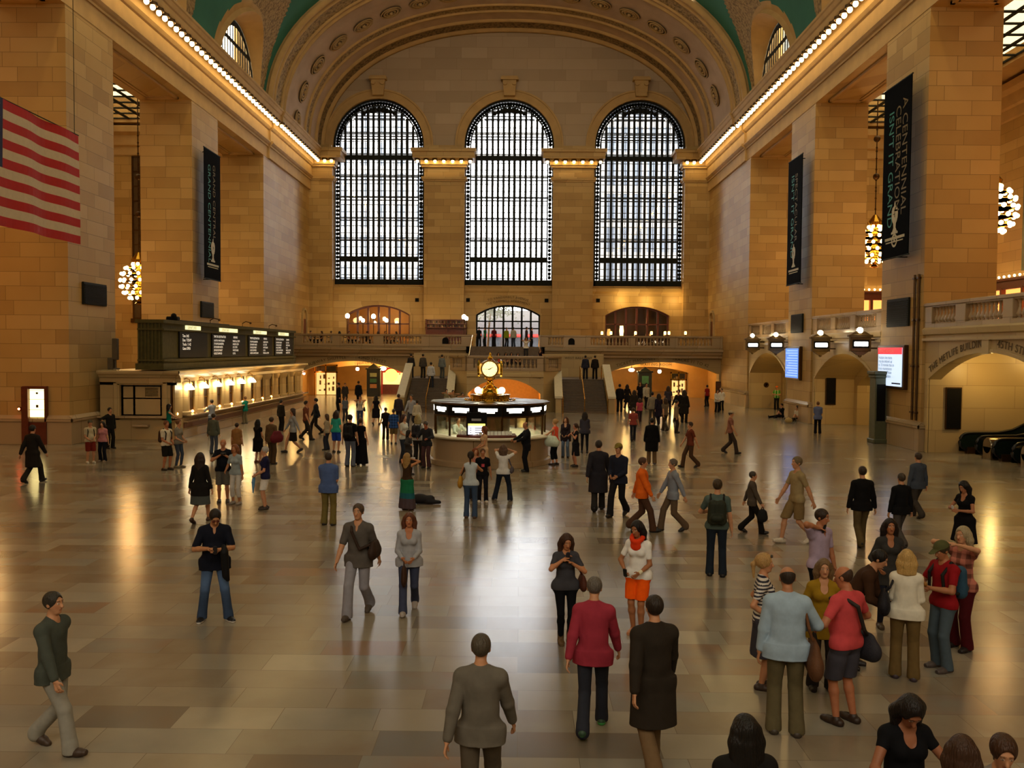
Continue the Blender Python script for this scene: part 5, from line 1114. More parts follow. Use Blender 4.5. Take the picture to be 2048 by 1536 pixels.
root = sthing('window_32', (xa,67.07,za)); mb = MB(); mb.box(xa,xa+2.4,66.95,67.06,za,zb_); mb.build('pane', mat('window_umber','#4a3720',.4), root); mb = MB()
for i in range(5): mb.box(xa+.58*i,xa+.58*i+.12,66.88,66.95,za,zb_)
z = za
while z < zb_: mb.box(xa,xa+2.5,66.9,66.96,z,z+.08); z += 1.1
mb.box(xa-.15,xa+2.6,66.85,67.06,za-.3,za); mb.build('frame', M['bronze'], root)
# ---------------------------------------------------------------- bulbs under the cornices
mb = MB(); mb.lathe([(.0,.2),(.24,.2),(.25,.03),(.22,.03),(.2,.12),(.0,.14)], (0,0,0), 14, 1); mb.sphere((0,0,-.03), .135, 12, 8, 0, (1,1,1.1))
bulb0 = mb.build('light_bulb', [M['bulb'],M['bronze']], None, org=(0,0,0), smooth='auto'); used = [False]
def bulb(p, lab, grp):
    o = bulb0 if not used[0] else bulb0.copy()
    if used[0]: COL.objects.link(o)
    used[0] = True; o.location = p; tag(o, lab, 'light bulb', grp)
for sg, nm, n_ in ((-1,'left',0),(1,'right',0)):
    Xb = (XL+.86) if sg < 0 else (XR-.86); y = 12.3
    while y < 81.2:
        bulb((Xb+sg*-.14*(y > 68.2), y, 21.32), 'glowing globe bulb in the long row under the %s cornice' % nm, 'bulbs under the %s cornice' % nm); y += .76
for n_, (a, b, cor) in enumerate(PIL):
    k = 7 if not cor else 2; nm = ('left corner','left middle','right middle','right corner')[n_]
    for i in range(k):
        x = a-.55+(b-a+1.1)*(i+.0)/(k-1) if not cor else (a+1.55+i*.62 if a == XL else b-1.55-i*.62)
        bulb((x, 80.95, 21.32), 'glowing globe bulb on the capital of the %s pilaster' % nm, 'bulbs on the %s pilaster' % nm)
# ---------------------------------------------------------------- restaurant on the balcony
M['chairw'] = mat('dark_chair_wood', '#2a150c', .5)
for i, (px_, py_, zt, lab) in enumerate(((695,632,0,'white globe lamp on a dark post, first from the left on the left balcony'),(747,633,0,'white globe lamp on a dark post, second from the left on the left balcony'),(726,641,1,'small white lamp hanging lower between the first two globe posts'),(773,641,1,'small white lamp just right of the second globe post'),(928,634,0,'white globe lamp on the rear post beside the entrance'),(933,637,1,'white globe lamp on the front post beside the entrance'))):
    x, y, z = at(px_,py_,Y=79.5-(i > 3)*.6*(i-3)); o = thing('globe_post', lab, 'lamp', (x,y,ZD), 'globe lamps on the left balcony'); mb = MB(); mb.sphere((x,y,z), .2-.04*zt, 14, 9, 0, (1,1,1.15)); mb.build('globe', M['lampw'], o, smooth=True); mb = MB(); mb.tube([(x,y,ZD),(x,y,z-.2)], .04, 6); mb.lathe([(.18,0),(.14,.08),(.05,.14)], (x,y,ZD), 10); mb.lathe([(.05,-.28),(.14,-.2),(.12,-.16)], (x,y,z), 10); mb.build('post', M['bronze'], o)
for i, px_ in enumerate((874,895)):
    x, y, z = at(px_,632,Y=82.1); o = thing('wall_sconce', 'bright upward wall light above the bar shelf, %s of two' % ('left','right')[i], 'lamp', (x,82.15,z), 'uplights above the bar'); mb = MB(); mb.sphere((x,82.0,z), .11, 10, 7); mb.build('bulb', M['lampw'], o); mb = MB(); mb.lathe([(.05,-.3),(.13,-.1),(.14,-.02),(.1,-.04)], (x,82.05,z), 12); mb.box(x-.06,x+.06,82.05,82.24,z-.35,z-.2); mb.build('holder', M['brass'], o)
x0, y_, z0_ = at(852,664,Y=81.3); x1, _, z1_ = at(934,640,Y=81.3)
o = thing('bar_shelf', 'dark wooden bar back with shelves below the wall lights', 'bar', (x0,81.3,ZD)); mb = MB(); mb.bbox(x0,x1,81.0,81.5,ZD,z0_-.05,.02); mb.box(x0,x1,81.35,81.5,ZD,z1_)
for z in (z0_+.4,z0_+.75,z1_): mb.box(x0-.05,x1+.05,81.05,81.5,z-.04,z+.04)
for x in (x0,(x0+x1)/2,x1-.08): mb.box(x,x+.08,81.05,81.5,ZD,z1_)
mb.build('cabinet', M['wood'], o)
bot = None; bc = [mat('bottle_%d'%i, c, .1) for i, c in enumerate(('#3b2410','#6d4a1c','#1f2c1a','#a58a5a'))]
for r_ in range(2):
    for i in range(14):
        x = x0+.2+(x1-x0-.4)*i/13; z = z0_+.44+.35*r_; mb = MB(); mb.lathe([(.05,0),(.05,.16),(.02,.21),(.02,.27)], (x,81.2,z), 8); q = mb.build('bottle', bc[(i*3+r_)%4], smooth='auto'); tag(q, 'small bottle standing on the %s shelf of the bar back' % ('middle','upper')[r_], 'bottle', 'bottles on the %s bar shelf' % ('middle','upper')[r_])
for i, (px_, py_) in enumerate(((1204,666),(1222,666),(1243,662),(1271,666),(1303,666),(1330,666),(1338,666),(1371,666))):
    x, y, z = at(px_,py_,Y=77.2); o = thing('table_lamp', 'small orange table lamp on the right balcony, %s from the left' % ('first','second','third','fourth','fifth','sixth','seventh','eighth')[i], 'lamp', (x,y,ZD), 'orange lamps on the right balcony')
    tall = i == 2; mb = MB(); mb.lathe([(.09,-.14),(.11,.0),(.08,.14)] if not tall else [(.14,-.45),(.18,0),(.14,.45)], (x,y,z), 12); mb.build('shade', M['lampo'], o, smooth=True); mb = MB(); mb.tube([(x,y,ZD),(x,y,z-.12)], .03, 6); mb.lathe([(.22,0),(.2,.05),(0,.06)], (x,y,ZD+.7), 14); mb.lathe([(.15,0),(.12,.03),(.03,.05)], (x,y,ZD), 12); mb.build('table_stand', M['chairw'], o)
for i in range(9):
    x = -17.8+1.35*i+random.uniform(-.2,.2); y = 77.0+.5*(i%2); o = thing('restaurant_table', 'dark restaurant table with a white plate on the left balcony', 'table', (x,y,ZD), 'tables on the left balcony'); mb = MB(); mb.lathe([(.0,.7),(.4,.7),(.42,.73),(.4,.76),(0,.76)], (x,y,ZD), 16); mb.tube([(x,y,ZD+.02),(x,y,ZD+.72)], .04, 6); mb.lathe([(.25,0),(.2,.05),(.04,.07)], (x,y,ZD), 12); mb.build('table_body', M['chairw'], o)
    mb = MB(); mb.lathe([(.05,0),(.12,.02),(.14,.03)], (x,y,ZD+.765), 12); q = mb.build('plate', M['white']); tag(q, 'white plate on a restaurant table of the left balcony', 'plate', 'plates on the left balcony')
# small square vents above the arches
for px_, py_, lab in ((834,600,'left of the left middle pilaster'),(936,600,'just left of the avenue inscription'),(1093,601,'just right of the avenue inscription'),(1196,601,'right of the right middle pilaster')):
    x, y, z = at(px_,py_,Y=YW-.16); o = MB(); o.bbox(x-.17,x+.17,YW-.24,YW-.1,z-.17,z+.17,.02); q = o.build('wall_vent', M['black']); tag(q, 'small dark square vent on the end wall '+lab, 'vent')
# carved niches beside the corner pilasters
for sg, px_ in ((-1,596),(1,1436)):
    x, y, z = at(px_,620,Y=79.5); x = XL if sg < 0 else XR; o = thing('wall_niche', 'narrow arched stone niche surround on the %s side wall of the balcony' % ('left' if sg < 0 else 'right'), 'niche', (x,79.4,ZD)); h = (78.7,80.1,ZD,7.0,7.7); mb = MB(); arch_ring(mb, h, lambda u,z_,t: (x-sg*t,u,z_), 0, .16, 0, .18, n=12); mb.build('surround', M['stone2'], o); mb = MB(); mb.box(x-sg*.0,x-sg*.04,78.7,80.1,ZD,6.9); mb.build('dark_panel', M['wood'], o)
# ---------------------------------------------------------------- lights
def plight(nm, loc, e, col=WARM, r=.3): 
    l = bpy.data.lights.new(nm, 'POINT'); l.energy = e; l.color = col; l.shadow_soft_size = r; o = bpy.data.objects.new(nm, l); COL.objects.link(o); o.location = loc; return o
def alight(nm, loc, to, e, sx, sy, col=WARM2):
    l = bpy.data.lights.new(nm, 'AREA'); l.energy = e; l.color = col; l.shape = 'RECTANGLE'; l.size = sx; l.size_y = sy; o = bpy.data.objects.new(nm, l); COL.objects.link(o); o.location = loc; o.rotation_euler = (Vector(to)-Vector(loc)).to_track_quat('-Z','Y').to_euler(); return o
# ---------------------------------------------------------------- figures: distance-field modelling, meshed with surface nets
def V3(*a): return np.array(a, float)
class Field:
    def __init__(s, lo, hi, h):
        s.lo = np.array(lo, float); s.h = h; s.n = np.ceil((np.array(hi)-s.lo)/h).astype(int)+2
        s.v = np.full(s.n, 9., np.float32); s.ax = [s.lo[i]+h*np.arange(s.n[i]) for i in range(3)]
    def _sub(s, lo, hi):
        a = np.maximum(np.floor((np.array(lo)-s.lo)/s.h).astype(int), 0); b = np.minimum(np.ceil((np.array(hi)-s.lo)/s.h).astype(int)+1, s.n)
        if (b <= a).any(): return None
        sl = tuple(slice(a[i], b[i]) for i in range(3))
        return sl, np.stack(np.meshgrid(s.ax[0][sl[0]], s.ax[1][sl[1]], s.ax[2][sl[2]], indexing='ij'), -1)
    def _mix(s, sl, d, k, op):
        a = s.v[sl]
        if op == '-': 
            d = -d; hh = np.maximum(k-np.abs(a-d), 0)/max(k,1e-6); s.v[sl] = np.maximum(a,d)+hh*hh*k*.25
        else:
            hh = np.maximum(k-np.abs(a-d), 0)/max(k,1e-6); s.v[sl] = np.minimum(a,d)-hh*hh*k*.25
    def rc(s, a, b, ra, rb, k=.02, flat=None, f=1., op='+'):
        a, b = np.array(a,float), np.array(b,float); m = max(ra,rb)*max(1,1)+k+3*s.h
        q = s._sub(np.minimum(a,b)-m, np.maximum(a,b)+m)
        if q is None: return
        sl, p = q; ab = b-a; L = max((ab*ab).sum(), 1e-9); t = np.clip(((p-a)@ab)/L, 0, 1); v = p-a-t[...,None]*ab
        if flat is not None: n = np.array(flat,float); n /= np.linalg.norm(n); v = v+((v@n)*(1/f-1))[...,None]*n
        d = np.sqrt((v*v).sum(-1))-(ra+(rb-ra)*t)
        if flat is not None: d *= (f+1)/2 if f < 1 else 1
        s._mix(sl, d.astype(np.float32), k, op)
    def el(s, c, r, k=.02, R=None, op='+'):
        c = np.array(c,float); r = np.array(r,float); m = r.max()+k+3*s.h; q = s._sub(c-m, c+m)
        if q is None: return
        sl, p = q; v = p-c
        if R is not None: v = v@R
        w = v/r; n = np.sqrt((w*w).sum(-1)); g = np.sqrt(((w/r)**2).sum(-1)); d = n*(n-1)/np.maximum(g,1e-6)
        s._mix(sl, d.astype(np.float32), k, op)
    def cone(s, c0, c1, r0, r1, k=.02, wob=0, nw=9):   # elliptical vertical frustum; r=(rx,ry)
        c0, c1 = np.array(c0,float), np.array(c1,float); m = max(*r0,*r1)+k+3*s.h
        q = s._sub([min(c0[0],c1[0])-m,min(c0[1],c1[1])-m,min(c0[2],c1[2])-3*s.h], [max(c0[0],c1[0])+m,max(c0[1],c1[1])+m,max(c0[2],c1[2])+3*s.h])
        if q is None: return
        sl, p = q; t = (p[...,2]-c0[2])/(c1[2]-c0[2]); tc = np.clip(t,0,1)[...,None]; c = c0+(c1-c0)*tc; rx = r0[0]+(r1[0]-r0[0])*tc[...,0]; ry = r0[1]+(r1[1]-r0[1])*tc[...,0]
        x = p[...,0]-c[...,0]; y = p[...,1]-c[...,1]; n = np.sqrt((x/rx)**2+(y/ry)**2)
        if wob: n = n-wob*np.cos(nw*np.arctan2(y,x))*(tc[...,0] if c1[2] < c0[2] else 1-tc[...,0])
        d = (n-1)*np.minimum(rx,ry); d = np.maximum(d, np.abs(t-.5)*abs(c1[2]-c0[2])-abs(c1[2]-c0[2])/2)
        s._mix(sl, d.astype(np.float32), k, '+')
    def cut(s, p0, n):   # remove the half space in direction n beyond p0
        n = np.array(n,float); n /= np.linalg.norm(n)
        d = (s.ax[0][:,None,None]-p0[0])*n[0]+(s.ax[1][None,:,None]-p0[1])*n[1]+(s.ax[2][None,None,:]-p0[2])*n[2]
        s.v = np.maximum(s.v, d.astype(np.float32))
    def mesh(s):
        v = s.v; v[0],v[-1] = 9,9; v[:,0],v[:,-1] = 9,9; v[:,:,0],v[:,:,-1] = 9,9
        ins = v < 0; c = np.zeros(np.array(v.shape)-1, np.int8)
        for i in (0,1):
            for j in (0,1):
                for k in (0,1): c += ins[i:v.shape[0]-1+i, j:v.shape[1]-1+j, k:v.shape[2]-1+k]
        I = np.argwhere((c > 0)&(c < 8)); n = len(I); idx = np.full(c.shape, -1, np.int32); idx[tuple(I.T)] = np.arange(n)
        pos = np.zeros((n,3)); cnt = np.zeros(n)
        cor = [(i,j,k) for i in (0,1) for j in (0,1) for k in (0,1)]
        val = {q: v[I[:,0]+q[0], I[:,1]+q[1], I[:,2]+q[2]] for q in cor}
        for a in cor:
            for ax in range(3):
                if a[ax] == 0:
                    b = tuple(1 if i == ax else a[i] for i in range(3)); A, B = val[a], val[b]; x = (A < 0) != (B < 0); t = np.where(x, A/np.where(x, A-B, 1), 0)
                    for d in range(3): pos[:,d] += np.where(x, a[d]+(t if d == ax else 0), 0)
                    cnt += x
        pos = (I+pos/cnt[:,None])*s.h+s.lo; F_ = []
        for ax in range(3):
            o1, o2 = [(1,2),(2,0),(0,1)][ax]
            sh = list(v.shape); A = [slice(None)]*3; B = [slice(None)]*3; A[ax] = slice(0,sh[ax]-1); B[ax] = slice(1,sh[ax]); a, b = ins[tuple(A)], ins[tuple(B)]
            E_ = np.argwhere(a != b); E_ = E_[(E_[:,o1] > 0)&(E_[:,o2] > 0)]
            if not len(E_): continue
            E_ = E_[(E_[:,o1] < sh[o1]-1)&(E_[:,o2] < sh[o2]-1)]
            u1 = np.zeros(3,int); u1[o1] = 1; u2 = np.zeros(3,int); u2[o2] = 1
            q = [idx[tuple((E_-d).T)] for d in (u1*0, u1, u1+u2, u2)]; Q = np.stack(q,1); fl = ins[tuple(E_.T)]; Q[~fl] = Q[~fl][:,::-1]; F_.append(Q)
        Q = np.concatenate(F_); return pos, Q[(Q >= 0).all(1)][:,::-1] if False else Q[(Q >= 0).all(1)]
PM = dict(skin=vcol('skin',.55,.35), cloth=vcol('cloth',.85,.15,.55,9,.55), hair=vcol('hair',.5,.3,.8,70,.12), shoe=vcol('shoe',.5,.4), bag=vcol('bag_fabric',.7,.25,.3,60))
def vmesh(name, fld, m, col, parent=None, org=(0,0,0)):
    pos, q = fld.mesh()
    if not len(q): return None
    me = bpy.data.meshes.new(name); me.vertices.add(len(pos)); me.vertices.foreach_set('co', (pos-np.array(org)).astype(np.float32).ravel())
    me.loops.add(q.size); me.loops.foreach_set('vertex_index', q.astype(np.int32).ravel()); me.polygons.add(len(q)); me.polygons.foreach_set('loop_start', np.arange(0,q.size,4,dtype=np.int32))
    try: me.polygons.foreach_set('loop_total', np.full(len(q),4,np.int32))
    except Exception: pass
    me.update(); me.validate()
    c = col(pos) if callable(col) else np.tile(np.array(lin(col)), (len(pos),1)); c = np.concatenate([c, np.ones((len(pos),1))],1)
    at_ = me.color_attributes.new('Col','FLOAT_COLOR','POINT'); at_.data.foreach_set('color', c.astype(np.float32).ravel())
    me.polygons.foreach_set('use_smooth', np.ones(len(me.polygons),bool)); me.materials.append(m)
    o = bpy.data.objects.new(name, me); COL.objects.link(o)
    if parent is not None: o.parent = parent
    return o
def unit(v): return v/max(np.linalg.norm(v),1e-9)
def ik(a, t, l1, l2, hint):
    d = t-a; L = np.linalg.norm(d); L2 = min(L, (l1+l2)*.999); u = d/max(L,1e-9); t = a+u*L2
    x = (l1*l1-l2*l2+L2*L2)/(2*L2); hgt = math.sqrt(max(l1*l1-x*x, 0)); h = np.array(hint,float); h = h-u*(h@u); h = unit(h); return a+u*x+h*hgt, t
def rotm(yaw, pitch=0, roll=0):   # columns: right, forward(-y)->, up  (head frame; facing -y)
    cy, sy = math.cos(yaw), math.sin(yaw); cp, sp = math.cos(pitch), math.sin(pitch)
    f = np.array([sy*cp, -cy*cp, -sp]); r = np.array([cy, sy, 0.]); u = np.cross(f, r)*-1; u = np.cross(r, f); 
    if u[2] < 0: u = -u
    return np.stack([r, f, u], 1)
ARM = dict(   # hand targets (right hand at -x, left at +x) in units of height/1.75, relative to the ground; person faces -y
 hang=((-.29,-.02,.80),(.29,-.02,.80)), walk=((-.27,-.24,.86),(.27,.2,.84)), phone=((-.09,-.27,1.17),(.07,-.29,1.15)), chin=((-.06,-.17,1.38),(.07,-.19,1.32)), photo=((-.09,-.24,1.54),(.09,-.24,1.54)),
 chestcam=((-.07,-.23,1.33),(.08,-.24,1.33)), call=((-.13,-.10,1.50),(.26,-.08,.84)), hips=((-.2,-.08,1.0),(.2,-.08,1.0)), waist=((-.14,-.22,1.02),(.10,-.24,1.0)), front=((-.10,-.24,.98),(.08,-.26,.98)), hold=((-.2,-.2,1.0),(.24,-.02,.80)),
 counter=((-.25,-.42,1.1),(.22,-.42,1.1)), onehand=((-.27,0,.8),(.12,-.3,1.12)), strap=((-.14,-.16,1.27),(.28,0,.8)), back=((-.1,.17,.95),(.1,.17,.95)), point=((-.55,-.25,1.25),(.27,0,.8)), read=((-.2,-.36,1.12),(.2,-.36,1.12)), lap=((-.12,-.3,.0),(.12,-.3,.0)))
def person(loc, rot, H, label, depth, sex='m', top=('tee','#333333'), bot=('pants','#333344'), hair=('short','#2a1c12'), arms='hang', legs='stand', shoes='#1a1512', skin='#b98560', look=(0,0), lean=0, girth=1., extra=(), group=None, seat=None):
    s = H/1.75; h = min(max(depth*.00056,.0075),.022); fine = h < .0105; fem = sex == 'f'
    S = lambda *a: np.array(a,float)*s
    # --- skeleton
    hipz = .915
    zf = 0
    if legs == 'stand': an = [S(-.115,.02,.075), S(.115,-.02,.075)]; foot = [S(-.03,-1,0), S(.08,-1,0)]
    elif legs == 'wide': an = [S(-.19,.03,.075), S(.2,-.06,.075)]; foot = [S(-.25,-1,0), S(.45,-1,0)]
    elif legs == 'walk': an = [S(-.09,-.27,.085), S(.09,.29,.15)]; foot = [S(0,-1,.12), S(0,-1,-.55)]; hipz = .885
    elif legs == 'step': an = [S(-.16,.02,.075), S(.34,-.12,.075)]; foot = [S(-.1,-1,0), S(.5,-.8,0)]; hipz = .87
    elif legs == 'close': an = [S(-.07,.0,.075), S(.07,-.03,.075)]; foot = [S(-.05,-1,0), S(.1,-1,0)]
    elif legs == 'floor': an = [S(-.14,-.84,.07), S(.12,-.5,.07)]; foot = [S(-.1,-.5,.85), S(0,-1,.1)]; hipz = .12
    else: an = [S(-.12,-.42,.075), S(.12,-.44,.075)]; foot = [S(0,-1,0), S(.1,-1,0)]; hipz = seat or .5   # sit
    P = S(0, .0 if legs not in ('floor','sit') else .05, hipz+.03)
    if legs == 'walk': P = S(0,.0,hipz+.03)
    if legs == 'step': P = S(.06,0,hipz+.03)
    hipw = .092 if not fem else .096; hips = [P+S(-hipw,0,-.03), P+S(hipw,0,-.03)]
    knees = []; 
    for i in (0,1):
        hint = (0,-1,.15) if legs not in ('floor','sit') else (0,-.2,1); k_, an[i] = ik(hips[i], an[i], .435*s, .42*s, hint); knees.append(k_)
    la = math.radians(lean); up = np.array([0,-math.sin(la),math.cos(la)]); fw = np.array([0,-math.cos(la),-math.sin(la)])
    W = P+up*.15*s; C_ = P+up*.36*s; SH = P+up*.485*s; shw = (.168 if not fem else .148)*(1+.15*(girth-1)); sho = [SH+S(-shw,0,-.045), SH+S(shw,0,-.045)]
    N0 = P+up*.52*s; Rh = rotm(math.radians(look[0]), math.radians(look[1])); up2 = unit(up+Rh[:,2]*.6); N1 = N0+up2*.07*s; HC = N1+Rh[:,2]*.085*s+Rh[:,1]*.018*s+up2*.02*s
    HP = lambda r,f,u: HC+Rh@(np.array([r,f,u])*s)
    tg = ARM[arms] if isinstance(arms,str) else arms
    off = np.array([0,0,(hipz-.915)*s]) if legs in ('floor','sit') else np.zeros(3)
    dl = up*.485*s-np.array([0,0,.485*s])
    hands = []; elb = []
    for i in (0,1):
        t = np.array(tg[i],float)*s+off+dl*(1 if tg[i][2] > .95 else .6); sg = -1 if i == 0 else 1
        hi = (sg*.9,.55,-.35) if tg[i][2] > 1.0 else (sg*.5,.9,-.1)
        e_, t = ik(sho[i], t, .29*s, .255*s, hi); elb.append(e_); hands.append(t)
    g = girth
    lo = np.min(np.stack(an+knees+hands+elb+[HC,P]),0)-.24*s; hi_ = np.max(np.stack(an+knees+hands+elb+[HC,P]),0)+.24*s; lo[2] = max(lo[2], -.01*s) if legs != 'sit' else lo[2]
    B = Field(lo, hi_, h)
    fl = fw
    # torso
    hw = .118 if fem else .108
    B.rc(hips[0], hips[1], hw*s*g, hw*s*g, .03, fl, .82); B.rc(P, W, .128*s*g, (.112 if fem else .13)*s*g, .04, fl, .74); B.rc(W, C_, (.112 if fem else .13)*s*g, (.135 if fem else .155)*s*g, .04, fl, .70)
    B.rc(sho[0]+S(.03,0,0), sho[1]-S(.03,0,0), .058*s, .058*s, .05)
    for i in (0,1): B.rc(sho[i]+S(.02*(1 if i == 0 else -1),0,.01), N0+up*.0*s, .045*s, .052*s, .04)
    if g > (1.05 if not fem else 1.13): B.el(W+fw*.06*s-up*.03*s, np.array([.13,.11,.13])*s*g, .05)
    if fem:
        for sg in (-1,1): B.el(C_+S(sg*.068,0,0)+fw*.085*s-up*.02*s, np.array([.062,.058,.06])*s, .03)
    B.rc(N0-up*.05*s, N1, .062*s if not fem else .052*s, .05*s if not fem else .043*s, .035)
    # head
    B.el(HP(0,-.012,.03), np.array([.074,.093,.088])*s, .01, Rh); B.el(HP(0,.022,-.02), np.array([.062,.068,.088])*s, .03, Rh); B.el(HP(0,.05,-.088), np.array([.034,.032,.026])*s, .03, Rh)
    B.rc(HP(0,.083,.012), HP(0,.104,-.028), .010*s, .0165*s, .012); B.rc(HP(-.035,.078,.034), HP(.035,.078,.034), .012*s, .012*s, .015)
    for sg in (-1,1):
        B.el(HP(sg*.031,.091,.012), np.array([.014,.010,.009])*s, .008, Rh, '-'); B.el(HP(sg*.075,-.01,-.002), np.array([.012,.021,.032])*s, .006, Rh)
        if fine: B.el(HP(sg*.031,.080,.012), np.array([.012,.010,.010])*s, .003, Rh)
    B.el(HP(0,.083,-.055), np.array([.023,.012,.011])*s, .008, Rh)
    # arms and hands
    for i in (0,1):
        sg = -1 if i == 0 else 1; a, e_, w = sho[i], elb[i], hands[i]; am = .85 if fem else 1
        B.el(a, np.array([.055,.055,.062])*s*am*(.5+.5*g), .03); B.rc(a, e_, .052*s*am*(.6+.4*g), .041*s*am, .02); B.rc(e_, e_+(w-e_)*.35, .041*s*am, .041*s*am, .02); B.rc(e_+(w-e_)*.35, w, .041*s*am, .027*s*am, .015)
        d = unit(w-e_); side = np.array([-sg,0,0.]) if abs(d[0]) < .75 else np.array([0,0,-1.]); pn = unit(side-d*(side@d)); kn = unit(np.cross(d, pn)); 
        if kn[1] > 0: kn = -kn          # knuckle axis runs forwards
        p1 = w+d*.085*s
        for q in (-1,1): B.rc(w+d*.012*s+kn*q*.012*s, p1+kn*q*.022*s, .017*s, .017*s, .012, pn, .7)
        for q, (o_, L_) in enumerate(((.030,.066),(.011,.076),(-.009,.070),(-.028,.055))):
            b = p1+kn*o_*s; m_ = b+(d*.86+pn*.35)*L_*.5*s; e2 = m_+(d*.5+pn*.8)*L_*.5*s
            if fine: B.rc(b-d*.01*s, m_, .0088*s, .0082*s, .003); B.rc(m_, e2, .0082*s, .0068*s, .002)
            else: B.rc(b-d*.01*s, m_, .0105*s, .0095*s, .004); B.rc(m_, e2, .0095*s, .008*s, .003)
        tb = w+d*.025*s+kn*.022*s; tm = tb+(d*.55+kn*.75+pn*.2)*.04*s; B.rc(tb, tm, .0135*s, .011*s, .008); B.rc(tm, tm+(d*.85+kn*.1+pn*.4)*.032*s, .011*s, .0085*s, .004)
    # legs
    for i in (0,1):
        a, k_, f_ = hips[i], knees[i], an[i]; am = 1.03 if fem else 1.
        B.rc(a, k_, .084*s*am*(.5+.5*g), .052*s, .03); B.rc(k_, k_+(f_-k_)*.32, .05*s, .054*s, .02); B.rc(k_+(f_-k_)*.3, f_, .054*s, .035*s, .02)
        fd = unit(foot[i]); B.rc(f_-S(0,0,.03), f_-S(0,0,.04)+fd*.14*s, .036*s, .03*s, .02, (0,0,1), .7)
    sk = np.array(lin(skin))
    def skincol(p):
        c = np.tile(sk, (len(p),1)); q = ((p-HC)/s)@Rh; face = np.abs(q).max(1) < .14
        def put(m, col, a=1.): c[m] = c[m]*(1-a)+np.array(lin(col))*a
        for sg in (-1,1):
            e2 = ((q[:,0]-sg*.031)/.0135)**2+((q[:,2]-.012)/.0085)**2; put(face&(e2 < 1)&(q[:,1] > .05), '#d8d0c4', .8); put(face&(((q[:,0]-sg*.031)/.006)**2+((q[:,2]-.012)/.0075)**2 < 1)&(q[:,1] > .05), '#1b120c', .95)
            put(face&(np.abs(q[:,0]-sg*.032) < .02)&(np.abs(q[:,2]-.036) < .006)&(q[:,1] > .05), hair[1] if hair[0] != 'bald' else '#3a2a1c', .7); put(face&(((q[:,0]-sg*.045)**2+(q[:,2]+.03)**2) < .0005)&(q[:,1] > .03), '#b05a44', .18)
        put(face&(np.abs(q[:,0]) < .024)&(np.abs(q[:,2]+.055) < .009)&(q[:,1] > .06), '#8f3b35', .65 if fem else .4)
        return c
    body = vmesh('person', B, PM['skin'], skincol); tag(body, label, 'person', group)
    R0 = []
    def pattern(col, pat):
        a = np.array(lin(col))
        def f(p):
            c = np.tile(a, (len(p),1))
            if pat == 'stripe': c[(np.floor(p[:,2]/(.022*s)).astype(int) % 2) == 0] = lin('#cfc8bd')
            elif pat == 'plaid': k = ((np.floor((p[:,0]+p[:,1]*.4)/(.07*s)).astype(int)%2)+(np.floor(p[:,2]/(.07*s)).astype(int)%2)); c = c*np.array([1.6,1,.45])[k][:,None]
            elif pat == 'vest': c[(np.abs(p[:,2]-1.12*s) < .035*s)] = lin('#c9d6a0'); c[(np.abs(np.abs(p[:,0])-.1*s) < .028*s)] = lin('#c9d6a0')
            elif pat == 'ombre': t = np.clip((p[:,2]-.1*s)/(.8*s),0,1)[:,None]; c = np.where(t > .55, np.array(lin('#1d6a48')), np.where(t > .34, np.array(lin('#1d5660')), np.array(lin('#4a3d42'))))
            elif pat == 'logo': c[(np.abs(p[:,0]) < .05*s)&(np.abs(p[:,2]-1.22*s) < .05*s)&(p[:,1] < 0)] = lin('#c04a56')
            elif pat == 'fade': m = np.exp(-((p[:,2]-.62*s)/(.16*s))**2)[:,None]; c = c*(1+1.3*m)
            return c*(.93+.14*RNG.random())
        return f
    # --- upper garment
    kind, tc = top[0], top[1]; pat = top[2] if len(top) > 2 else None
    t_in = dict(tee=.013,shirt=.017,polo=.015,tank=.010,jacket=.019,hoodie=.022,blouse=.015,coat=.024,cardigan=.017,dress=.011,suit=.02).get(kind,.015)*s
    sl = dict(tee=.62,polo=.68,tank=0,shirt=1.75,jacket=1.8,hoodie=1.8,blouse=1.75,coat=1.8,cardigan=1.75,dress=.35,suit=1.82).get(kind,.62)
    if kind == 'shirtshort': sl, t_in = .8, .018*s
    hem = dict(tee=-.08,shirt=-.14,polo=-.06,tank=-.07,jacket=-.13,hoodie=-.12,blouse=-.11,coat=-.45,cardigan=-.24,dress=-.5,suit=-.2,shirtshort=-.15).get(kind,-.08)*s
    T = Field(lo, hi_, h)
    hx = t_in+.004*s
    T.rc(hips[0], hips[1], hw*s*g+hx, hw*s*g+hx, .03, fl, .86); T.rc(P, W, .13*s*g+hx, (.118 if fem else .134)*s*g+hx, .04, fl, .77); T.rc(W, C_, (.118 if fem else .134)*s*g+hx, (.138 if fem else .157)*s*g+t_in, .04, fl, .73)
    if g > (1.05 if not fem else 1.13): T.el(W+fw*.06*s-up*.03*s, np.array([.13,.11,.13])*s*g+hx, .05)
    T.rc(sho[0]+S(.03,0,0), sho[1]-S(.03,0,0), .058*s+t_in, .058*s+t_in, .05)
    for i in (0,1): T.rc(sho[i]+S(.02*(1 if i == 0 else -1),0,.01), N0-up*.005*s, .045*s+t_in, .05*s+t_in*.8, .04)
    if fem:
        for sg in (-1,1): T.el(C_+S(sg*.066,0,0)+fw*.085*s-up*.02*s, np.array([.064,.06,.064])*s+t_in*.6, .045)
    if legs not in ('floor','sit') and hem < -.1*s:
        zb = P[2]+hem; rr = (hw*s*g+hx)
        T.cone((P[0],P[1],P[2]+.02*s), (P[0],P[1],zb), ((rr+hipw*s)*.98,rr*.86), ((rr+hipw*s)*(1.03 if kind != 'coat' else 1.05),rr*((.92 if kind != 'coat' else 1.08)+(.16 if legs == 'walk' else 0))), .03, .02, 7)
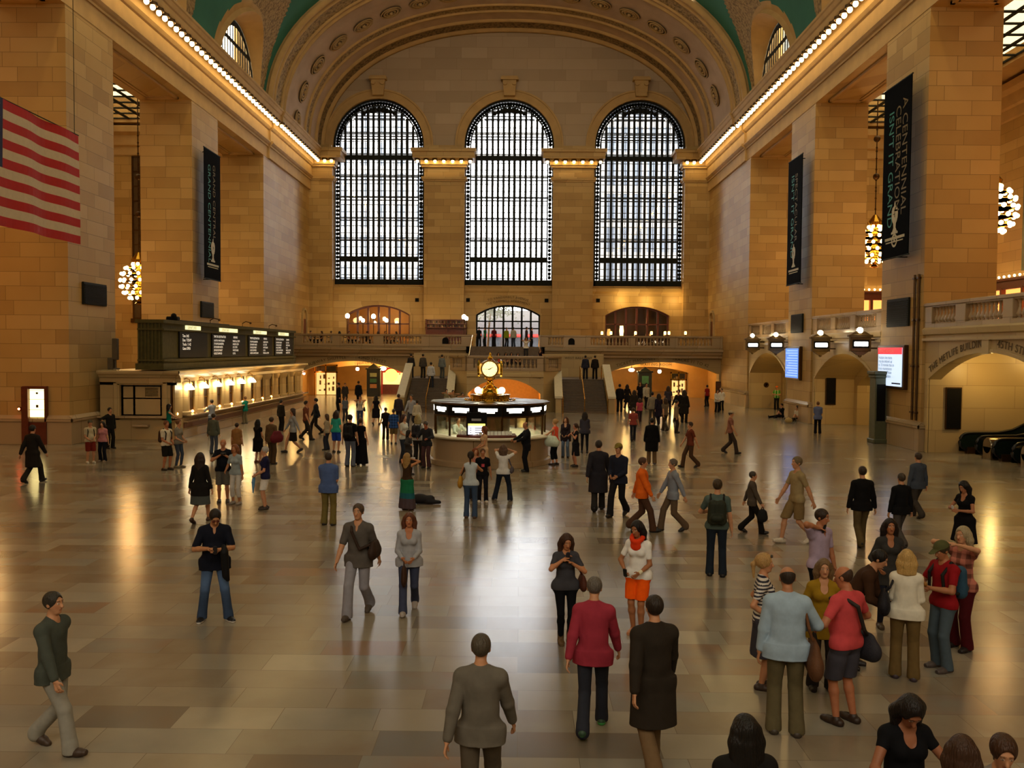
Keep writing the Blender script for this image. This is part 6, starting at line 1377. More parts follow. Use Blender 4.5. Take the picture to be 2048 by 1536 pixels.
    for i in (0,1):
        am = .85 if fem else 1
        if sl > 0:
            T.el(sho[i], np.array([.055,.055,.062])*s*am*(.5+.5*g)+t_in, .03)
            T.rc(sho[i], sho[i]+(elb[i]-sho[i])*min(sl,1), .052*s*am*(.6+.4*g)+t_in, .040*s*am*(.7+.3*g)+t_in*1.05, .02)
            if sl > 1: T.rc(elb[i], elb[i]+(hands[i]-elb[i])*(sl-1)/.9*.98, .041*s*am+t_in*1.05, .030*s*am+t_in*.8, .02)
    if legs not in ('floor','sit'):
        if not (hem < -.1*s): T.cut((0,0,P[2]+hem), (0,0,-1))
        else: T.cut((0,0,P[2]+hem), (0,0,-1))
    else: T.cut(P-up*.1*s, -up)
    # sleeve ends are cut square
    nk = .078*s if kind not in ('blouse','tank','dress') else .095*s
    T.rc(N0-up*.005*s+fw*.035*s, N1+up*.03*s+fw*.03*s, nk*.72, nk, .01, None, 1., '-')
    if kind in ('tank','dress','cardigan','blouse'): T.el(N0+fw*.1*s-up*.06*s, np.array([.055,.06,.09])*s, .01, None, '-')
    if kind in ('shirt','polo','shirtshort','suit'): T.el(N0+fw*.1*s-up*.04*s, np.array([.022,.05,.075])*s, .006, None, '-')
    nm = dict(tee='t_shirt',polo='polo_shirt',tank='tank_top',shirt='shirt',shirtshort='shirt',dress='dress_top',suit='suit_jacket').get(kind,kind)
    vmesh(nm, T, PM['cloth'], pattern(tc,pat), body)
    if kind in ('suit',):
        pass
    # --- lower garment
    bk, bc = bot[0], bot[1]; bp_ = bot[2] if len(bot) > 2 else None
    L_ = Field(lo, hi_, h)
    if bk in ('pants','jeans','leggings','shorts','capris'):
        x = dict(pants=.022,jeans=.016,leggings=.006,shorts=.026,capris=.014)[bk]*s
        L_.rc(hips[0], hips[1], hw*s*g+.007*s, hw*s*g+.007*s, .03, fl, .84); L_.rc(P, P+up*.07*s, .131*s*g, .13*s*g, .03, fl, .76)
        for i in (0,1):
            am = 1.03 if fem else 1.
            L_.rc(hips[i], knees[i], .084*s*am*(.5+.5*g)+x*.6, .052*s+x, .03)
            if bk not in ('shorts',):
                f_ = 1. if bk != 'capris' else .55; e_ = knees[i]+(an[i]-knees[i])*f_
                if bk == 'leggings': L_.rc(knees[i], knees[i]+(an[i]-knees[i])*.32, .05*s+x, .054*s+x, .02); L_.rc(knees[i]+(an[i]-knees[i])*.3, e_, .054*s+x, .036*s+x, .02)
                else: L_.rc(knees[i], e_, .053*s+x, .046*s+x*1.5, .02); 
                if bk in ('pants','jeans'): L_.rc(e_-(an[i]-knees[i])*.12, e_-S(0,0,.035), .048*s+x*1.3, .055*s+x*1.3, .02)
            else:
                L_.rc(hips[i]+(knees[i]-hips[i])*.4, hips[i]+(knees[i]-hips[i])*.97, .078*s+x, .072*s+x, .02)
        if bk == 'shorts' and legs not in ('floor','sit'): zc = {'short': .56}.get(bot[3] if len(bot) > 3 else '', .5)*s; L_.cut((0,0,zc), (0,0,-1))
        elif legs not in ('floor','sit'): L_.cut((0,0,.03*s), (0,0,-1))
        L_.cut(P+up*.09*s, up)
        vmesh({'jeans':'jeans','leggings':'leggings','shorts':'shorts','capris':'capri_trousers'}.get(bk,'trousers'), L_, PM['cloth'], pattern(bc,bp_), body)
    else:   # skirts and dresses
        zh = dict(mini=.62,skirt=.46,long=.06,dress=.46)[bk]*s; rr = hw*s*g+.012*s; fl_ = dict(mini=1.06,skirt=1.12,long=1.35,dress=1.28)[bk]
        c0 = (P[0],P[1],P[2]-.01*s); c1 = ((an[0][0]+an[1][0])/2*.6+P[0]*.4,(an[0][1]+an[1][1])/2*.5,zh)
        L_.rc(hips[0], hips[1], rr, rr, .03, fl, .86); L_.rc(P, P+up*.1*s, .133*s*g, .126*s*g, .03, fl, .77)
        L_.cone(c0, c1, ((rr+hipw*s)*.97,rr*.84), ((rr+hipw*s)*fl_,rr*fl_*1.05), .04, .05 if bk in ('long','dress') else .015, 9); L_.cut(P+up*.12*s, up)
        vmesh('skirt' if bk != 'dress' else 'dress_skirt', L_, PM['cloth'], pattern(bc,bp_), body)
    # --- shoes
    if shoes:
        sc_ = shoes if isinstance(shoes,str) else shoes[0]; boot = not isinstance(shoes,str) and shoes[1] == 'boot'; sole = None if isinstance(shoes,str) or len(shoes) < 3 else shoes[2]
        for i in (0,1):
            f_ = an[i]; fd = unit(foot[i]); q = Field(f_-.2*s, f_+.26*s, max(h*.8,.007)); base = f_-S(0,0,.045)
            rt = np.cross(fd,(0,0,1.)); 
            q.rc(base-fd*.045*s, base+fd*.1*s-S(0,0,.004), .05*s, .051*s, .02, (0,0,1), .95); q.rc(base+fd*.08*s-S(0,0,.004), base+fd*.165*s-S(0,0,.006), .05*s, .04*s, .02, (0,0,1), .9)
            q.rc(f_-S(0,0,.05), f_-S(0,0,.012 if not boot else -.11), .05*s, .047*s if not boot else .055*s, .015)
            if legs not in ('floor','sit') and abs(foot[i][2]) < .05*s: q.cut((0,0,f_[2]-.076*s), (0,0,-1))
            zs = f_[2]-.05*s
            def shc(p, sc_=sc_, sole=sole, zs=zs):
                c = np.tile(np.array(lin(sc_)), (len(p),1))
                if sole: c[p[:,2] < zs] = lin(sole)
                return c
            vmesh('boot' if boot else 'shoe', q, PM['shoe'], shc, body)
    # --- hair
    hk, hc = hair[0], hair[1]
    Hf = Field(HC-.42*s, HC+.3*s, min(h,.014))
    def shell(t=.014): Hf.el(HP(0,-.014,.034), np.array([.074+t,.093+t,.088+t])*s, .01, Rh)
    if hk != 'bald': shell(.014 if hk in ('short','bald','cap') else .02)
    else: shell(.008)
    if hk in ('long','bob','curly','pony','bun'):
        Ln = dict(long=.36,bob=.17,curly=.25,pony=.04,bun=.04)[hk]
        if hk in ('long','bob','curly'):
            for a in (-1,-.5,0,.5,1):
                x0 = .07*a; b0 = HP(x0,-.06+.03*abs(a),.02); b1 = HC+Rh@(np.array([.085*a,-.075+.035*abs(a),-.06])*s); b2 = b1+np.array([.02*a,0,-1.])*Ln*.7*s-fw*(-.0)*s+Rh[:,1]*(-.02*s)
                Hf.rc(b0, b1, .05*s, .05*s, .03); Hf.rc(b1, b2, .05*s*(1.15 if hk == 'curly' else 1), .034*s*(1.4 if hk == 'curly' else 1), .03)
            if hk == 'curly':
                for q in range(26): a = RNG.normal(0,1,3); a = unit(a); a[1] = -abs(a[1])*.8; Hf.el(HC+Rh@(np.array([a[0]*.1,a[1]*.09-.02,a[2]*.11-.02])*s), np.full(3,.035*s), .01)
        elif hk == 'pony': Hf.rc(HP(0,-.11,.03), HP(0,-.145,-.02), .024*s, .03*s, .02); Hf.rc(HP(0,-.145,-.02), HP(0,-.135,-.19), .03*s, .014*s, .02)
        else: Hf.el(HP(0,-.115,.06), np.full(3,.045*s), .01)
    fr = .05 if hk not in ('bald',) else .2
    # open the face
    for (r_,f_,u_,rr,ff,uu) in ((0,.115,-.012,.064,.085,.104),(0,.13,-.12,.09,.11,.1)): Hf.el(HP(r_,f_,u_), np.array([rr,ff,uu])*s, .01, Rh, '-')
    if hk in ('short','bald','cap','pony','bun'): Hf.cut(HP(0,0,-.062 if hk != 'pony' else -.2), -(Rh[:,2])+Rh[:,1]*.25)
    if hk == 'short' or hk == 'cap': Hf.cut(HP(0,.05,.0), Rh[:,1]*.8-Rh[:,2]*.6)
    if hk == 'bald': Hf.cut(HP(0,.0,.03), Rh[:,2]+Rh[:,1]*.55); Hf.cut(HP(0,.03,0), Rh[:,1])
    hcol = np.array(lin(hc))
    vmesh('hair', Hf, PM['hair'], lambda p: hcol*(.75+.5*RNG.random((len(p),1))), body)
    if hk == 'cap' or 'cap' in extra or 'helmet' in extra:
        cc = hair[2] if len(hair) > 2 else '#6a5c40'; q = Field(HC-.22*s, HC+.24*s, min(h,.012)); q.el(HP(0,-.012,.04), np.array([.096,.114,.103])*s, .01, Rh); q.cut(HP(0,0,.045), -Rh[:,2]); q.rc(HP(0,.09,.05), HP(0,.155,.035), .062*s, .05*s, .01, Rh[:,2], .16)
        vmesh('cap', q, PM['cloth'], cc, body)
    if 'sunglasses' in extra or 'glasses' in extra:
        q = Field(HC-.16*s, HC+.16*s, .006)
        for sg in (-1,1): q.el(HP(sg*.032,.098,.012), np.array([.026,.007,.017])*s, .003, Rh); q.rc(HP(sg*.058,.09,.016), HP(sg*.078,-.01,.012), .004*s, .004*s, .002)
        q.rc(HP(-.02,.1,.016), HP(.02,.1,.016), .004*s, .004*s, .003); vmesh('glasses', q, PM['shoe'], '#5a1a12' if 'sunglasses' in extra else '#15110e', body)
    if 'headglasses' in extra:
        q = Field(HC-.16*s, HC+.18*s, .007); [q.el(HP(sg*.035,.085,.10), np.array([.03,.018,.012])*s, .004, Rh) for sg in (-1,1)]; vmesh('glasses', q, PM['shoe'], '#0d0c0c', body)
    if 'scarf' in extra:
        q = Field(N0-.26*s, N0+.2*s, h); 
        for k in range(14):
            a0, a1 = 2*PI*k/14, 2*PI*(k+1)/14; f_ = lambda a: N0+np.array([.085*math.cos(a),0,0])*s+fw*(.05+.09*math.sin(a))*s+up*(.045-.055*math.sin(a))*s; q.rc(f_(a0), f_(a1), .033*s, .033*s, .02)
        q.el(N0+fw*.13*s-up*.075*s, np.array([.085,.035,.075])*s, .03); vmesh('scarf', q, PM['cloth'], '#d83a14', body)
    if 'watch' in extra:
        i = 1; d = unit(hands[i]-elb[i]); c = hands[i]-d*.03*s; q = Field(c-.08, c+.08, .006); q.rc(c-d*.01*s, c+d*.012*s, .034*s, .034*s, .004); vmesh('wrist_watch', q, PM['shoe'], '#d8cfae', body)
    if 'suit' == kind:
        q = Field(C_-.25*s, C_+.25*s, h); q.rc(N0+fw*.075*s-up*.03*s, W+fw*.12*s, .02*s, .03*s, .01, fw, .5); vmesh('shirt_front', q, PM['cloth'], '#d8d6d0', body)
    M4 = Matrix.Translation(loc) @ Matrix.Rotation(math.radians(rot),4,'Z')
    body.location = loc; body.rotation_euler = (0,0,math.radians(rot))
    J = dict(hands=hands, elb=elb, sho=sho, P=P, W=W, C=C_, N0=N0, HC=HC, up=up, fw=fw, s=s, h=h, knees=knees, an=an, Rh=Rh, HP=HP, loc=loc, rot=rot, hw=hw*s*g)
    return body, J
def acc(J, name, label, cat, build, col, m='bag', group=None, h=None):
    """something worn or held: modelled in the wearer's frame, a thing of its own"""
    parts = build(J); root = None; L = []
    for nm, (lo, hi_, fn, c) in parts.items():
        q = Field(lo, hi_, h or max(.008, J['h'])); fn(q); o = vmesh(nm if root is not None else name, q, PM[m], c or col, root)
        if o is None: continue
        if root is None: root = o
    root.location = J['loc']; root.rotation_euler = (0,0,math.radians(J['rot'])); tag(root, label, cat, group); return root
def backpack(J, label, col, big=1.):
    s, C_, W, up, fw = J['s'], J['C'], J['W'], J['up'], J['fw']
    def b(J):
        a, c = C_-fw*.2*s+up*.03*s, W-fw*.2*s-up*.03*s
        def bag(q):
            for sg in (-1,1): q.rc(a+np.array([sg*.07*s,0,0]), c+np.array([sg*.08*s,0,0]), .085*s*big, .095*s*big, .05, fw, .9)
            q.rc(c-fw*.08*s-np.array([.06*s,0,0])+up*.04*s, c-fw*.08*s+np.array([.06*s,0,0])+up*.04*s, .06*s, .06*s, .03)
        def strap(q):
            for i in (0,1):
                sg = -1 if i == 0 else 1; x = np.array([sg*.115*s,0,0]); P_ = [a+x-fw*-.04*s+up*.02*s, J['N0']+x+up*-.0*s+up*.052*s*.3, C_+x+fw*.145*s+up*.02*s, W+x*1.15+fw*.125*s, c+x*1.3+fw*.1*s]
                for k in range(4): q.rc(P_[k], P_[k+1], .021*s, .021*s, .01)
        lo = np.minimum(a,c)-.35*s; hi_ = np.maximum(a,c)+.45*s
        return {'bag':(lo,hi_,bag,None), 'shoulder_strap':(lo-.1,hi_+.1,strap,'#15130f')}
    return acc(J, 'backpack', label, 'backpack', b, col)
def shoulderbag(J, label, col, side=1, size=(.17,.08,.14), drop=.02, strapcol=None, cross=False, back=0.):
    s, P, up, fw = J['s'], J['P'], J['up'], J['fw']; sd = np.array([side*1.,0,0])
    c = P+sd*(J['hw']+.15*s)+np.array([0,0,-drop*s+.02*s])-fw*back*s
    so = J['sho'][0 if (side < 0) != cross else 1]+np.array([0,0,.055*s])*1.2-np.array([(.06 if cross else .02)*s*np.sign(J['sho'][0 if (side < 0) != cross else 1][0]),0,0])
    def b(J):
        def bag(q): q.rc(c+np.array([0,-size[0]*.5*s,-size[2]*.3*s]), c+np.array([0,size[0]*.5*s,-size[2]*.3*s]), size[2]*.62*s, size[2]*.62*s, .02, (1,0,0), size[1]/size[2]*1.1); q.rc(c+np.array([0,-size[0]*.35*s,size[2]*.3*s]), c+np.array([0,size[0]*.35*s,size[2]*.3*s]), size[2]*.4*s, size[2]*.4*s, .05, (1,0,0), size[1]/size[2])
        def strap(q):
            if cross:
                for f_ in (-1,1):
                    P_ = [so, J['C']+fw*f_*.185*s-sd*.05*s+up*.06*s, J['W']+fw*f_*.175*s+sd*.07*s, c+fw*f_*.06*s+np.array([0,0,size[2]*.5*s])]
                    for k in range(3): q.rc(P_[k], P_[k+1], .022*s, .022*s, .006)
                return
            for f_ in (-1,1):
                mid = (c+so)/2+fw*f_*(.15 if cross else .06)*s*1.1; q.rc(c+np.array([0,0,size[2]*.5*s]), mid, .014*s, .016*s, .004); q.rc(mid, so+fw*f_*.02*s, .016*s, .016*s, .004)
        lo = np.minimum(c,so)-.34*s; hi_ = np.maximum(c,so)+.34*s
        return {'bag':(lo,hi_,bag,None), 'strap':(lo,hi_,strap,strapcol or col)}
    return acc(J, 'shoulder_bag', label, 'bag', b, col)
def held(J, name, label, cat, col, hand=0, kind='phone', emitcol=None):
    s = J['s']; hp = J['hands'][hand]; d = unit(hp-J['elb'][hand]); c = hp+d*.075*s
    def b(J):
        if kind == 'phone': return {'a':(c-.14,c+.14,lambda q: q.rc(c-d*.0+np.array([0,-.02,-.03]), c+np.array([0,-.045,.05]), .036*s, .036*s, .004, (0,1,.4), .22),None)}
        if kind == 'camera': return {'a':(c-.2,c+.2,lambda q: (q.rc(c+np.array([-.03,-.03,.02]), c+np.array([.06,-.03,.02]), .034*s, .034*s, .006, (0,1,0), .8), q.rc(c+np.array([.015,-.03,.02]), c+np.array([.015,-.1,.02]), .028*s, .026*s, .004)),None)}
        if kind == 'paper': return {'a':(c-.3,c+.3,lambda q: q.rc(c+np.array([.0,-.04,.02]), c+np.array([.2*s,-.1,.02]), .11*s, .11*s, .004, (0,.45,1), .07),None)}
        if kind == 'tote': return {'a':(c-.45,c+.3,lambda q: (q.rc(c+np.array([0,-.0,-.3])*s, c+np.array([0,.0,-.2])*s, .15*s, .13*s, .02, (1,0,0), .35), q.rc(c, c+np.array([0,-.06,-.12])*s, .012*s,.012*s,.004), q.rc(c, c+np.array([0,.06,-.12])*s, .012*s,.012*s,.004)),None)}
        if kind == 'coat': return {'a':(c-.75,c+.3,lambda q: (q.rc(c+np.array([.12,.1,-.02]), c+np.array([.14,.1,-.4*s]), .085*s, .07*s, .03, (1,.3,0), .6), q.rc(c+np.array([.13,.05,-.05]), c+np.array([.18,.1,-.48*s]), .06*s, .03*s, .03)),None)}
        if kind == 'umbrella': return {'a':(c-.7,c+.2,lambda q: (q.rc(c, c+np.array([.02,-.02,-.18])*s, .035*s, .05*s, .01), q.rc(c+np.array([.02,-.02,-.18])*s, c+np.array([.05,-.03,-.48])*s, .05*s, .012*s, .01)),None)}
    return acc(J, name, label, cat, b, col, 'shoe' if kind in ('phone','camera') else 'bag', None, .008)
# ---------------------------------------------------------------- the crowd: (x, y of head top, y of feet) give where each one stands on the floor
def pp(x, yh, yf, rot, label, sex='m', H=None, z0=0., **kw):
    if yf is not None:
        p = at(x, yf, Z=z0); Hh = at(x, yh, Y=p[1])[2]-z0
        if H is None: H = Hh/1.01
        H = min(max(H, 1.45), 1.93)
    else: p = at(x, yh, Z=z0+H*1.01)
    loc = (p[0], p[1], z0); d = math.hypot(p[0], p[1])
    return person(loc, rot, H, label, d, sex, **kw)
T, J_, S_ = 'tee', 'jeans', 'short'
# ---- foreground, standing still
b, j = pp(430,1012,1240,18,'man in navy short sleeved shirt and faded jeans looking at his phone',top=('shirtshort','#10131f'),bot=('jeans','#33435c','fade'),hair=(S_,'#1d140e'),arms='phone',legs='wide',look=(8,38),shoes=('#131318','','#c9c4ba'),skin='#b07a52',extra=('sunglasses',),girth=1.08)
held(j,'phone','dark phone in the hands of the man in faded jeans','phone','#1a1a1f',1); held(j,'jacket','black jacket draped over the arm of the man in faded jeans','jacket','#0b0b0d',1,'coat')
b, j = pp(1130,1065,1285,6,'woman in grey top and black leggings with hands raised to her chin','f',top=('tee','#3c3b40'),bot=('leggings','#0b0b0f'),hair=('long','#3a2216'),arms='chin',legs='close',look=(5,18),shoes=('#5a4226','boot'),skin='#b0764f',girth=1.03)
shoulderbag(j,'brown shoulder bag at the side of the woman in black leggings','#4a2416',1,(.2,.09,.16),-.02)
held(j,'phone','small phone in the hands of the woman in black leggings','phone','#22202a',0)
b, j = pp(1275,1040,1266,-28,'woman in white t-shirt, orange shorts and orange scarf','f',top=(T,'#e2e0da'),bot=('shorts','#f25a06',None,'short'),hair=('long','#140d0b'),arms='waist',legs='close',look=(-14,14),shoes='#b0754e',skin='#9c6540',extra=('scarf','watch'),girth=1.0)
held(j,'phone','black phone held by the woman in orange shorts','phone','#0d0d10',0)
pp(1188,1152,None,172,'person in pink red jacket walking away beside the woman in grey',H=1.72,top=('jacket','#8f2c3a'),bot=('jeans','#2a2c35'),hair=(S_,'#5b544c'),arms='walk',legs='walk',shoes=('#2f4a34','','#4fae5c'),look=(0,15),lean=8)
b, j = pp(1310,1185,None,-168,'person in dark brown coat walking away at the lower centre right',H=1.78,top=('coat','#2b241c'),bot=('pants','#6a543a'),hair=(S_,'#241a12'),arms='walk',legs='walk',shoes='#332319')
b, j = pp(717,1003,1230,-8,'man in grey brown shirt and pale trousers walking forward with a bag',top=('shirtshort','#56504a'),bot=('pants','#8a8890'),hair=(S_,'#4a3a2c'),arms='walk',legs='walk',shoes='#4a4038')
shoulderbag(j,'dark brown satchel of the man in grey brown shirt','#2f1f15',1,(.22,.1,.18),-.12,cross=True)
b, j = pp(818,1022,1222,4,'woman in pale grey blouse walking forward with a brown bag in front','f',top=('blouse','#9a9a9e'),bot=('jeans','#3b4056'),hair=('long','#5a3220'),arms='front',legs='walk',shoes='#a39a92',skin='#b0724c')
held(j,'handbag','brown handbag held by the woman in pale grey blouse','bag','#3b2418',0,'tote')
pp(962,1262,None,176,'person in grey jacket walking toward the floor at bottom centre',H=1.74,top=('jacket','#5f594f'),bot=('pants','#544b3e'),hair=(S_,'#4a4236'),arms='walk',legs='walk',shoes='#2c2822')
pp(108,1178,1500,80,'person in grey green jacket and pale trousers walking at the bottom left',top=('jacket','#454a42'),bot=('pants','#8d8a80'),hair=(S_,'#2f2a22'),arms='walk',legs='walk',shoes='#3f2f24')
# ---- tour group at the lower right
b, j = pp(1576,1133,None,170,'balding man seen from behind in pale blue shirt with a brown strap',H=1.84,top=('shirt','#93a7b8'),bot=('pants','#5a5138'),hair=('bald','#2c221a'),arms=((-.2,-.28,1.05),(.28,-.02,.80)),shoes='#3a3128',look=(4,5),girth=1.15,skin='#a87350')
shoulderbag(j,'long brown strap bag on the right shoulder of the balding man','#5b3a22',-1,(.26,.12,.24),.12,'#6a4224')
b, j = pp(1527,1107,None,75,'blonde woman in striped top and grey skirt seen from the side',sex='f',H=1.68,top=(T,'#2e2d38','stripe'),bot=('skirt','#38363f'),hair=('pony','#a8834e'),arms='hips',legs='close',shoes='#3a2a20',extra=('headglasses',),skin='#b8805a',girth=1.05)
b, j = pp(1696,1132,None,-150,'balding man in coral t-shirt with a dark cross body bag',H=1.78,top=(T,'#c4484a'),bot=('shorts','#3c3a42'),hair=('bald','#3a261a'),arms=((-.25,-.22,1.05),(.25,-.2,1.05)),shoes='#2c1d14',look=(20,15),girth=1.1,skin='#a86a48')
shoulderbag(j,'dark cross body bag of the man in coral t-shirt','#26252c',-1,(.24,.12,.2),.1,'#2b2420',cross=True)
pp(1648,1118,None,-10,'woman in mustard cardigan standing behind the man in coral','f',H=1.62,top=('cardigan','#8a6a14'),bot=('pants','#2c2620'),hair=('bob','#6b5235'),arms='hold',shoes='#221a14')
b, j = pp(1640,1017,None,30,'man in lavender polo shirt talking on his phone',H=1.78,top=('polo','#a593a8'),bot=('pants','#0e0d11'),hair=(S_,'#2a1d14'),arms='call',look=(22,8),shoes='#15110f',girth=1.05,skin='#a86e4a')
held(j,'phone','small phone at the ear of the man in lavender polo','phone','#18181c',0)
pp(1702,1078,None,60,'person in brown jacket bending forward behind the tour group',H=1.70,top=('jacket','#3d2616'),bot=('pants','#33241a'),hair=(S_,'#120d0a'),arms='front',lean=32,look=(0,25),shoes='#1c1512')
b, j = pp(1775,1037,1255,-8,'woman with dark curly hair in long grey cardigan','f',top=('cardigan','#33302d'),bot=('leggings','#191a26'),hair=('curly','#1c100b'),arms='hold',legs='stand',shoes='#4a3a2c',skin='#a0663f')
shoulderbag(j,'brown bag in front of the woman in grey cardigan','#3a2418',1,(.18,.09,.15),-.08)
b, j = pp(1808,1100,1357,158,'blonde woman seen from behind in white blouse and olive trousers','f',top=('blouse','#d2cbb8'),bot=('pants','#6a5530'),hair=('bob','#b08d52'),arms='front',shoes='#3c3038',girth=1.05)
shoulderbag(j,'large black shoulder bag of the woman in white blouse','#15131a',1,(.28,.12,.2),-.1,'#17141a',back=.05)
b, j = pp(1884,1080,1338,-72,'man in red t-shirt and green cap with a blue backpack',top=(T,'#8a1218'),bot=('jeans','#46525a'),hair=('cap','#3a2c1c','#4a4a2a'),arms='phone',look=(0,20),shoes='#4a3f3a',girth=1.05,skin='#a06844')
backpack(j,'blue backpack worn by the man in red t-shirt','#26465a')
held(j,'camera','small yellow brown camera held by the man in red t-shirt','camera','#8a5a1a',0,'camera')
pp(1921,1053,1297,-60,'grey haired person in pink top and maroon trousers behind the red t-shirt','f',top=(T,'#94594a','plaid'),bot=('pants','#470d12'),hair=('bob','#9a8a68'),arms='photo',shoes='#1c1412')
b, j = pp(1932,960,None,-62,'woman in short black dress looking at her phone at the right','f',H=1.66,top=('dress','#0b0a0c'),bot=('dress','#0b0a0c'),hair=('long','#0e0a09'),arms='phone',legs='close',look=(0,25),shoes='#1c1210',skin='#a06a48')
held(j,'phone','lit phone in the hand of the woman in black dress','phone','#c9c4c0',0)
b, j = pp(1432,958,1152,168,'man in grey green t-shirt with a backpack facing away',top=(T,'#4a5852'),bot=('jeans','#1c242e'),hair=(S_,'#3c2d1c'),arms='onehand',legs='stand',shoes='#121212',look=(-10,0))
backpack(j,'dark olive backpack of the man in grey green t-shirt','#24281c')
# ---- bottom edge, close to the camera
b, j = pp(1812,1372,None,4,'woman in black v-neck t-shirt looking down at papers, bottom right','f',H=1.68,top=('dress','#0a0a0d'),bot=('pants','#15151a'),hair=('bob','#140d0b'),arms='read',look=(-4,42),skin='#8f5a3c',girth=1.1)
held(j,'map','white folded map held by the woman in black at the bottom','map','#cfcac4',1,'paper')
pp(1925,1473,None,150,'person with short brown hair at the bottom right edge',H=1.62,top=(T,'#3a2c28'),bot=('pants','#222222'),hair=('bob','#3a2417'),arms='hang')
pp(2003,1462,None,-12,'person with brown ponytail at the bottom right corner','f',H=1.60,top=(T,'#8a8078'),bot=('pants','#222222'),hair=('pony','#3c2415'),arms='hang',look=(0,20))
pp(1492,1432,None,186,'dark haired person in black jacket at the bottom edge below the blue shirt',H=1.66,top=('jacket','#15120f'),bot=('pants','#111111'),hair=('long','#120e0b'),arms='hang')
# ---- left middle
pp(401,903,1045,176,'woman with long dark hair in black top and grey skirt facing away','f',top=('cardigan','#191614'),bot=('skirt','#4a4f4c'),hair=('long','#24160e'),arms='hang',legs='walk',shoes='#3a2418')
b, j = pp(447,878,1004,12,'man in navy t-shirt holding a camera at his chest',top=(T,'#0e1018'),bot=('shorts','#5a564e'),hair=('bald','#4a3420'),arms='chestcam',shoes='#3a352f',girth=1.12,skin='#a8704c')
held(j,'camera','dark camera held by the man in navy t-shirt','camera','#15130f',1,'camera')
pp(473,888,1008,-14,'woman in pale blue grey t-shirt and white capri trousers','f',top=(T,'#8f9a9c'),bot=('capris','#c4c0b8'),hair=('bob','#7a4a2a'),arms='hold',shoes='#8a8078',lean=6,skin='#b07850')
b, j = pp(531,893,1018,-70,'grey haired woman in navy top and white shorts','f',top=(T,'#1c1c3c'),bot=('shorts','#d8d4cc',None,'short'),hair=('short','#a39f98'),arms='front',shoes='#2c1c14',skin='#c08a68',girth=1.12)
held(j,'umbrella','folded light blue umbrella held by the grey haired woman','umbrella','#5f8cb4',0,'umbrella')
pp(657,905,1050,176,'man in blue shirt and khaki trousers facing away',top=('shirtshort','#4a5f8f'),bot=('pants','#6f6234'),hair=(S_,'#33281e'),arms='front',shoes='#1c1512',girth=1.15)
b, j = pp(700,829,933,168,'man in black t-shirt with a black backpack and grey trousers',top=(T,'#0e0f14'),bot=('pants','#5a6272'),hair=(S_,'#120e0c'),arms='hang',shoes='#17130f')
backpack(j,'black backpack of the man in grey trousers','#0b0b0c')
pp(721,836,930,172,'woman in long black dress beside the man with black backpack','f',top=('dress','#0d0c0e'),bot=('long','#0d0c0e'),hair=('bun','#4a2e1c'),arms='hang',shoes='#111111')
b, j = pp(814,906,1020,150,'blonde woman in green ombre maxi skirt taking a photo','f',top=('tank','#3b2a1a'),bot=('long','#1d6a48','ombre'),hair=('long','#9a7a45'),arms='photo',shoes='#5a3a28',look=(0,-6),skin='#b57a4c')
held(j,'camera','pale phone camera held up by the blonde woman in maxi skirt','camera','#b8b4b0',0,'camera')
b, j = pp(941,903,1036,176,'woman with dark ponytail in pale blue top and jeans facing away','f',top=('tank','#b8c2c8'),bot=('jeans','#3a4c66'),hair=('pony','#1f140f'),arms='chin',shoes='#4a3528')
shoulderbag(j,'yellow and black shoulder bag of the woman in jeans','#a87c26',1,(.24,.1,.2),-.02,'#2a1d10')
pp(965,897,1004,6,'man in black t-shirt with a pink print and dark jeans',top=(T,'#0f0f14','logo'),bot=('jeans','#17171e'),hair=(S_,'#5a3a22'),arms='hang',shoes='#cfc9c0',skin='#a8704c')
pp(950,901,1000,20,'red haired person standing close behind the woman in pale blue top','f',top=(T,'#a8665a'),bot=('jeans','#232630'),hair=('bob','#7a3c1c'),arms='hang',shoes='#3a2c24')
b, j = pp(1010,886,1002,172,'woman in white top and navy trousers stepping sideways','f',top=(T,'#d6d4d0'),bot=('pants','#1f2634'),hair=('bob','#5a4434'),arms='photo',legs='step',shoes='#6a625c')
shoulderbag(j,'small grey bag of the woman in white top','#4a4650',-1,(.16,.08,.13),-.05)
pp(969,852,None,-70,'woman in cream dress with long auburn hair at the counter','f',H=1.62,top=('dress','#c8a884'),bot=('dress','#c4a684'),hair=('long','#6b3a20'),arms='front',shoes='#7a5a44',skin='#b8805a')
pp(1053,843,943,-75,'man in dark suit reading at the booth counter',top=('suit','#11131a'),bot=('pants','#13151d'),hair=('bald','#5a4434'),arms='counter',shoes='#120f0d',skin='#b07a58',look=(0,18),girth=1.08)
b, j = pp(1110,838,930,-120,'woman in coral tank top and black leggings at the booth corner','f',top=('tank','#e0563c'),bot=('capris','#0d0d11'),hair=('bun','#a8824e'),arms='counter',shoes='#2a2020',skin='#c08860')
shoulderbag(j,'white and green patterned bag of the woman in coral tank','#c2cbb8',1,(.32,.14,.26),.0,'#8a9a80')
pp(1131,834,915,-15,'woman in dark cardigan and blue jeans behind the coral tank top','f',top=('cardigan','#241a1e'),bot=('jeans','#5a6a80'),hair=('long','#4a2c1a'),arms='front',shoes='#14120f')
pp(1151,847,933,-70,'woman in sleeveless black dress with hands folded','f',top=('dress','#121014'),bot=('skirt','#17151a'),hair=('pony','#3a2418'),arms='chin',shoes='#1c1310',skin='#b87c5c')
pp(1169,824,905,176,'person with long dark hair in grey hoodie and black leggings','f',top=('hoodie','#3a3842'),bot=('leggings','#0e0e12'),hair=('long','#17100d'),arms='front',shoes='#111111')
pp(1266,814,882,178,'person in dusty red t-shirt walking to the right arch',top=(T,'#8f4038'),bot=('jeans','#22222c'),hair=(S_,'#3c2417'),arms='hang',legs='walk')
